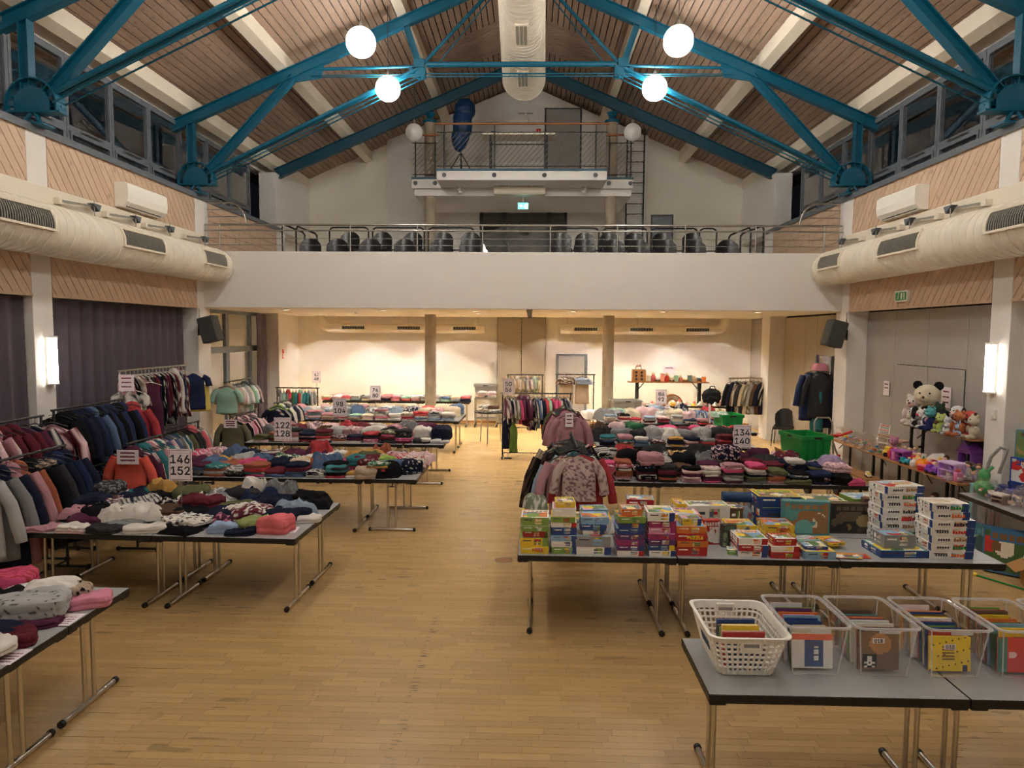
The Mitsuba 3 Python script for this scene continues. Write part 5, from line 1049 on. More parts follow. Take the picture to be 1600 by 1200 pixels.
# under the gallery, left
rail_rack((-6.05, 13.7), (-6.05, 14.7), 1.68, 'rail of light garments before the glass doors', over=.24)
hang(-6.02, 13.5, 1.68, .08, 'mint', 'blouse', 'mint green short sleeved blouse facing the camera before the glass doors', None, W=.42, L=.52, sl=.24, t=.06, seed=171)
fill((-6.05, 13.65), (-6.05, 14.65), 1.68, 10, ['black', 'charcoal', 'off-white', 'white', 'brown', 'beige', 'mint', 'light grey'], 'shirt', 'behind the mint blouse', 'shirts behind the mint blouse', order='from the camera', W=.42, L=.55, sl=.34)
rail_rack((-5.42, 12.55), (-5.42, 13.4), 1.14, 'low rail carrying the khaki coat near the gallery pillar', over=.22)
hang(-5.42, 12.38, 1.14, 0, 'khaki', 'coat', 'khaki coat facing the camera below the mint blouse', None, W=.44, L=.52, sl=.40, t=.07, seed=172)
fill((-5.42, 12.5), (-5.42, 13.35), 1.14, 9, ['pale pink', 'black', 'burgundy', 'navy', 'green', 'charcoal', 'pink'], 'jacket', 'behind the khaki coat', 'jackets behind the khaki coat', order='from the camera', W=.44, L=.5, sl=.4, pats=['plain', 'dots', 'plain', 'floral'])
rail_rack((-6.38, 17.2), (-5.35, 17.2), 1.28, 'rail of small children clothes in the rear left corner', .4)
fill((-6.32, 17.2), (-5.4, 17.2), 1.28, 12, ['red', 'grey', 'navy', 'green', 'off-white', 'white', 'cream', 'teal', 'mint'], 'romper', 'on the rear left corner rail', 'rompers on the rear left corner rail', order='from left', W=.3, L=.4, sl=.26, face=.3)
rail_rack((-5.25, 14.2), (-5.25, 14.95), 1.22, 'rail with dotted dark dresses left of the fourth clothes row', over=.22)
fill((-5.25, 14.12), (-5.25, 14.9), 1.22, 8, ['navy', 'black', 'white', 'navy', 'lime', 'off-white'], 'dress', 'on the dotted dress rail', 'dresses on the dotted dress rail', order='from the camera', W=.42, L=.5, sl=.3, pats=['dots', 'dots', 'plain'])
hang(-5.2, 14.02, 1.22, .1, 'navy', 'dress', 'dark dress with large white dots facing the camera under the gallery', None, W=.46, L=.48, sl=.26, t=.08, pat='dots', sec='white', seed=181)
# right side under the gallery
rail_rack((5.22, 18.2), (6.3, 18.2), 1.56, 'rail of dark winter coats before the right rear pillar', .4, m='steel')
for k, (c, p_) in enumerate([('black', 'plain'), ('navy', 'plain'), ('brown', 'floral'), ('charcoal', 'plain'), ('cream', 'plain'), ('khaki', 'floral'), ('light grey', 'plain'), ('brown', 'plain'), ('navy', 'plain'), ('black', 'hstripes')]):
    hang(5.30+k*.103, 18.2, 1.56, .45, c, 'coat', f'{PWORD[p_]}{c} winter coat, {ORD[k]} from left on the rear right rail', 'winter coats on the rear right rail', W=.44, L=.84, sl=.56, t=.05, pat=p_, sec='off-white', seed=190+k)
cs_ = thing('coat_stand', 'tall coat stand under the bundle of dark jackets by the dark doorway', 'coat stand')
put('pole', tube((5.93, 14.45, .03), (5.93, 14.45, 2.06), .02, 10), 'dark_metal', cs_)
for k in range(4): put('foot', tube((5.93, 14.45, .06), (5.93+.26*math.cos(k*1.57+.4), 14.45+.26*math.sin(k*1.57+.4), .02), .014, 8), 'dark_metal', cs_); put('hook', path([(5.93, 14.45, 1.98), (5.93+.09*math.cos(k*1.57), 14.45+.09*math.sin(k*1.57), 1.96), (5.93+.12*math.cos(k*1.57), 14.45+.12*math.sin(k*1.57), 2.02)], .008, 6), 'dark_metal', cs_)
for k, (c, dx, dy, a, L, lb) in enumerate([('dark blue', -.16, .0, .5, .98, 'dark blue jacket at the left of the coat stand'), ('charcoal', -.02, -.16, .1, .92, 'charcoal jacket in front on the coat stand'), ('navy', .12, -.08, -.3, 1.12, 'long navy coat at the right of the coat stand'), ('olive', .2, .12, -.7, 1.1, 'olive parka behind on the coat stand'), ('teal', .0, -.06, 1.2, 1.2, 'teal rain trousers hanging between the jackets on the coat stand')]):
    hang(5.93+dx, 14.45+dy, 2.02, a, c, 'jacket', lb, 'jackets on the coat stand', W=.5, L=L, sl=.62 if k < 4 else 0, t=.13, seed=210+k)
sk_ = thing('scarf', 'pink scarf draped on top of the coat stand', 'scarf'); m = heap_mesh(.34, .26, .14, 77, 20); scene[num(f'{sk_}__cloth')] = {**mikit.ply(m, M('cloth'), smooth=True, color=paint(m.vertices, 'pink', 'plain', 3)), 'to_world': at(5.95, 14.36, 1.97)}

# ---------------------------------------------------------------- number signs on stands
def stand_sign(x, y, zb, lines, label, z0=TZ, a=0., w=.25, h=.34, size=.085):
    s = thing('number_sign', label, 'sign'); tw = at(x, y, 0, a); zb = zb
    put('base', mikit.ply(cbox(-.08, -.06, z0, .08, .06, z0+.012, .003), M('dark_metal')), None, s, tw=tw)
    put('pole', mikit.ply(tube((0, .008, z0+.01), (0, .008, zb+h*.5), .007, 8), M('steel')), None, s, tw=tw)
    b = put('board', mikit.ply(cbox(-w/2, -.006, zb, w/2, .002, zb+h, .001), M('paper')), None, s, tw=tw)
    fr = [box(-w/2+.012, -.0068, zb+.012, w/2-.012, -.0058, zb+.016), box(-w/2+.012, -.0068, zb+h-.016, w/2-.012, -.0058, zb+h-.012), box(-w/2+.012, -.0068, zb+.012, -w/2+.016, -.0058, zb+h-.012), box(w/2-.016, -.0068, zb+.012, w/2-.012, -.0058, zb+h-.012)]
    put('border', mikit.ply(cat_(fr), M('sign_border')), None, b, tw=tw)
    for i, t in enumerate(lines):
        m = meshkit.text_mesh(t, size, .0012, bold=True); bb = m.bounds; m.apply_translation((-(bb[0][0]+bb[1][0])/2, -(bb[0][1]+bb[1][1])/2, 0))
        A = np.eye(4); A[:3, 0], A[:3, 1], A[:3, 2], A[:3, 3] = (1, 0, 0), (0, 0, 1), (0, -1, 0), (0, -.0062, zb+h*(.68-.36*i)); m.apply_transform(A)
        put('lettering', mikit.ply(m, M('ink')), None, b, tw=tw)
    return s
stand_sign(-3.70, 7.15, 1.10, ['146', '152'], 'paper sign 146 152 on a pole facing the camera from the first row left')
stand_sign(-3.57, 9.82, 1.11, ['122', '128'], 'paper sign 122 128 on a pole in the second row left of the aisle')
stand_sign(-3.54, 12.7, 1.12, ['98', '104'], 'paper sign 98 104 on a pole in the third row left of the aisle')
stand_sign(-3.62, 16.0, 1.11, ['74', '80'], 'paper sign 74 80 on a pole in the fourth row left of the aisle')
stand_sign(-6.25, 20.0, 1.21, ['62', '68'], 'paper number sign reading 62 68 on a pole in the rear left corner', 0.01)
stand_sign(3.06, 10.0, 1.05, ['134', '140'], 'paper sign 134 140 on a pole in the first row right of the aisle')
stand_sign(2.98, 15.8, 1.10, ['86', '92'], 'paper sign 86 92 on a pole in the third row right of the aisle')
stand_sign(-.47, 14.70, 1.38, ['50', '56'], 'paper number sign reading 50 56 above the rail at the aisle end', 0.01)
stand_sign(3.28, 12.7, 1.08, ['110', '116'], 'number sign seen edge-on among the second row right of the aisle', TZ, 1.45)
def note(x, y, z, w, h, a, label, lines=3, tilt=0):
    n = thing('paper_sign', label, 'sign'); tw = at(x, y, z, a)
    put('sheet', mikit.ply(box(-w/2, -.002, -h/2, w/2, .002, h/2), M('paper')), None, n, tw=tw)
    put('print', mikit.ply(cat_([box(-w*.33, -.0032, h*(.28-.26*k)-.008, w*.33, -.002, h*(.28-.26*k)+.012) for k in range(lines)]), M('sign_border')), None, n, tw=tw)
    return n
note(-4.73, 7.93, 1.20, .26, .17, 0, 'white printed notice fixed on the orange jacket')
note(-5.42, 12.28, 1.02, .24, .15, 0, 'white printed notice fixed on the khaki coat')
note(-5.84, 9.82, 1.93, .2, .24, .3, 'white printed notice at the near end of the high dress rail')
note(.60, 10.62, 1.36, .12, .22, .0, 'white price tag on the dusty pink hooded jacket')
note(4.1, YB-.012, 1.63, .34, .24, 0, 'printed notice on the white back wall above the wooden toys', 1)
note(RR-.10, 12.56, 1.75, .2, .26, -math.pi/2, 'white notice left of the flush door in the grey partition', 2)
note(RR-.11, 10.75, 1.75, .24, .32, -math.pi/2, 'white notice on the flush door above the plush toys', 3)

# ---------------------------------------------------------------- games and puzzles
def cells(o, ex, ey, nx, ny, fn, nrm_off=0.):
    """A printed face: nx x ny coloured cells from the corner o."""
    o, ex, ey = np.asarray(o, float), np.asarray(ex, float), np.asarray(ey, float); V, F, Cc = [], [], []
    for j in range(ny):
        for i in range(nx):
            q = [o+ex*(i+a)/nx+ey*(j+b)/ny for a, b in ((0, 0), (1, 0), (1, 1), (0, 1))]; k = len(V); V += q; F += [[k, k+1, k+2], [k, k+2, k+3]]; Cc += [fn((i+.5)/nx, (j+.5)/ny)]*4
    return np.array(V), np.array(F), lin(np.array(Cc, float))
def art(seed, base, pal):
    """Procedural cover print: border, title band, picture patches."""
    r = np.random.default_rng(seed); bl = [(r.uniform(.1, .9), r.uniform(.08, .68), r.uniform(.07, .24), pal[int(r.integers(len(pal)))]) for _ in range(9)]
    sky = pal[int(r.integers(len(pal)))]; tb = pal[int(r.integers(len(pal)))]
    def fn(u, v):
        if u < .05 or u > .95 or v < .06 or v > .94: return base
        if v > .72 and .12 < u < .88: return tb if v > .76 and v < .9 and (int(u*26+seed) % 4) else base
        c = sky
        for a, b, q, k in bl:
            if (u-a)**2+((v-b)*.8)**2 < q*q: c = k
        return c
    return fn
def print_box(name, label, cat, group, x, y, z, w, d, h, base, side, seed, pal, a=0., end=None, tilt=None, side_art=True, lid=.62):
    """Cardboard box: lid with printed top and sides over a base tray. x, y: middle of the footprint, z: underside."""
    k = thing(name, label, cat, group)
    def shell(x0, y0, z0, x1, y1, z1, top, n):
        Vs, Fs, Cs, o = [], [], [], 0
        sa = art(seed+3, side, pal)
        def sfn(u, v):
            if end is not None and u > .80: return end
            if not side_art: return side
            if .08 < u < .42 and .3 < v < .7: return (245, 243, 238) if (int(u*60+seed) % 3) else (60, 60, 70)
            if .48 < u < .76 and .15 < v < .85: return sa(u, v*.6)
            return side
        fs = [((x0, y0, z0), (x1-x0, 0, 0), (0, 0, z1-z0), 20, 5, sfn), ((x1, y0, z0), (0, y1-y0, 0), (0, 0, z1-z0), 12, 4, sfn), ((x1, y1, z0), (x0-x1, 0, 0), (0, 0, z1-z0), 2, 1, lambda u, v: side), ((x0, y1, z0), (0, y0-y1, 0), (0, 0, z1-z0), 12, 4, sfn),
              ((x0, y0, z1), (x1-x0, 0, 0), (0, y1-y0, 0), n if top else 1, n if top else 1, art(seed, base, pal) if top else (lambda u, v: side)), ((x0, y1, z0), (x1-x0, 0, 0), (0, y0-y1, 0), 1, 1, lambda u, v: side)]
        for f in fs:
            v, t, c = cells(*f); Vs.append(v); Fs.append(t+o); Cs.append(c); o += len(v)
        return trimesh.Trimesh(np.vstack(Vs), np.vstack(Fs), process=False), np.vstack(Cs)
    tw = at(x, y, z, a) if tilt is None else T().translate([x, y, z]) @ rz(a) @ T().rotate([1, 0, 0], tilt)
    hz = h*(1-lid)
    m, c = shell(-w/2, -d/2, max(hz-.0, .003), w/2, d/2, h, True, 20); scene[num(f'{k}__lid')] = {**mikit.ply(m, M('card'), color=c), 'to_world': tw}
    e = .003
    m, c = shell(-w/2+e, -d/2+e, 0, w/2-e, d/2-e, h-.004, False, 1); scene[num(f'{k}__tray')] = {**mikit.ply(m, M('card'), color=c), 'to_world': tw}
    return k, tw
def local_text(parent, tw, text, h, o, ex, ey, m='ink'):
    t = meshkit.text_mesh(text, h, .001, bold=True); b = t.bounds; t.apply_translation((-(b[0][0]+b[1][0])/2, -(b[0][1]+b[1][1])/2, 0))
    ex, ey = np.asarray(ex, float), np.asarray(ey, float); A = np.eye(4); A[:3, 0], A[:3, 1], A[:3, 2], A[:3, 3] = ex, ey, np.cross(ex, ey), o; t.apply_transform(A)
    put('lettering', mikit.ply(t, M(m)), None, parent, tw=tw)
W_, Bl, Ye, Rd, Gn, Pk, Lb, Or, Pu, Br, Te, Gr, Bk, Mg = (226, 222, 214), (36, 62, 120), (222, 188, 52), (168, 42, 44), (118, 148, 66), (208, 146, 170), (128, 164, 192), (200, 112, 52), (86, 52, 100), (88, 68, 54), (86, 138, 140), (136, 137, 137), (38, 36, 36), (150, 46, 100)
KID = [Ye, Rd, Gn, Lb, Lb, Pk, Or, W_, W_, (84, 120, 74), (226, 206, 150), (176, 142, 106), (120, 100, 84), (90, 100, 120), (190, 180, 160)]
GZ = 'board games and puzzles on the game tables'
CN = {W_: 'white', Bl: 'dark blue', Ye: 'yellow', Rd: 'red', Gn: 'green', Pk: 'pink', Lb: 'light blue', Or: 'orange', Pu: 'purple', Br: 'brown', Te: 'teal', Gr: 'grey', Bk: 'black', Mg: 'magenta'}
def gstack(nm, x, y, w, d, items, end=None):
    z = TZ
    for i, it in enumerate(items):
        c, h = it[0], it[1]; sc_ = it[2] if len(it) > 2 else 1.; top = it[3] if len(it) > 3 else c
        r = np.random.default_rng(int(x*1000+i*7+y*13)); pos = 'bottom' if i == 0 else 'top' if i == len(items)-1 else ORD[i]
        k, tw = print_box('game_box', f'{CN[c]} game box, {pos} of {nm}'+('' if pos in ('top', 'bottom') else ' from below'), 'game box', GZ, x+r.uniform(-.008, .008), y+r.uniform(-.012, .012), z, w*sc_, d*sc_, h, top, c, int(x*97+i*31) % 900, KID, r.uniform(-.05, .05), end=it[4] if len(it) > 4 else end)
        if len(it) > 5: local_text(k, tw, it[5], h*.42, (w*sc_*.12, -d*sc_/2-.001, h*.5), (1, 0, 0), (0, 0, 1), it[6])
        z += h+.001
gstack('the left front corner stack', .045, 6.17, .25, .27, [(Ye, .062, 1, Ye, None, 'HABA', 'red'), (Ye, .075, 1, Gn, Gn), (Rd, .06, .8, Rd), (Gn, .05, 1, W_), (Gn, .075, .98, W_)])
gstack('the second front stack', .31, 6.16, .23, .26, [(Gn, .06, 1, Gn, Bl), (W_, .055, 1, W_, Bl), (Lb, .05, 1, Lb, Bl), (Bl, .07, .96, Lb), (W_, .045, 1, W_, Rd), (Gn, .05, .95, Ye), (W_, .075, .92, W_), (Ye, .05, .75, Ye)])
gstack('the third front stack with the grey tray', .575, 6.17, .31, .27, [(W_, .07, 1, Pk, Bl), (Gr, .095, 1, Gr), (W_, .04, .62, W_, Bl), (Bl, .055, .78, Lb), (Lb, .06, .80, Lb)])
gstack('the purple front stack', .90, 6.14, .24, .26, [(W_, .048, 1, W_, Rd), (Pu, .046, 1, Mg, Bl), (Mg, .046, 1, Mg, Pu), (Pu, .05, 1, Pu), (Bl, .05, 1, Lb), (Bl, .05, .98, Lb), (Gn, .055, 1, Gn), (Or, .06, .75, Or)])
gstack('the stack before the table joint', 1.165, 6.14, .24, .26, [(W_, .05, 1, W_, Bl), (Bl, .05, 1, Bl, Ye), (Pu, .05, 1, Mg), (Mg, .05, 1, Pk), (Pk, .05, 1, W_, Mg), (Mg, .06, 1, Pk), (W_, .08, 1, W_, Bl)])
gstack('the red and orange stack right of the joint', 1.435, 6.17, .28, .28, [(Rd, .08, 1, Rd), (Or, .055, 1, Or), (Rd, .065, 1, Rd, None, 'PUZZLE', 'yellow_ink'), (Or, .06, .95, Or), (Ye, .06, .62, Lb, Bl)])
gstack('the low white and red stack', 1.97, 6.16, .26, .28, [(W_, .055, 1, W_, Bl), (Rd, .055, 1, W_, Bl), (W_, .055, .98, W_, Rd)])
gstack('the red stack before the second joint', 2.25, 6.13, .25, .25, [(Rd, .055, 1, Rd), (W_, .05, 1, W_, Rd), (Rd, .06, .8, Rd)])
gstack('the flat blue and yellow pair', 2.53, 6.14, .27, .30, [(Lb, .075, 1, Ye), (Bl, .03, .75, Lb)])
gstack('the blue and yellow pair farther back', 1.98, 6.52, .30, .30, [(Bl, .09, 1, Lb, Bl), (Ye, .09, .85, Ye)])
gstack('the yellow box pair behind the red stack', 2.34, 6.55, .28, .28, [(Ye, .10, 1, Ye), (Ye, .08, .96, Or, None, 'HABA', 'red')])
gstack('the silver box upon the petrol box', 3.30, 6.24, .42, .34, [(Bl, .065, 1, Te, Bl), (Gr, .12, .68, Gr)])
PZ = 'white puzzle boxes on the right game table'
for nm, x, y, n in (('the front white puzzle stack', 3.72, 6.20, 7), ('the rear white puzzle stack', 3.50, 6.62, 8)):
    z = TZ
    for i in range(n):
        big = i >= n-2 and nm[4] == 'f'; w, d, h = (.38, .27, .068) if not big else (.32, .24, .072)
        xx = x+(.006*((i*7) % 3-1)) - (.02 if big else 0); aa = ((i*5) % 7-3)*.006+(.2 if i == n-1 and nm[4] == 'r' else 0)
        k, tw = print_box('puzzle_box', f'white puzzle box with blue end, {"bottom" if i == 0 else "top" if i == n-1 else ORD[i]} one of {nm}'+('' if i in (0, n-1) else ' from below'), 'puzzle box', PZ, xx, y, z, w, d, h, W_, W_, 400+i+int(x*10), [(220, 214, 200), (196, 170, 130), (150, 176, 200), W_, (210, 190, 160), (180, 60, 50)], aa, end=Bl)
        m = cat_([box(-w*.36+j*.022, -d/2-.0012, h*.34, -w*.36+j*.022+.014, -d/2, h*.64) for j in range(5)]); put('lettering', mikit.ply(m, M('ink')), None, k, tw=tw)
        m = cat_([box(.0+j*.024, -d/2-.0012, h*.28, .0+j*.024+.018, -d/2, h*.70-(j % 2)*.008) for j in range(5)]); put('lettering', mikit.ply(m, M(['rust_ink', 'green_crate', 'oak', 'red', 'ink'][i % 5])), None, k, tw=tw)
        z += h+.001
mat('yellow_ink', princ((248, 214, 60), .5)); mat('rust_ink', princ((214, 92, 30), .5))
def stand_box(label, x, y, w, h, d, base, side, seed, pal, a=0., text=None, tm='white_plastic', name='game_box', z=TZ, group=None, lean=0., th=.05, tv=.30):
    """Upright box, its printed cover towards the viewer."""
    k, tw = None, None
    k = thing(name, label, 'game box', group); V, F, Cc = cells((-w/2, -d/2, 0), (w, 0, 0), (0, 0, h), 30, 22, art(seed, base, pal))
    tw = T().translate([x, y, z]) @ rz(a) @ T().rotate([1, 0, 0], -lean)
    b = box(-w/2, -d/2+.0008, 0, w/2, d/2, h); scene[num(f'{k}__carton')] = {**mikit.ply(b, M('card'), color=vcol(len(b.vertices), side)), 'to_world': tw}
    f = trimesh.Trimesh(V, F, process=False); g = box(-w/2, -d/2+.0002, 0, w/2, -d/2+.0008, h)
    scene[num(f'{k}__cover_print')] = {**mikit.ply(f, M('card'), color=Cc), 'to_world': tw}
    if text: local_text(k, tw, text, th, (0, -d/2-.0006, h/2+h*tv), (1, 0, 0), (0, 0, 1), tm)
    return k
stand_box('teal upright game box with a birdhouse picture', 2.72, 6.80, .44, .33, .10, (70, 130, 130), Te, 21, [(110, 170, 164), (150, 110, 70), (230, 220, 190), (60, 90, 90), (70, 130, 130), (84, 146, 140)], -.05, None, group=GZ)
stand_box('dark brown upright construction game box with hazard stripes', 3.20, 6.86, .46, .30, .09, (52, 44, 40), Br, 22, [(70, 58, 50), (120, 100, 60), (40, 36, 34), (92, 78, 60), (150, 130, 90)], .0, group=GZ)
stand_box('dark maroon upright game box left of the rear puzzle stack', 3.47, 6.95, .24, .33, .09, (66, 44, 42), Br, 23, [(100, 80, 70), (40, 34, 34), (160, 150, 130), (84, 58, 54)], -.05, group=GZ)
stand_box('red upright game box with big white letters', 1.70, 6.42, .16, .23, .07, Rd, Rd, 24, [Rd, (150, 24, 30), W_, (220, 60, 50)], .12, 'DOG', group=GZ, th=.06, tv=-.05)
stand_box('dark green upright game box right of the red one', 1.84, 6.34, .13, .21, .06, (52, 66, 52), Bk, 25, [(70, 92, 70), (130, 140, 110), (40, 50, 40)], .1, group=GZ)
stand_box('orange upright game box left of the red one', 1.55, 6.52, .16, .24, .07, Or, Or, 26, KID, .2, group=GZ)
for lb, x, y, z, w, d, h, b, s_, sd, a in [('small green game box lying alone near the front edge', 1.86, 6.13, TZ, .17, .11, .045, W_, Gn, 31, -.2), ('pink and white flat game box behind the third stack', .55, 6.62, TZ, .40, .30, .10, Pk, W_, 32, .1), ('white flat game box behind the second stack', .22, 6.58, TZ, .36, .30, .15, W_, W_, 33, 0), ('light blue game box on the pile behind the third stack', .62, 6.62, TZ+.2, .24, .2, .08, Lb, Lb, 34, .1), ('white and yellow wide game box between the rear stacks', .60, 6.62, TZ+.101, .36, .28, .098, Ye, W_, 35, 0),
        ('red and blue box on the pile behind the purple stack', 1.08, 6.72, TZ+.26, .26, .2, .10, Lb, Rd, 36, -.1), ('white flat game box behind the purple stack', 1.05, 6.62, TZ, .42, .32, .13, W_, W_, 37, 0), ('turquoise game box behind the purple stack', 1.08, 6.66, TZ+.131, .34, .28, .128, Ye, Te, 38, .15), ('green and white wide game box at the rear middle', 1.48, 6.78, TZ, .44, .30, .14, Ye, W_, 39, .05), ('pink flowered wide game box on the green and white one', 1.46, 6.78, TZ+.141, .40, .28, .07, Pk, Ye, 40, .0),
        ('white carrying case game with handle behind the orange box', 1.80, 7.0, TZ, .42, .22, .24, W_, W_, 41, .05), ('yellow game box left of the white carrying case', 1.54, 7.08, TZ, .1, .24, .24, Ye, Ye, 42, .05), ('brown game box right of the white carrying case', 2.08, 7.0, TZ, .12, .22, .22, (180, 120, 90), Br, 43, 0), ('green picture game box under the teal box row', 2.55, 7.10, TZ, .44, .34, .22, Gn, Bl, 44, .1), ('yellow and blue game box on the rear green one', 2.52, 7.1, TZ+.221, .42, .32, .11, Ye, Bl, 45, .0),
        ('pale picture game box behind the dark construction box', 3.02, 7.16, TZ, .40, .3, .28, (226, 222, 180), Gn, 46, .0), ('pale green game box behind the maroon box', 3.46, 7.18, TZ, .36, .28, .30, (214, 220, 190), Gn, 47, .1), ('flat red and green booklet at the second joint', 2.86, 6.11, TZ, .30, .13, .008, Or, Rd, 48, -.12), ('flat round pizza coloured booklet at the front edge', 2.80, 5.99+.08, TZ+.009, .24, .13, .006, (226, 180, 90), Or, 49, -.1), ('yellow booklet leaning in the middle of the right table', 2.80, 6.40, TZ+.03, .15, .22, .03, Ye, Ye, 50, .3), ('white and red picture cards pile', 2.62, 6.48, TZ, .26, .26, .03, W_, Rd, 51, .4), ('blue striped picture cards pile', 2.46, 6.44, TZ+.0, .1, .24, .04, Lb, Bl, 52, .3)]:
    print_box('game_box' if h > .035 else 'booklet', lb, 'game box' if h > .035 else 'booklet', GZ, x, y, z, w, d, h, b, s_, sd, KID, a)


bgt = thing('green_toy_bag', 'crumpled bag of green and white toys on the left corner stack', 'toy bag')
m = heap_mesh(.26, .2, .13, 55, 24); scene[num(f'{bgt}__film')] = {**mikit.ply(m, M('plastic'), color=paint(m.vertices, (120, 140, 110), 'floral', 3, 'off-white')), 'to_world': at(.06, 6.55, TZ+.29)}
for i, (x, y, w, d, h, c) in enumerate([(.06, 6.55, .26, .3, .145, W_), (.06, 6.55, .25, .28, .144, Ye)]): print_box('game_box', f'{CN[c]} game box behind the left corner stack, {"lower" if i == 0 else "upper"}', 'game box', GZ, x, y, TZ+.146*i, w, d, h, c, c, 60+i, KID)
rb = thing('rolled_mat', 'rolled blue mat with net bag at the rear of the game tables', 'rolled mat')
put('roll', tube((2.02, 7.22, TZ+.26), (2.32, 7.2, TZ+.26), .055, 14), 'blue_cover', rb, 40); m = heap_mesh(.42, .2, .2, 58, 20); scene[num(f'{rb}__bag')] = {**mikit.ply(m, M('plastic'), color=paint(m.vertices, (150, 180, 190), 'floral', 6, 'red')), 'to_world': at(2.25, 7.22, TZ)}

# ---------------------------------------------------------------- boxes of books
def rring(w, d, r, z, n=5):
    P = []
    for cx, cy, a0 in ((w/2-r, d/2-r, 0), (-w/2+r, d/2-r, 1.5708), (-w/2+r, -d/2+r, 3.1416), (w/2-r, -d/2+r, 4.7124)):
        for t in np.linspace(0, 1.5708, n): P.append((cx+r*math.cos(a0+t), cy+r*math.sin(a0+t), z))
    return np.array(P)
def loft(rings, cap0=True, cap1=True):
    n = len(rings[0]); V = np.vstack(rings); i = np.arange(n); j = (i+1) % n; F = []
    for k in range(len(rings)-1): F += [np.stack([i+k*n, j+k*n, j+k*n+n], 1), np.stack([i+k*n, j+k*n+n, i+k*n+n], 1)]
    if cap0: V = np.vstack([V, rings[0].mean(0)[None]]); F.append(np.stack([j, i, i*0+len(V)-1], 1))
    if cap1: V = np.vstack([V, rings[-1].mean(0)[None]]); o = (len(rings)-1)*n; F.append(np.stack([i+o, j+o, i*0+len(V)-1], 1))
    return trimesh.Trimesh(V, np.vstack(F), process=False)
BOOKC = [Rd, Bl, Gn, W_, Ye, Pk, Te, Or, (30, 60, 110), (120, 40, 60), (200, 190, 170), Lb, (60, 100, 70), Pu, Br]
def book(label, group, x, y, z, w, h, t, col, a=0., lean=0., cover=None, seed=0, num_txt=None, z_rot=0):
    """Upright book: w along x, h tall, t thick along y, leaning backwards."""
    k = thing('book', label, 'book', group); tw = T().translate([x, y, z]) @ rz(a) @ T().rotate([1, 0, 0], -lean)
    pg = box(-w/2+.004, -t/2+.0015, .003, w/2-.004, t/2-.0015, h-.004); cv = cat_([box(-w/2, -t/2, 0, w/2, -t/2+.0015, h), box(-w/2, t/2-.0015, 0, w/2, t/2, h), box(-w/2, -t/2, 0, w/2, t/2, .002)])
    scene[num(f'{k}__cover')] = {**mikit.ply(cv, M('card'), color=vcol(len(cv.vertices), col)), 'to_world': tw}
    scene[num(f'{k}__pages')] = {**mikit.ply(pg, M('card'), color=vcol(len(pg.vertices), (228, 222, 206))), 'to_world': tw}
    if cover:
        v, f, c = cells((-w/2, -t/2-.0006, 0), (w, 0, 0), (0, 0, h), 26, 22, cover); m = trimesh.Trimesh(v, f, process=False)
        scene[num(f'{k}__cover_print')] = {**mikit.ply(m, M('card'), color=c), 'to_world': tw}
    if num_txt:
        m = cbox(-.035, -t/2-.0016, h*.62, .035, -t/2-.0008, h*.62+.032, .0003); put('number_label', mikit.ply(m, M('paper')), None, k, tw=tw); local_text(k, tw, num_txt, .02, (0, -t/2-.0018, h*.62+.016), (1, 0, 0), (0, 0, 1))
    return k
BX = [('first', 1.655), ('second', 2.045), ('third', 2.445), ('fourth', 2.845), ('fifth', 3.245)]
YB0 = 4.10
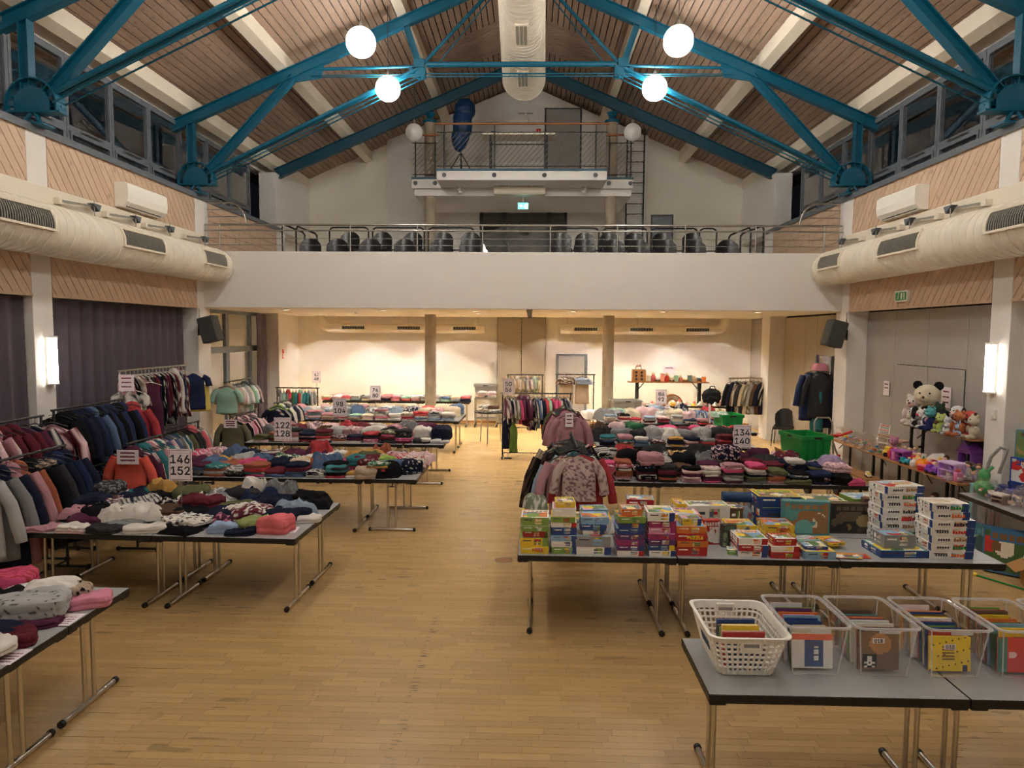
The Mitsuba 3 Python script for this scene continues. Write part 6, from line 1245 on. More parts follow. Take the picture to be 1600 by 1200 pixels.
for bi, (o, x) in enumerate(BX):
    b = thing('storage_box', f'clear plastic storage box of books, {o} right of the white basket', 'storage box', 'clear boxes of books')
    rings = [rring(.27, .40, .03, TZ+.004), rring(.275, .405, .035, TZ+.012), rring(.345, .475, .045, TZ+.30)]
    m = loft(rings, True, False); m.apply_translation((x, YB0, 0)); put('body', m, 'clear', b, 50)
    for sx in (-1, 1):
        for sy in (-1, 1): put('corner_rib', tube((x+sx*.128, YB0+sy*.192, TZ+.012), (x+sx*.160, YB0+sy*.226, TZ+.29), .004, 6), 'milky', b)
    put('base_ledge', cat_([box(x-.125, YB0-.2, TZ+.004, x+.125, YB0-.197, TZ+.012), box(x-.125, YB0+.197, TZ+.004, x+.125, YB0+.2, TZ+.012)]), 'milky', b)
    m = loft([rring(.345, .475, .045, TZ+.292), rring(.375, .505, .05, TZ+.294), rring(.378, .508, .05, TZ+.304), rring(.35, .48, .045, TZ+.306), rring(.343, .473, .045, TZ+.296)], False, False); m.apply_translation((x, YB0, 0)); put('rim', m, 'milky', b, 40)
    put('handle', cat_([cbox(x-.06, YB0-.246, TZ+.272, x+.06, YB0-.236, TZ+.292, .004)]), 'milky', b)
    r = np.random.default_rng(70+bi); y = YB0-.135
    for j in range(18):
        t = r.uniform(.007, .016); col = BOOKC[int(r.integers(len(BOOKC)))]; w = r.uniform(.19, .245); h = r.uniform(.20, .25)
        cov = None; nt = None; lb = f'{CN.get(col, "coloured")} book, {ORD[j]} from the front in the {o} clear box'
        if j == 0:
            h = .20; w = .235
            if bi == 0: col, cov, lb = W_, (lambda u, v: (226, 110, 88) if v > .80 else (52, 78, 130) if .3 < u < .78 and v > .06 and (not (.52 < u < .66 and .16 < v < .62 and int(v*22) % 4)) else (232, 230, 226)), 'white book with coral top and blue panel at the front of the first clear box'
            if bi == 1:
                h = .245
                def cov(u, v):
                    if v > .9: return (38, 42, 54)
                    if .12 < u < .46 and .05 < v < .36: return (236, 232, 224) if ((u-.29)**2+((v-.26))**2 < .005 or (abs(abs(u-.29)*.45-abs(v-.12)) < .025 and abs(u-.29) < .13)) else (24, 26, 34)
                    return (176, 128, 88) if (u-.55)**2*.8+(v-.62)**2 < .06 else (120, 96, 80)
                nt, col, lb = '018', Br, 'brown picture book with skull flag, front of the second clear box'
            if bi == 2:
                def cov(u, v):
                    return (54, 60, 96) if .8 < u < .93 and v < .16 else (120, 90, 40) if .3 < u < .62 and .3 < v < .75 and int(v*22) % 2 else (90, 60, 40) if (int(u*26)*7+int(v*22)*3) % 31 == 0 else (240, 206, 56)
                nt, col, lb = '018', Ye, 'yellow book with small motifs and number label at the front of the third clear box'
            if bi == 3: col, cov, lb = Rd, (lambda u, v: (70, 130, 120) if u < .25 else (240, 200, 200) if (u-.35)**2+(v-.5)**2 < .01 else (214, 64, 64)), 'red and green picture book at the front of the fourth clear box'
        book(lb, f'books in the {o} clear box', x+r.uniform(-.01, .01), y, TZ+.014, w, h, t, col, 0, r.uniform(3, 8), cov, j, nt); y += t+.006+(.012 if j == 0 else 0)
    if bi in (0, 2):
        n = thing('info_sheet', f'paper sheet standing in the rear of the {o} clear box', 'paper sheet'); put('sheet', moved(box(-.1, -.001, 0, .1, .001, .14), trimesh.transformations.translation_matrix((x-.03, YB0+.205, TZ+.13))), 'paper', n)
        put('print', moved(box(-.06, -.0016, .07, .05, -.001, .078), trimesh.transformations.translation_matrix((x-.03, YB0+.205, TZ+.13))), 'ink', n)
# white basket: lattice of bars between posts
bk = thing('laundry_basket', 'white plastic laundry basket with square holes holding books', 'basket')
BXC, BYC = 1.255, 4.08
def bring(k): return rring(.31+.13*k, .40+.15*k, .045+.02*k, TZ+.005+.245*k, 8)
def bpt(s, k):
    R = bring(k); n = len(R); seg = np.linalg.norm(np.roll(R, -1, 0)-R, axis=1); cs = np.concatenate([[0], np.cumsum(seg)]); L = cs[-1]; q = (s % 1)*L; i = min(int(np.searchsorted(cs, q, side='right')-1), n-1); t = (q-cs[i])/seg[i]; return R[i]*(1-t)+R[(i+1) % n]*t+np.array([BXC, BYC, 0])
NB = 52; bars = []
for i in range(NB): bars.append(path([bpt(i/NB, k) for k in np.linspace(.02, .99, 4)], .0072, 6))
for k in (.22, .36, .50, .64, .78): 
    P = [bpt(s, k) for s in np.linspace(0, 1, 65)]; bars.append(path(P, .0072, 6))
put('lattice', cat_(bars), 'white_plastic', bk, 50)
R_ = lambda k, o: bring(k)+np.array([BXC, BYC, 0])+np.sign(bring(k))*[o, o, 0]
put('base', loft([R_(0, 0), R_(.13, 0)], True, False), 'white_plastic', bk, 50)
put('rim', loft([R_(.86, -.002), R_(.98, 0), R_(1.0, .014), R_(1.03, .014), R_(1.045, .004), R_(1.03, -.006), R_(.86, -.006)], False, False), 'white_plastic', bk, 50)
for sg in (-1, 1):
    yy = BYC+sg*(.40+.15*.86)/2
    g = put('grip', cbox(BXC-.06, yy-.010, TZ+.165, BXC+.06, yy+.010, TZ+.245, .005), 'white_plastic', bk); put('slot', cbox(BXC-.045, yy-.0115, TZ+.198, BXC+.045, yy+.0115, TZ+.222, .003), 'grey_crate', g)
put('side_label', moved(cbox(-.001, -.09, -.03, .001, .09, .03, .0005), trimesh.transformations.translation_matrix((BXC-.205, BYC-.06, TZ+.15)) @ rotm((0, 1, 0), -.26)), 'blue_cover', bk)
r = np.random.default_rng(90); y = BYC-.14
for j, (c, w, h, lb) in enumerate([((28, 34, 54), .22, .17, 'dark blue book against the front lattice of the basket'), (Rd, .25, .20, 'red book in the white basket'), (W_, .24, .19, 'white book in the white basket'), (Ye, .22, .215, 'yellow book standing highest in the white basket'), (Gn, .23, .19, 'green book in the white basket'), (Bk, .24, .19, 'black book in the white basket'), (Bl, .23, .21, 'dark blue book at the rear of the white basket'), (Or, .2, .17, 'orange book in the white basket')]):
    book(lb, 'books in the white basket', BXC+.01, y, TZ+.012, w, h, .020 if j != 3 else .03, c, .03, 6); y += .032

# ---------------------------------------------------------------- toys and crates
def vc(name, parent, m, c, material='plastic', tw=None, smooth=True, pat='plain', seed=1, sec=None):
    col = vcol(len(m.vertices), c) if pat == 'plain' and material != 'cloth' else paint(m.vertices, c, pat, seed, sec)
    k = num(f'{parent}__{name}'); scene[k] = {**mikit.ply(m, M(material), smooth=smooth, color=col)}
    if tw is not None: scene[k]['to_world'] = tw
    return k
def plush(label, x, y, z, s, a, body, head, ear=None, muzzle=None, ears='round', big_head=1., group='plush toys on the shelf', nose=(20, 18, 18)):
    """Sitting stuffed animal; s = its height. Faces -y before turning by a."""
    k = thing('plush_toy', label, 'plush toy', group); tw = T().translate([x, y, z]) @ rz(a) @ T().scale(s)
    ear = ear or head; hb = big_head
    vc('body', k, blob((0, 0, .26), (.22, .19, .27), rough=.05, seed=int(x*10)), body, 'cloth', tw)
    vc('head', k, blob((0, -.04, .52+.2*hb), (.22*hb, .2*hb, .2*hb), rough=.04, seed=int(y*9)), head, 'cloth', tw)
    for sx in (-1, 1):
        if ears == 'round': vc('ear', k, blob((sx*.17*hb, 0, .52+.38*hb), (.08*hb, .04*hb, .08*hb)), ear, 'cloth', tw)
        elif ears == 'long': vc('ear', k, blob((sx*.22*hb, 0, .52+.16*hb), (.06*hb, .08*hb, .2*hb)), ear, 'cloth', tw)
        elif ears == 'up': vc('ear', k, blob((sx*.09*hb, 0, .52+.52*hb), (.05*hb, .03*hb, .18*hb)), ear, 'cloth', tw)
        vc('arm', k, blob((sx*.24, -.1, .34), (.08, .09, .17)), body, 'cloth', tw); vc('leg', k, blob((sx*.16, -.24, .09), (.10, .19, .09)), body, 'cloth', tw)
        vc('eye', k, ball((sx*.08*hb, -.04-.185*hb, .52+.25*hb), .024, 1), (15, 14, 14), 'plastic', tw)
    sn = vc('muzzle', k, blob((0, -.04-.19*hb, .52+.15*hb), (.09*hb, .07*hb, .07*hb)), muzzle or head, 'cloth', tw)
    vc('nose', k, ball((0, -.05-.26*hb, .52+.18*hb), .03, 1), nose, 'plastic', tw)
    return k
def slab_bench(name, label, cat, x0, y0, x1, y1, z, legs, m='oak', t=.028, legm='black'):
    k = thing(name, label, cat)
    put('top', cat_([cbox(x0, y0, z-t, (x0+x1)/2-.003, y1, z, .003), cbox((x0+x1)/2+.003, y0, z-t, x1, y1, z, .003)]) if m == 'oak' and x1-x0 > .4 else cbox(x0, y0, z-t, x1, y1, z, .004), m, k)
    for y in legs:
        for x in (x0+.04, x1-.04): put('leg', cbox(x-.018, y-.018, 0 if z < 1.2 else .77, x+.018, y+.018, z-t, .002), legm, k)
        put('crossbar', cat_([box(x0+.04, y-.012, z*.28 if z < 1.2 else .95, x1-.04, y+.012, (z*.28 if z < 1.2 else .95)+.03), box(x0+.04, y-.014, z-t-.03, x1-.04, y+.014, z-t)]), legm, k)
    for y in legs[:2]:
        sg = 1 if y < (y0+y1)/2 else -1
        put('brace', tube(((x0+x1)/2, y, z-t-.18), ((x0+x1)/2, y+sg*.3, z-t), .008, 6), legm, k)
    return k
slab_bench('beer_table', 'long wooden folding table of toys along the grey partition, nearer one', 'table', 5.56, 9.05, 6.08, 11.2, .77, (9.2, 10.05, 11.05))
slab_bench('beer_table', 'long wooden folding table of bagged toys along the grey partition, farther one', 'table', 5.60, 11.25, 6.10, 13.3, .77, (11.4, 13.15))
slab_bench('beer_bench', 'low wooden bench with bagged toys before the farther toy table', 'bench', 5.22, 10.75, 5.48, 13.0, .46, (11.0, 12.75))
slab_bench('shelf_bench', 'wooden bench standing on the toy table as a shelf for plush toys', 'bench', 6.08-.19, 9.35, 6.08+.07, 11.0, 1.31, (9.45, 10.85))
t3 = thing('folding_table', 'black edged folding table of toys at the right wall near the picture edge', 'table'); tw = at(5.72, 8.02, 0, math.pi/2)
put('top', TT, None, t3, tw=tw); put('edge_band', TE, None, t3, tw=tw)
for d in TLEG: put('leg', d, None, t3, tw=tw)
for d in TFOOT: put('foot', d, None, t3, tw=tw)
# plush row on the shelf
PB = [('big cream plush bear with black ears towering over the shelf', 6.02, 10.62, .50, -.75, (40, 40, 42), (232, 216, 180), (24, 24, 26), (206, 184, 150), 'round', 1.35), ('cream plush with pink muzzle at the left of the shelf', 5.98, 10.90, .40, -1.0, (236, 214, 206), (236, 222, 214), None, (236, 170, 170), 'round', 1.),
      ('white and brown plush dog in front of the big cream bear', 5.90, 10.72, .26, -1.4, (230, 222, 208), (232, 226, 214), (92, 62, 40), None, 'long', 1.), ('white plush kitten with pink bow', 5.88, 10.50, .24, -1.5, (238, 232, 228), (238, 232, 228), None, (230, 60, 110), 'round', 1.1), ('turquoise plush bear in navy clothes', 5.86, 10.22, .30, -1.5, (28, 40, 100), (60, 170, 176), None, (100, 190, 190), 'round', 1.),
      ('dark green plush at the back of the shelf', 6.04, 10.32, .36, -1.5, (44, 60, 44), (48, 66, 48), None, None, 'round', .9), ('black and white plush cow', 5.98, 10.12, .30, -1.5, (226, 226, 222), (40, 40, 42), (24, 24, 24), (230, 226, 222), 'long', .9), ('lime green plush lying on the shelf', 5.86, 9.98, .24, -1.2, (176, 196, 84), (188, 206, 96), None, None, 'round', 1.),
      ('white spotted plush dog at the back right of the shelf', 6.02, 9.84, .36, -1.5, (232, 230, 228), (236, 234, 230), (40, 36, 36), (236, 190, 190), 'long', 1.), ('grey plush cat on the shelf before the spotted dog', 5.86, 9.80, .22, -1.4, (120, 122, 124), (200, 200, 200), None, None, 'round', 1.), ('orange brown plush bear at the right of the shelf', 5.88, 9.58, .32, -1.5, (178, 92, 34), (186, 100, 40), None, (150, 74, 28), 'round', .95),
      ('red plush behind the orange bear', 6.02, 9.56, .34, -1.5, (190, 40, 44), (200, 50, 50), (90, 60, 44), None, 'long', .9), ('beige plush at the right end of the shelf', 5.98, 9.42, .28, -1.6, (206, 190, 160), (212, 198, 168), None, None, 'round', 1.), ('white plush with yellow beak on the shelf edge', 5.86, 10.36, .18, -1.5, (236, 232, 224), (236, 232, 224), None, (220, 180, 70), 'round', 1.)]
for lb, x, y, s, a, b, h, e, mz, et, bh in PB: plush(lb, x, y, 1.311, s*1.22, a, b, h, e, mz, et, bh)
plush('pink plush pig lying on the toy table left of the shelf legs', 5.80, 11.10, .772, .34, -1.2, (206, 120, 160), (212, 128, 168), None, (226, 150, 180), 'round', 1., None)
plush('white plush lamb on the toy table under the shelf', 5.86, 10.35, .772, .18, -1.4, (226, 222, 214), (226, 222, 214), None, None, 'round', 1., None)
def bagged(label, x, y, z, w, d, h, cols, seed, group=None):
    """Clear bag with small toy pieces in it."""
    k = thing('toy_bag', label, 'toy bag', group); r = np.random.default_rng(seed); ps, cs = [], []
    for i in range(14):
        c = cols[int(r.integers(len(cols)))]; p = (r.uniform(-.34, .34)*w, r.uniform(-.34, .34)*d, r.uniform(.06, .6)*h+.01); q = r.uniform(.012, .030)
        m = ball(p, q, 1, (1, 1.2, .8)) if i % 2 else box(p[0]-q, p[1]-q*.7, p[2]-q*.5, p[0]+q, p[1]+q*.7, p[2]+q*.5); m.vertices[:, 2] = np.maximum(m.vertices[:, 2], .002); ps.append(m); cs.append(vcol(len(m.vertices), c))
    kk = num(f'{k}__contents'); scene[kk] = {**mikit.ply(cat_(ps), M('plastic'), color=np.vstack(cs)), 'to_world': at(x, y, z)}; labels[kk] = {'label': 'small toy pieces in the bag', 'kind': 'stuff'}
    m = heap_mesh(w*1.05, d*1.05, h*1.5, seed, 16); scene[num(f'{k}__film')] = {**mikit.ply(m, M('bag'), smooth=True), 'to_world': at(x, y, z)}
    return k
def toy_vehicle(label, x, y, z, s, a, c1, c2):
    k = thing('toy_vehicle', label, 'toy vehicle'); tw = T().translate([x, y, z]) @ rz(a) @ T().scale(s)
    vc('body', k, cat_([cbox(-.5, -.22, .12, .5, .22, .36, .04), cbox(.05, -.2, .36, .42, .2, .62, .05)]), c1, 'plastic', tw, False); vc('bucket', k, cbox(-.5, -.2, .36, -.05, .2, .5, .03), c2, 'plastic', tw, False)
    for sx in (-.3, .3):
        for sy in (-1, 1): vc('wheel', k, tube((sx, sy*.2, .13), (sx, sy*.27, .13), .13, 14), (28, 28, 28), 'plastic', tw, False)
def toy_house(label, x, y, z, w, d, h, a, c1, c2, roof=True):
    k = thing('toy_house', label, 'toy house'); tw = T().translate([x, y, z]) @ rz(a)
    vc('walls', k, cat_([box(-w/2, -d/2, 0, -w/2+.01, d/2, h), box(w/2-.01, -d/2, 0, w/2, d/2, h), box(-w/2, d/2-.01, 0, w/2, d/2, h), box(-w/2, -d/2, 0, w/2, d/2, .01), box(-w/2, -d/2, h*.5, w/2, d/2, h*.5+.01), box(-w/2, -d/2, h-.01, w/2, d/2, h)]), c1, 'plastic', tw, False)
    if roof: vc('roof', k, prism([(-w*.6, h), (w*.6, h), (0, h*1.5)], d*1.1, (0, d*.55, 0), (1, 0, 0), (0, 0, 1)), c2, 'plastic', tw, False)
    else: vc('trim', k, cat_([box(-w/2-.004, -d/2-.004, h, w/2+.004, d/2+.004, h+.02)]), c2, 'plastic', tw, False)
    for i in range(2): vc('window', k, cat_([box(-w*.3+i*w*.4, d/2-.012, h*(.12), -w*.3+i*w*.4+w*.2, d/2-.010, h*.42)]), c2, 'plastic', tw, False)
def doll(label, x, y, z, s, a, hair, dress, group=None):
    k = thing('toy_doll', label, 'doll', group); tw = T().translate([x, y, z]) @ rz(a) @ T().scale(s)
    vc('dress', k, lathe([(0, 0), (.2, 0), (.17, .2), (.09, .45), (.11, .62), (.05, .66), (0, .66)], 14), dress, 'cloth', tw); vc('head', k, ball((0, 0, .78), .12, 2), (226, 180, 150), 'plastic', tw); vc('hair', k, blob((0, .03, .81), (.14, .13, .15), rough=.1), hair, 'cloth', tw)
    for sx in (-1, 1): vc('arm', k, tube((sx*.1, 0, .6), (sx*.22, -.05, .35), .035, 8), (226, 180, 150), 'plastic', tw)
TC2 = [(196, 60, 60), (240, 200, 60), (70, 130, 190), (230, 226, 220), (90, 160, 90), (236, 150, 180), (150, 90, 160), (200, 120, 60)]
for i, (lb, x, y) in enumerate([('clear bag of mixed small toys at the far end of the farther toy table', 5.80, 13.0), ('clear bag of red and white toys on the farther toy table', 5.78, 12.62), ('clear bag of coloured figures on the farther toy table', 5.86, 12.25), ('clear bag of doll things at the near end of the farther toy table', 5.72, 11.86), ('clear bag of blue toys on the farther toy table edge', 5.70, 11.5)]): bagged(lb, x, y, .771, .30, .30, .16, TC2, 300+i, 'toy bags on the farther toy table')
for i, (lb, x, y) in enumerate([('clear bag of brown wooden pieces on the low bench', 5.35, 12.6), ('clear bag of wooden blocks in the middle of the low bench', 5.35, 12.2)]): bagged(lb, x, y, .461, .22, .36, .16, [(180, 120, 80), (206, 180, 140), (160, 70, 50)], 310+i)
toy_vehicle('small white and yellow toy train at the near end of the low bench', 5.34, 10.95, .461, .14, 1.4, (230, 226, 210), (232, 200, 60))
frm = thing('toy_easel', 'white and red toy rack leaning on the farther toy table', 'toy rack')
put('frame', cat_([moved(box(-.12, -.008, 0, -.10, .008, .42), rotm((1, 0, 0), -.2)), moved(box(.10, -.008, 0, .12, .008, .42), rotm((1, 0, 0), -.2)), *[moved(box(-.12, -.01, .06+.08*k, .12, .004, .085+.08*k), rotm((1, 0, 0), -.2)) for k in range(5)]]).apply_transform(trimesh.transformations.translation_matrix((6.0, 11.9, .772)) @ rotm((0, 0, 1), -1.3)), 'white_plastic', frm)
put('stripes', cat_([moved(box(-.11, -.0112, .065+.08*k, .11, -.0102, .078+.08*k), rotm((1, 0, 0), -.2)) for k in range(5)]).apply_transform(trimesh.transformations.translation_matrix((6.0, 11.9, .772)) @ rotm((0, 0, 1), -1.3)), 'red', frm)
toy_house('white toy dresser house on the farther toy table', 5.96, 11.62, .772, .26, .16, .24, -1.4, (228, 220, 206), (150, 120, 90), False)
toy_house('cream toy doll house under the shelf end', 5.98, 11.22, .772, .24, .16, .22, -1.4, (226, 214, 196), (190, 150, 130), False)
pmk = thing('toy_pumpkin', 'orange toy pumpkin with stem on the toy table', 'toy pumpkin'); V = ball((0, 0, .075), .1, 3, (1, 1, .78)); an = np.arctan2(V.vertices[:, 1], V.vertices[:, 0]); V.vertices[:, :2] *= (1-.07*np.abs(np.cos(4*an)))[:, None]; vc('body', pmk, V, (240, 140, 20), 'plastic', at(5.66, 10.02, .775)); put('stem', tube((5.66, 10.02, .92), (5.67, 10.02, .96), .012, 8), 'green_crate', pmk)
toy_vehicle('yellow toy digger on the toy table', 5.74, 11.02, .772, .26, 2.2, (232, 196, 50), (60, 60, 60)); toy_vehicle('red toy fire engine on the toy table', 5.70, 9.75, .772, .24, 2.0, (206, 32, 40), (230, 226, 220)); toy_vehicle('turquoise toy car at the table edge', 5.62, 10.42, .772, .16, 1.9, (40, 160, 180), (60, 180, 200)); toy_vehicle('purple toy car at the table edge', 5.60, 9.68, .772, .2, 1.8, (120, 60, 170), (150, 80, 190))
toy_house('purple toy castle box on the toy table', 5.72, 10.72, .772, .24, .18, .14, -1.3, (140, 60, 150), (170, 90, 180), False); toy_house('red and white toy house under the shelf', 5.84, 9.98, .772, .18, .16, .16, -1.4, (226, 60, 70), (240, 236, 230)); toy_house('lilac toy cage house at the near end of the toy table', 5.72, 9.42, .772, .30, .2, .20, -1.4, (196, 150, 220), (226, 200, 236), False)
toy_house('violet toy castle under the shelf with pointed roof', 6.0, 9.5, .772, .22, .2, .34, -1.4, (120, 70, 150), (90, 40, 110)); toy_house('pink toy case beside the pumpkin', 5.64, 9.86, .772, .22, .14, .07, -1.3, (226, 60, 90), (240, 120, 150), False); toy_house('salmon pink box behind the pumpkin', 5.78, 10.16, .772, .26, .2, .10, -1.3, (236, 160, 150), (240, 190, 180), False)
for i, (lb, x, y, h, dr2) in enumerate([('doll in lilac dress on the toy table', 5.88, 10.08+.55, (200, 160, 90), (170, 130, 190)), ('doll in red dress on the toy table', 5.84, 9.78, (80, 50, 36), (190, 40, 50)), ('doll in white dress near the end of the toy table', 5.84, 9.28, (90, 60, 40), (230, 222, 214)), ('doll in grey dress beside the lilac cage house', 5.90, 9.16, (150, 100, 70), (150, 146, 150))]): doll(lb, x, y, .772, .26, -1.4+.2*i, h, dr2)
vk = thing('soft_ball', 'mauve and green soft ball at the near end of the toy table', 'ball'); vc('ball', vk, ball((5.92, 9.38+.02, .772+.12), .115, 3), (170, 110, 130), 'cloth', None, True, 'stripes', 4, 'green')
for i, (lb, x, y) in enumerate([('clear bag with grey toy parts at the near end of the toy table', 5.70, 9.18), ('clear bag at the edge before the lilac cage house', 5.62, 9.30)]): bagged(lb, x, y, .772, .22, .22, .13, [(200, 190, 190), (150, 140, 140), (220, 160, 160)], 330+i)
stand_box('tall pink and teal toy carton standing before the pillar', 5.80, 8.86, .30, .80, .16, (200, 170, 180), (110, 170, 170), 61, [(226, 190, 200), (180, 150, 170), (230, 225, 220), (150, 160, 170)], -.35, None, name='toy_carton', z=0.002, group=None)
stand_box('large construction toy carton with green meadow picture leaning on the right wall', 5.98, 8.22, .56, .34, .08, (74, 120, 130), (60, 110, 130), 62, [(110, 150, 190), (120, 140, 70), (90, 70, 50), (150, 130, 80), (96, 120, 70), (120, 160, 200)], -1.35, 'Friends', name='toy_carton', z=1.23, th=.055)
stand_box('blue toy carton with red vehicle picture under the meadow carton', 5.98, 8.22, .60, .30, .14, (30, 70, 150), (26, 60, 130), 63, [(60, 110, 190), (190, 50, 50), (210, 210, 210), (50, 90, 170), (160, 60, 60)], -1.35, 'playmobil', name='toy_carton', z=.93, th=.05)
stand_box('flat dark blue toy carton under the red vehicle carton', 5.98, 8.22, .62, .195, .16, (26, 50, 110), (24, 44, 100), 64, [(40, 60, 120), (70, 70, 90), (120, 120, 140)], -1.35, None, name='toy_carton', z=.732)
stand_box('large riding stable toy carton leaning on the floor before the right wall', 5.42, 7.78, .52, .50, .12, (60, 110, 150), (50, 90, 120), 65, [(120, 90, 60), (200, 60, 60), (230, 220, 200), (90, 140, 80), (150, 180, 210), (70, 100, 60)], -.75, None, name='toy_carton', z=.02, lean=.12)
stand_box('teal toy carton on the floor beside the stable carton', 5.40, 8.45, .40, .42, .14, (60, 120, 130), (50, 100, 110), 66, [(90, 140, 150), (60, 90, 90), (120, 150, 130)], -1.0, None, name='toy_carton', z=.002)
cb = thing('cardboard_carton', 'open brown cardboard carton with hand hole on the floor at the right picture edge', 'carton')
tw = at(5.52, 7.35, .002, -.3)
put('walls', mikit.ply(cat_([box(-.2, -.15, 0, .2, -.146, .27), box(-.2, .146, 0, .2, .15, .27), box(-.2, -.15, 0, -.196, .15, .27), box(.196, -.15, 0, .2, .15, .27), box(-.2, -.15, 0, .2, .15, .004)]), M('cardboard')), None, cb, tw=tw)
put('hand_hole', mikit.ply(cat_([cbox(-.05, -.1515, .17, .05, -.1495, .20, .001), cbox(-.2015, -.04, .17, -.1995, .04, .20, .001)]), M('cavity')), None, cb, tw=tw)
for sx in (-1, 1): put('flap', mikit.ply(moved(box(0, -.15, 0, .16, .15, .004), rotm((0, 0, 1), 0 if sx > 0 else math.pi) @ rotm((0, 1, 0), .5)).apply_translation((sx*.2, 0, .268)), M('cardboard')), None, cb, tw=tw)
stk_ = thing('toy_stick', 'thin yellow green stick lying on the floor before the cardboard carton', 'stick'); put('rod', tube((5.02, 7.75, .012), (5.32, 7.2, .012), .010, 8), 'green_crate', stk_); put('knob', ball((5.02, 7.75, .02), .02, 2), 'yellow_ink', stk_)
cbin = thing('clear_tub', 'clear tub with toys at the right picture edge beside the carton', 'tub'); m = loft([rring(.2, .26, .04, .003), rring(.26, .32, .05, .22)], True, False); m.apply_translation((5.36, 6.92, 0)); put('body', m, 'clear', cbin, 50); m = ball((5.36, 6.92, .09), .08, 2); vc('toy', cbin, m, (200, 60, 50))
# toys on the near right table
gd = thing('toy_figure', 'green translucent toy figure with grey loop on the right wall table', 'toy'); vc('body', gd, cat_([blob((5.60, 8.58, .83), (.10, .12, .10)), blob((5.60, 8.58, .98), (.06, .07, .09)), tube((5.60, 8.55, 1.02), (5.66, 8.52, 1.1), .02, 8)]), (70, 150, 90)); put('loop', path([(5.60, 8.56, 1.02), (5.64, 8.54, 1.22), (5.72, 8.5, 1.34), (5.78, 8.46, 1.32), (5.72, 8.5, 1.02)], .02, 8), 'grey_crate', gd)
for i, (lb, x, y) in enumerate([('clear bag of pale toys at the far end of the right wall table', 5.58, 8.38), ('clear bag of brown toys on the right wall table', 5.62, 7.98), ('clear bag of pink toys on the right wall table', 5.60, 7.62), ('clear bag of blue bits on the right wall table', 5.8, 7.75), ('clear bag of figures on the right wall table near the cartons', 5.78, 8.05)]): bagged(lb, x, y, .731, .30, .28, .17, [(226, 200, 180), (200, 190, 190), (190, 130, 100), (90, 90, 140), (230, 225, 220)], 340+i, 'toy bags on the right wall table')
toy_house('small brown toy hut on the right wall table', 5.52, 8.16, .731, .14, .12, .10, -1.2, (150, 130, 116), (230, 220, 210), False); toy_vehicle('dark blue toy vehicle on the right wall table', 5.78, 8.42, .731, .26, 1.8, (44, 50, 110), (70, 80, 150))
dl = thing('number_tag', 'yellow round tag hanging before the blue carton at the right wall', 'tag'); put('disc', moved(tube((0, -.004, 0), (0, .004, 0), .05, 18), trimesh.transformations.translation_matrix((5.885, 8.46, 1.16)) @ rotm((0, 0, 1), -1.35)), 'yellow_ink', dl)
r = np.random.default_rng(77)
TN = {(214, 120, 170): 'pink', (150, 80, 170): 'purple', (230, 224, 220): 'white', (220, 60, 70): 'red', (240, 190, 80): 'yellow', (90, 170, 180): 'turquoise', (190, 160, 210): 'lilac', (200, 120, 90): 'terracotta'}
for i in range(26):
    c = list(TN)[int(r.integers(8))]; y = 9.2+i*.075; x = 5.66+.36*((i*5) % 7)/7; h = r.uniform(.07, .17)
    k = thing('small_toy', f'small {TN[c]} toy, {ORD[i]} from the camera along the nearer toy table', 'toy', 'small toys on the nearer toy table')
    if i % 3 == 0: vc('body', k, cbox(x-.05, y-.04, .771, x+.05, y+.04, .771+h, .015), c, 'plastic', None, False); vc('top', k, ball((x, y, .771+h+.02), .03, 2), list(TN)[(i+3) % 8])
    elif i % 3 == 1: vc('body', k, blob((x, y, .771+h*.5), (.06, .05, h*.5), rough=.15, seed=i), c); vc('top', k, blob((x, y, .771+h), (.035, .035, .035), rough=.1, seed=i+9), (226, 190, 160))
    else: vc('body', k, lathe([(0, .771), (.055, .771), (.06, .771+h*.6), (.02, .771+h), (0, .771+h)], 14, at=(x, y, 0)), c); vc('top', k, ball((x, y, .771+h), .022, 2), (240, 220, 120))
for i, (cn, c, hc) in enumerate([('cream', (226, 212, 186), None), ('grey', (130, 130, 132), None), ('pink', (220, 150, 170), None), ('brown', (110, 76, 50), None), ('white', (236, 234, 230), None), ('light blue', (150, 180, 210), None)]):
    plush(f'small {cn} plush toy, front line of the shelf, {ORD[i]} from far end', 5.84, 10.82-.245*i-.06, 1.311, .2, -1.5+.1*(i % 3), c, c, None, None, ['round', 'long', 'up'][i % 3])
# things on the floor under the toy table
def floor_cloth(name, label, m, c, tw, pat='plain', sec=None, cat='play mat'):
    k = num(name); scene[k] = {**mikit.ply(m, M('cloth'), smooth=True, color=paint(m.vertices, c, pat, 3, sec)), 'to_world': tw}; tag(k, label, cat)
floor_cloth('play_mat', 'folded yellow green play mat on the floor before the toy table', fold_mesh(.9, .44, .10, 401, 3, .02, (60, 24)), (168, 150, 60), at(5.55, 10.95, .002, -.35), 'floral', 'charcoal')
floor_cloth('play_mat', 'grey edged mat under the yellow green play mat', fold_mesh(1.0, .5, .03, 402, 1, .01, (40, 14)), 'grey', at(5.50, 10.55, .002, -.3))
bkr = thing('toy_suitcase', 'bright red toy case standing on the floor under the toy table', 'toy case'); put('body', cbox(5.78, 9.85, .002, 6.02, 10.0, .20, .03), 'red', bkr); put('handle', path([(5.84, 9.92, .20), (5.86, 9.92, .25), (5.95, 9.92, .25), (5.97, 9.92, .20)], .012, 8), 'red', bkr)
toy_house('pink toy box on the floor beside the tall carton', 5.72, 9.32, .002, .30, .22, .16, -1.2, (206, 50, 110), (150, 40, 90), False); doll('doll with brown hair on the floor under the toy table', 5.98, 10.25, .002, .40, -1.3, (96, 62, 40), (120, 50, 60))
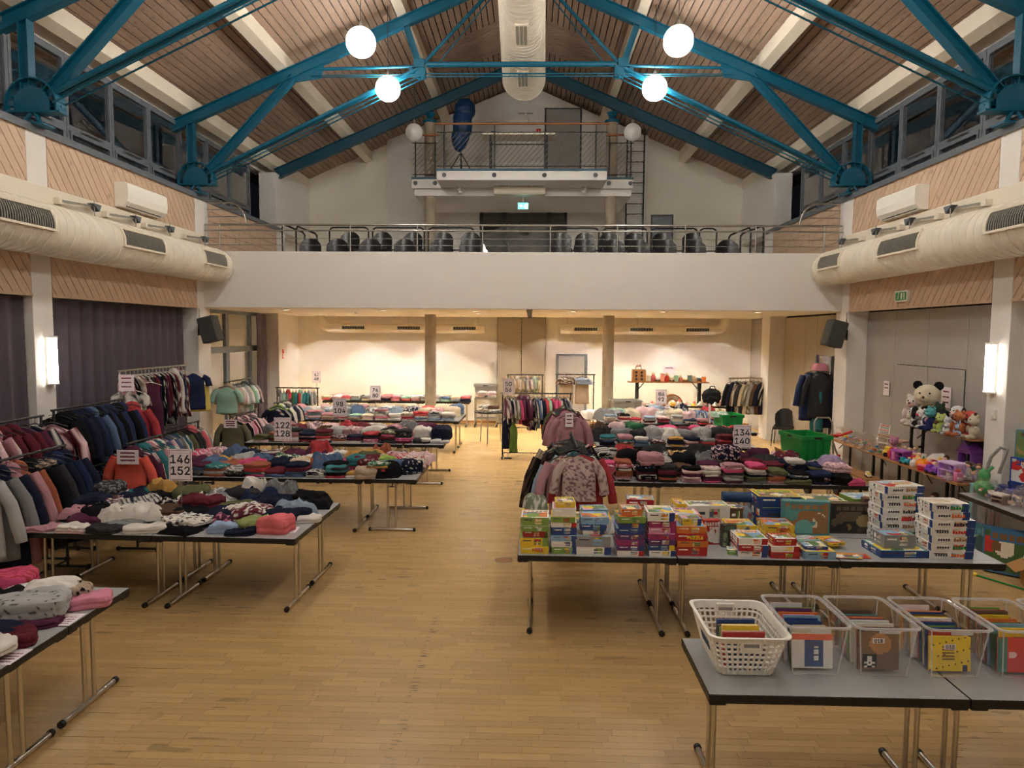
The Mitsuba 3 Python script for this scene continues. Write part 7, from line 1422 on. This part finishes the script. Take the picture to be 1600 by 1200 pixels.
hg = thing('toy_hanger', 'orange child coat hanger leaning under the toy table', 'hanger'); put('arc', path([(5.86, 10.75, .28), (5.86, 10.6, .36), (5.86, 10.5, .37), (5.86, 10.38, .30)], .012, 8), 'rust_ink', hg); put('stem', tube((5.86, 10.5, .37), (5.86, 10.5, .02), .008, 6), 'rust_ink', hg)
# green crates and sack truck
def crate(label, x, y, z, w, d, h, a, m, name='plastic_crate', lip=.02):
    k = thing(name, label, 'crate'); tw = at(x, y, z, a); t = .012
    put('walls', mikit.ply(loft([rring(w-.05, d-.05, .02, 0), rring(w, d, .02, h), rring(w-2*t, d-2*t, .02, h), rring(w-.05-2*t, d-.05-2*t, .02, t)]), M(m)), None, k, tw=tw)
    put('rim', mikit.ply(loft([rring(w, d, .02, h-.05), rring(w+2*lip, d+2*lip, .03, h-.05), rring(w+2*lip, d+2*lip, .03, h+.005), rring(w-2*t, d-2*t, .02, h+.005), rring(w-2*t, d-2*t, .02, h-.03)], False, False), M(m)), None, k, tw=tw)
    put('rib', mikit.ply(cat_([cbox(sx*w*.25-.012, -d/2-.004, .03, sx*w*.25+.012, -d/2+.03, h-.05, .002) for sx in (-1, 0, 1)]), M(m)), None, k, tw=tw)
    put('handle_slot', mikit.ply(cat_([cbox(-.06, -d/2-lip-.002, h-.042, .06, -d/2-lip+.006, h-.012, .001), cbox(-w/2-lip-.002, -.05, h-.042, -w/2-lip+.006, .05, h-.012, .001)]), M('cavity')), None, k, tw=tw)
    return k
crate('large green plastic crate on the right end of the first right row', 4.04, 10.2, TZ+.16, .46, .62, .36, .18, 'green_crate')
tb_ = thing('crate_stand', 'folded dark blanket pile under the large green crate', 'blanket'); m = fold_mesh(.44, .58, .155, 405, 3, .004, (34, 13)); vc('pile', tb_, m, 'charcoal', 'cloth', at(4.04, 10.2, TZ, .18))
crate('green plastic crate behind, at the right end of the third right row', 4.16, 14.6-.0, TZ*0+.73, .45, .55, .30, .1, 'green_crate')
table(4.2, 14.6, math.pi/2, 'folding table carrying the farther green crate', None)
cfl = thing('cardboard_flap', 'brown cardboard sheet leaning on the large green crate', 'cardboard'); put('sheet', moved(box(-.005, -.2, 0, .005, .2, .3), trimesh.transformations.translation_matrix((3.70, 10.12, TZ+.001)) @ rotm((0, 1, 0), -.18)), 'cardboard', cfl)
m = heap_mesh(.4, .3, .12, 412, 24); kk = num('loose_shirt'); scene[kk] = {**mikit.ply(m, M('cloth'), smooth=True, color=paint(m.vertices, 'mint', 'floral', 4, 'white')), 'to_world': at(3.98, 14.55, TZ+.24)}; tag(kk, 'mint and white shirt hanging over the farther green crate', 'clothing')
tr_ = thing('sack_truck', 'silver and red sack truck standing behind the large green crate', 'sack truck')
TX, TY = 4.95, 11.6
put('frame', path([(TX-.17, TY+.05, .25), (TX-.15, TY+.1, .8), (TX-.15, TY+.16, 1.22), (TX-.10, TY+.17, 1.30), (TX+.10, TY+.17, 1.30), (TX+.15, TY+.16, 1.22), (TX+.15, TY+.1, .8), (TX+.17, TY+.05, .25)], .016, 10), 'steel', tr_, True)
for sx in (-1, 1):
    put('rail', path([(TX+sx*.13, TY+.1, .95), (TX+sx*.26, TY+.05, .55), (TX+sx*.28, TY, .2)], .014, 8), 'steel', tr_, True); put('grip', path([(TX+sx*.12, TY+.16, 1.0), (TX+sx*.24, TY+.04, 1.02), (TX+sx*.40, TY-.04, 1.10)], .02, 8), 'red', tr_, True)
    put('wheel', tube((TX+sx*.22, TY+.1, .13), (TX+sx*.27, TY+.1, .13), .13, 18), 'black', tr_, 40); put('leg', tube((TX+sx*.22, TY+.02, .2), (TX+sx*.22, TY+.02, .70), .025, 8), 'red', tr_)
put('axle', tube((TX-.25, TY+.1, .13), (TX+.25, TY+.1, .13), .012, 8), 'steel', tr_); put('toe_plate', cbox(TX-.22, TY-.24, .01, TX+.22, TY+.03, .02, .002), 'red', tr_); put('crossbar', tube((TX-.15, TY+.1, .85), (TX+.15, TY+.1, .85), .012, 8), 'steel', tr_)
# back: grey crates, carts, wooden toys
def cart(label, x, y, w, d, zs):
    k = thing('service_cart', label, 'cart')
    for sx in (-1, 1):
        for sy in (-1, 1): put('post', tube((x+sx*w/2, y+sy*d/2, .08), (x+sx*w/2, y+sy*d/2, zs[-1]+.03), .013, 8), 'steel', k); put('wheel', tube((x+sx*w/2-.015, y+sy*d/2, .045), (x+sx*w/2+.015, y+sy*d/2, .045), .045, 14), 'black', k)
    for z in zs: put('shelf', cat_([cbox(x-w/2, y-d/2, z-.02, x+w/2, y+d/2, z, .003), box(x-w/2, y-d/2, z, x+w/2, y-d/2+.01, z+.03), box(x-w/2, y+d/2-.01, z, x+w/2, y+d/2, z+.03)]), 'steel', k)
    return k
cart('steel service cart under the grey crate at the back wall left of the partition', -1.28, 19.85, .62, .42, (.22, .82))
crate('grey crate on top of the steel cart at the back', -1.3, 20.15, .98, .66, .40, .22, 0, 'grey_crate'); 
sup = thing('trestle', 'narrow trestle under the grey crate at the back', 'trestle'); put('top', cbox(-1.62, 20.1, .95, -.98, 20.35, .979), 'steel', sup)
for x in (-1.6, -1.0): put('leg', tube((x, 20.3, 0), (x, 20.3, .95), .014, 8), 'steel', sup)
crate('grey crate standing before the wooden toys right of the column', 2.42, 17.6, .82, .72, .48, .20, .12, 'grey_crate')
ct2 = cart('steel cart under the grey crate right of the column', 2.42, 17.6, .66, .42, (.3, .815))
rt = thing('round_table', 'small round dark table with folded baby things left of the aisle rail', 'table'); put('top', lathe([(0, .74), (.36, .74), (.38, .755), (.38, .77), (0, .77)], 32, at=(-1.0, 16.9, 0)), 'black', rt)
for a in (0.4, 2.5, 4.6): put('leg', tube((-1.0+.25*math.cos(a), 16.9+.25*math.sin(a), .74), (-1.0+.3*math.cos(a), 16.9+.3*math.sin(a), 0), .014, 8), 'steel', rt)
for i, (c, dx, dy, z, p_) in enumerate([('cream', -.16, -.05, 0, 'print'), ('off-white', .12, -.12, 0, 'floral'), ('beige', .06, .14, 0, 'plain'), ('brown', .1, -.02, .07, 'plain'), ('white', -.12, .02, .07, 'floral')]):
    m = fold_mesh(.26, .22, .07, 420+i, 2, .02, (30, 12)); kk = num('folded_shirt'); scene[kk] = {**mikit.ply(m, M('cloth'), smooth=True, color=paint(m.vertices, c, p_, i, 'charcoal')), 'to_world': at(-1.0+dx, 16.9+dy, .771+z, i)}; tag(kk, f'{PWORD[p_]}{c} baby garment on the small round table', 'clothing')
for i, (c, dx, z) in enumerate([('cream', -.15, 0), ('white', .15, 0), ('off-white', -.1, .09), ('pale pink', .14, .09)]):
    m = fold_mesh(.28, .34, .09, 430+i, 3, .02, (30, 12)); kk = num('folded_blanket'); scene[kk] = {**mikit.ply(m, M('cloth'), smooth=True, color=paint(m.vertices, c, ['print', 'plain'][i % 2], i, 'dusty pink')), 'to_world': at(-1.28+dx, 19.85, .822+z, .1*i)}; tag(kk, f'{c} folded blanket on the steel cart at the back', 'blanket')
for i, (c, dx) in enumerate([('cream', -.2), ('off-white', .18), ('white', .0)]):
    m = fold_mesh(.36, .36, .2, 440+i, 1, .03, (36, 14)); kk = num('stuffed_bag'); scene[kk] = {**mikit.ply(m, M('cloth'), smooth=True, color=paint(m.vertices, c, 'plain', i)), 'to_world': at(1.55+dx*.8, 18.2, .30+.14*(i % 2)+.16*(i == 2), .3*i)}; tag(kk, f'{c} stuffed bag heaped beside the right column, {ORD[i]} from left', 'bag', None)
cx2 = thing('cardboard_carton', 'brown carton under the white bags at the right column', 'carton'); put('walls', cbox(1.2, 18.05, .002, 1.82, 18.42, .298, .004), 'cardboard', cx2)
sh_ = slab_bench('toy_shelf', 'wooden bench on the back table as a shelf for wooden toys', 'bench', 2.75, 19.45, 5.0, 19.7, 1.36, (), t=.03)
for x in (3.0, 4.75):
    put('leg', cbox(x-.04, 19.5, TZ, x+.04, 19.65, 1.33), 'black', sh_)
    put('brace', tube((x, 19.57, 1.1), (x+(.2 if x < 4 else -.2), 19.57, 1.33), .012, 8), 'black', sh_)
cubeh = thing('activity_cube', 'wooden activity cube with dark holes on the toy shelf', 'wooden toy'); put('body', cbox(2.86, 19.45, 1.36, 3.22, 19.7, 1.70, .006), 'oak', cubeh)
for i in range(2):
    for j in range(3): put('hole', tube((2.96+i*.15, 19.445, 1.43+j*.095), (2.96+i*.15, 19.452, 1.43+j*.095), .034, 12), 'cavity', cubeh)
put('top_beads', cat_([path([(2.95, 19.57, 1.70), (2.97, 19.57, 1.80), (3.1, 19.57, 1.80), (3.12, 19.57, 1.70)], .010, 6), ball((3.0, 19.57, 1.79), .03, 2), ball((3.07, 19.57, 1.8), .03, 2)]), 'rail_wood', cubeh); put('corner_post', cat_([box(2.855, 19.445, 1.36, 2.875, 19.46, 1.70), box(3.205, 19.445, 1.36, 3.225, 19.46, 1.70)]), 'rail_wood', cubeh)
r = np.random.default_rng(8)
for i in range(13):
    x = 3.32+i*.128; c = [(230, 220, 200), (200, 90, 90), (236, 226, 210), (226, 150, 130), (200, 60, 50), (226, 214, 190), (150, 180, 150), (190, 120, 90), (226, 190, 110), (90, 110, 100), (206, 180, 140), (60, 64, 72), (220, 120, 60)][i]
    nm = ['blocks box', 'stacking ring', 'figure', 'train', 'case', 'jug', 'frame', 'crate', 'duck', 'pot', 'bear', 'ball', 'boat'][i]
    k = thing('wooden_toy', f'small {["cream", "dull red", "pale", "salmon", "red", "beige", "mint", "brown", "ochre", "dark green", "tan", "black", "orange"][i]} toy {nm} on the wooden toy shelf', 'wooden toy', 'toys on the wooden shelf')
    h = r.uniform(.12, .26)
    if i % 3 == 0: vc('body', k, cbox(x-.055, 19.48, 1.361, x+.055, 19.62, 1.361+h, .012), c, 'plastic', None, False); vc('lid', k, cbox(x-.05, 19.49, 1.361+h, x+.05, 19.61, 1.375+h, .006), W_, 'plastic', None, False)
    elif i % 3 == 1: vc('body', k, lathe([(0, 1.361), (.06, 1.361), (.065, 1.361+h*.5), (.03, 1.361+h*.75), (0, 1.361+h*.75)], 16, at=(x, 19.55, 0)), c); vc('head', k, ball((x, 19.55, 1.361+h*.85), .045, 2), (226, 200, 160))
    else: vc('body', k, cbox(x-.06, 19.5, 1.39, x+.06, 19.6, 1.361+h*.7, .015), c, 'plastic', None, False); [vc('wheel', k, tube((x+o, 19.49, 1.392), (x+o, 19.61, 1.392), .03, 12), (90, 60, 40), 'plastic', None, False) for o in (-.04, .04)]
for i in range(14):
    x = 2.75+i*.19; y = 18.95+.1*(i % 3); c = [(236, 214, 90), (226, 220, 210), (230, 200, 190), (240, 236, 230), (226, 190, 180), (236, 150, 70), (240, 190, 80), (230, 224, 214), (236, 180, 150)][i % 9]; h = r.uniform(.06, .14)
    k = thing('small_toy', f'{["yellow", "pale", "rose", "white", "salmon", "orange", "amber", "cream", "peach"][i % 9]} small toy on the back table below the shelf, {ORD[i]} from left', 'toy', 'small toys on the back table')
    vc('body', k, blob((x, y, TZ+h*.5), (.075, .06, h*.5), rough=.12, seed=i), c); vc('top', k, blob((x+.01, y, TZ+h*1.1), (.04, .04, .04), rough=.1, seed=i+20), [(230, 226, 220), (226, 120, 100)][i % 2])
bpk = thing('backpack', 'black backpack standing on the back table right of the wooden toys', 'bag'); vc('body', bpk, blob((5.0, 19.2, TZ+.24), (.26, .17, .24), rough=.12, seed=9), (24, 24, 26), 'cloth'); vc('pocket', bpk, blob((4.98, 19.03, TZ+.16), (.17, .06, .12), rough=.1, seed=4), (18, 18, 20), 'cloth'); put('strap', path([(4.9, 19.15, TZ+.44), (4.95, 19.12, TZ+.54), (5.05, 19.12, TZ+.54), (5.1, 19.15, TZ+.44)], .014, 6), 'black', bpk)
dm = thing('toy_arch', 'brown wooden toy arch on the back table under the shelf', 'wooden toy')
for i, rr in enumerate((.30, .24, .18)): put('ring', prism([(3.95+rr*math.cos(a), TZ+rr*math.sin(a)) for a in np.linspace(0, math.pi, 18)]+[(3.95+(rr-.05)*math.cos(a), TZ+(rr-.05)*math.sin(a)) for a in np.linspace(math.pi, 0, 18)], .1, (0, 19.4, 0), (1, 0, 0), (0, 0, 1)), ['rail_wood', 'concrete', 'oak'][i], dm)
chair(6.15, 16.9, 0, -.5, 'black chair below the striped coat by the rear right rail', None)
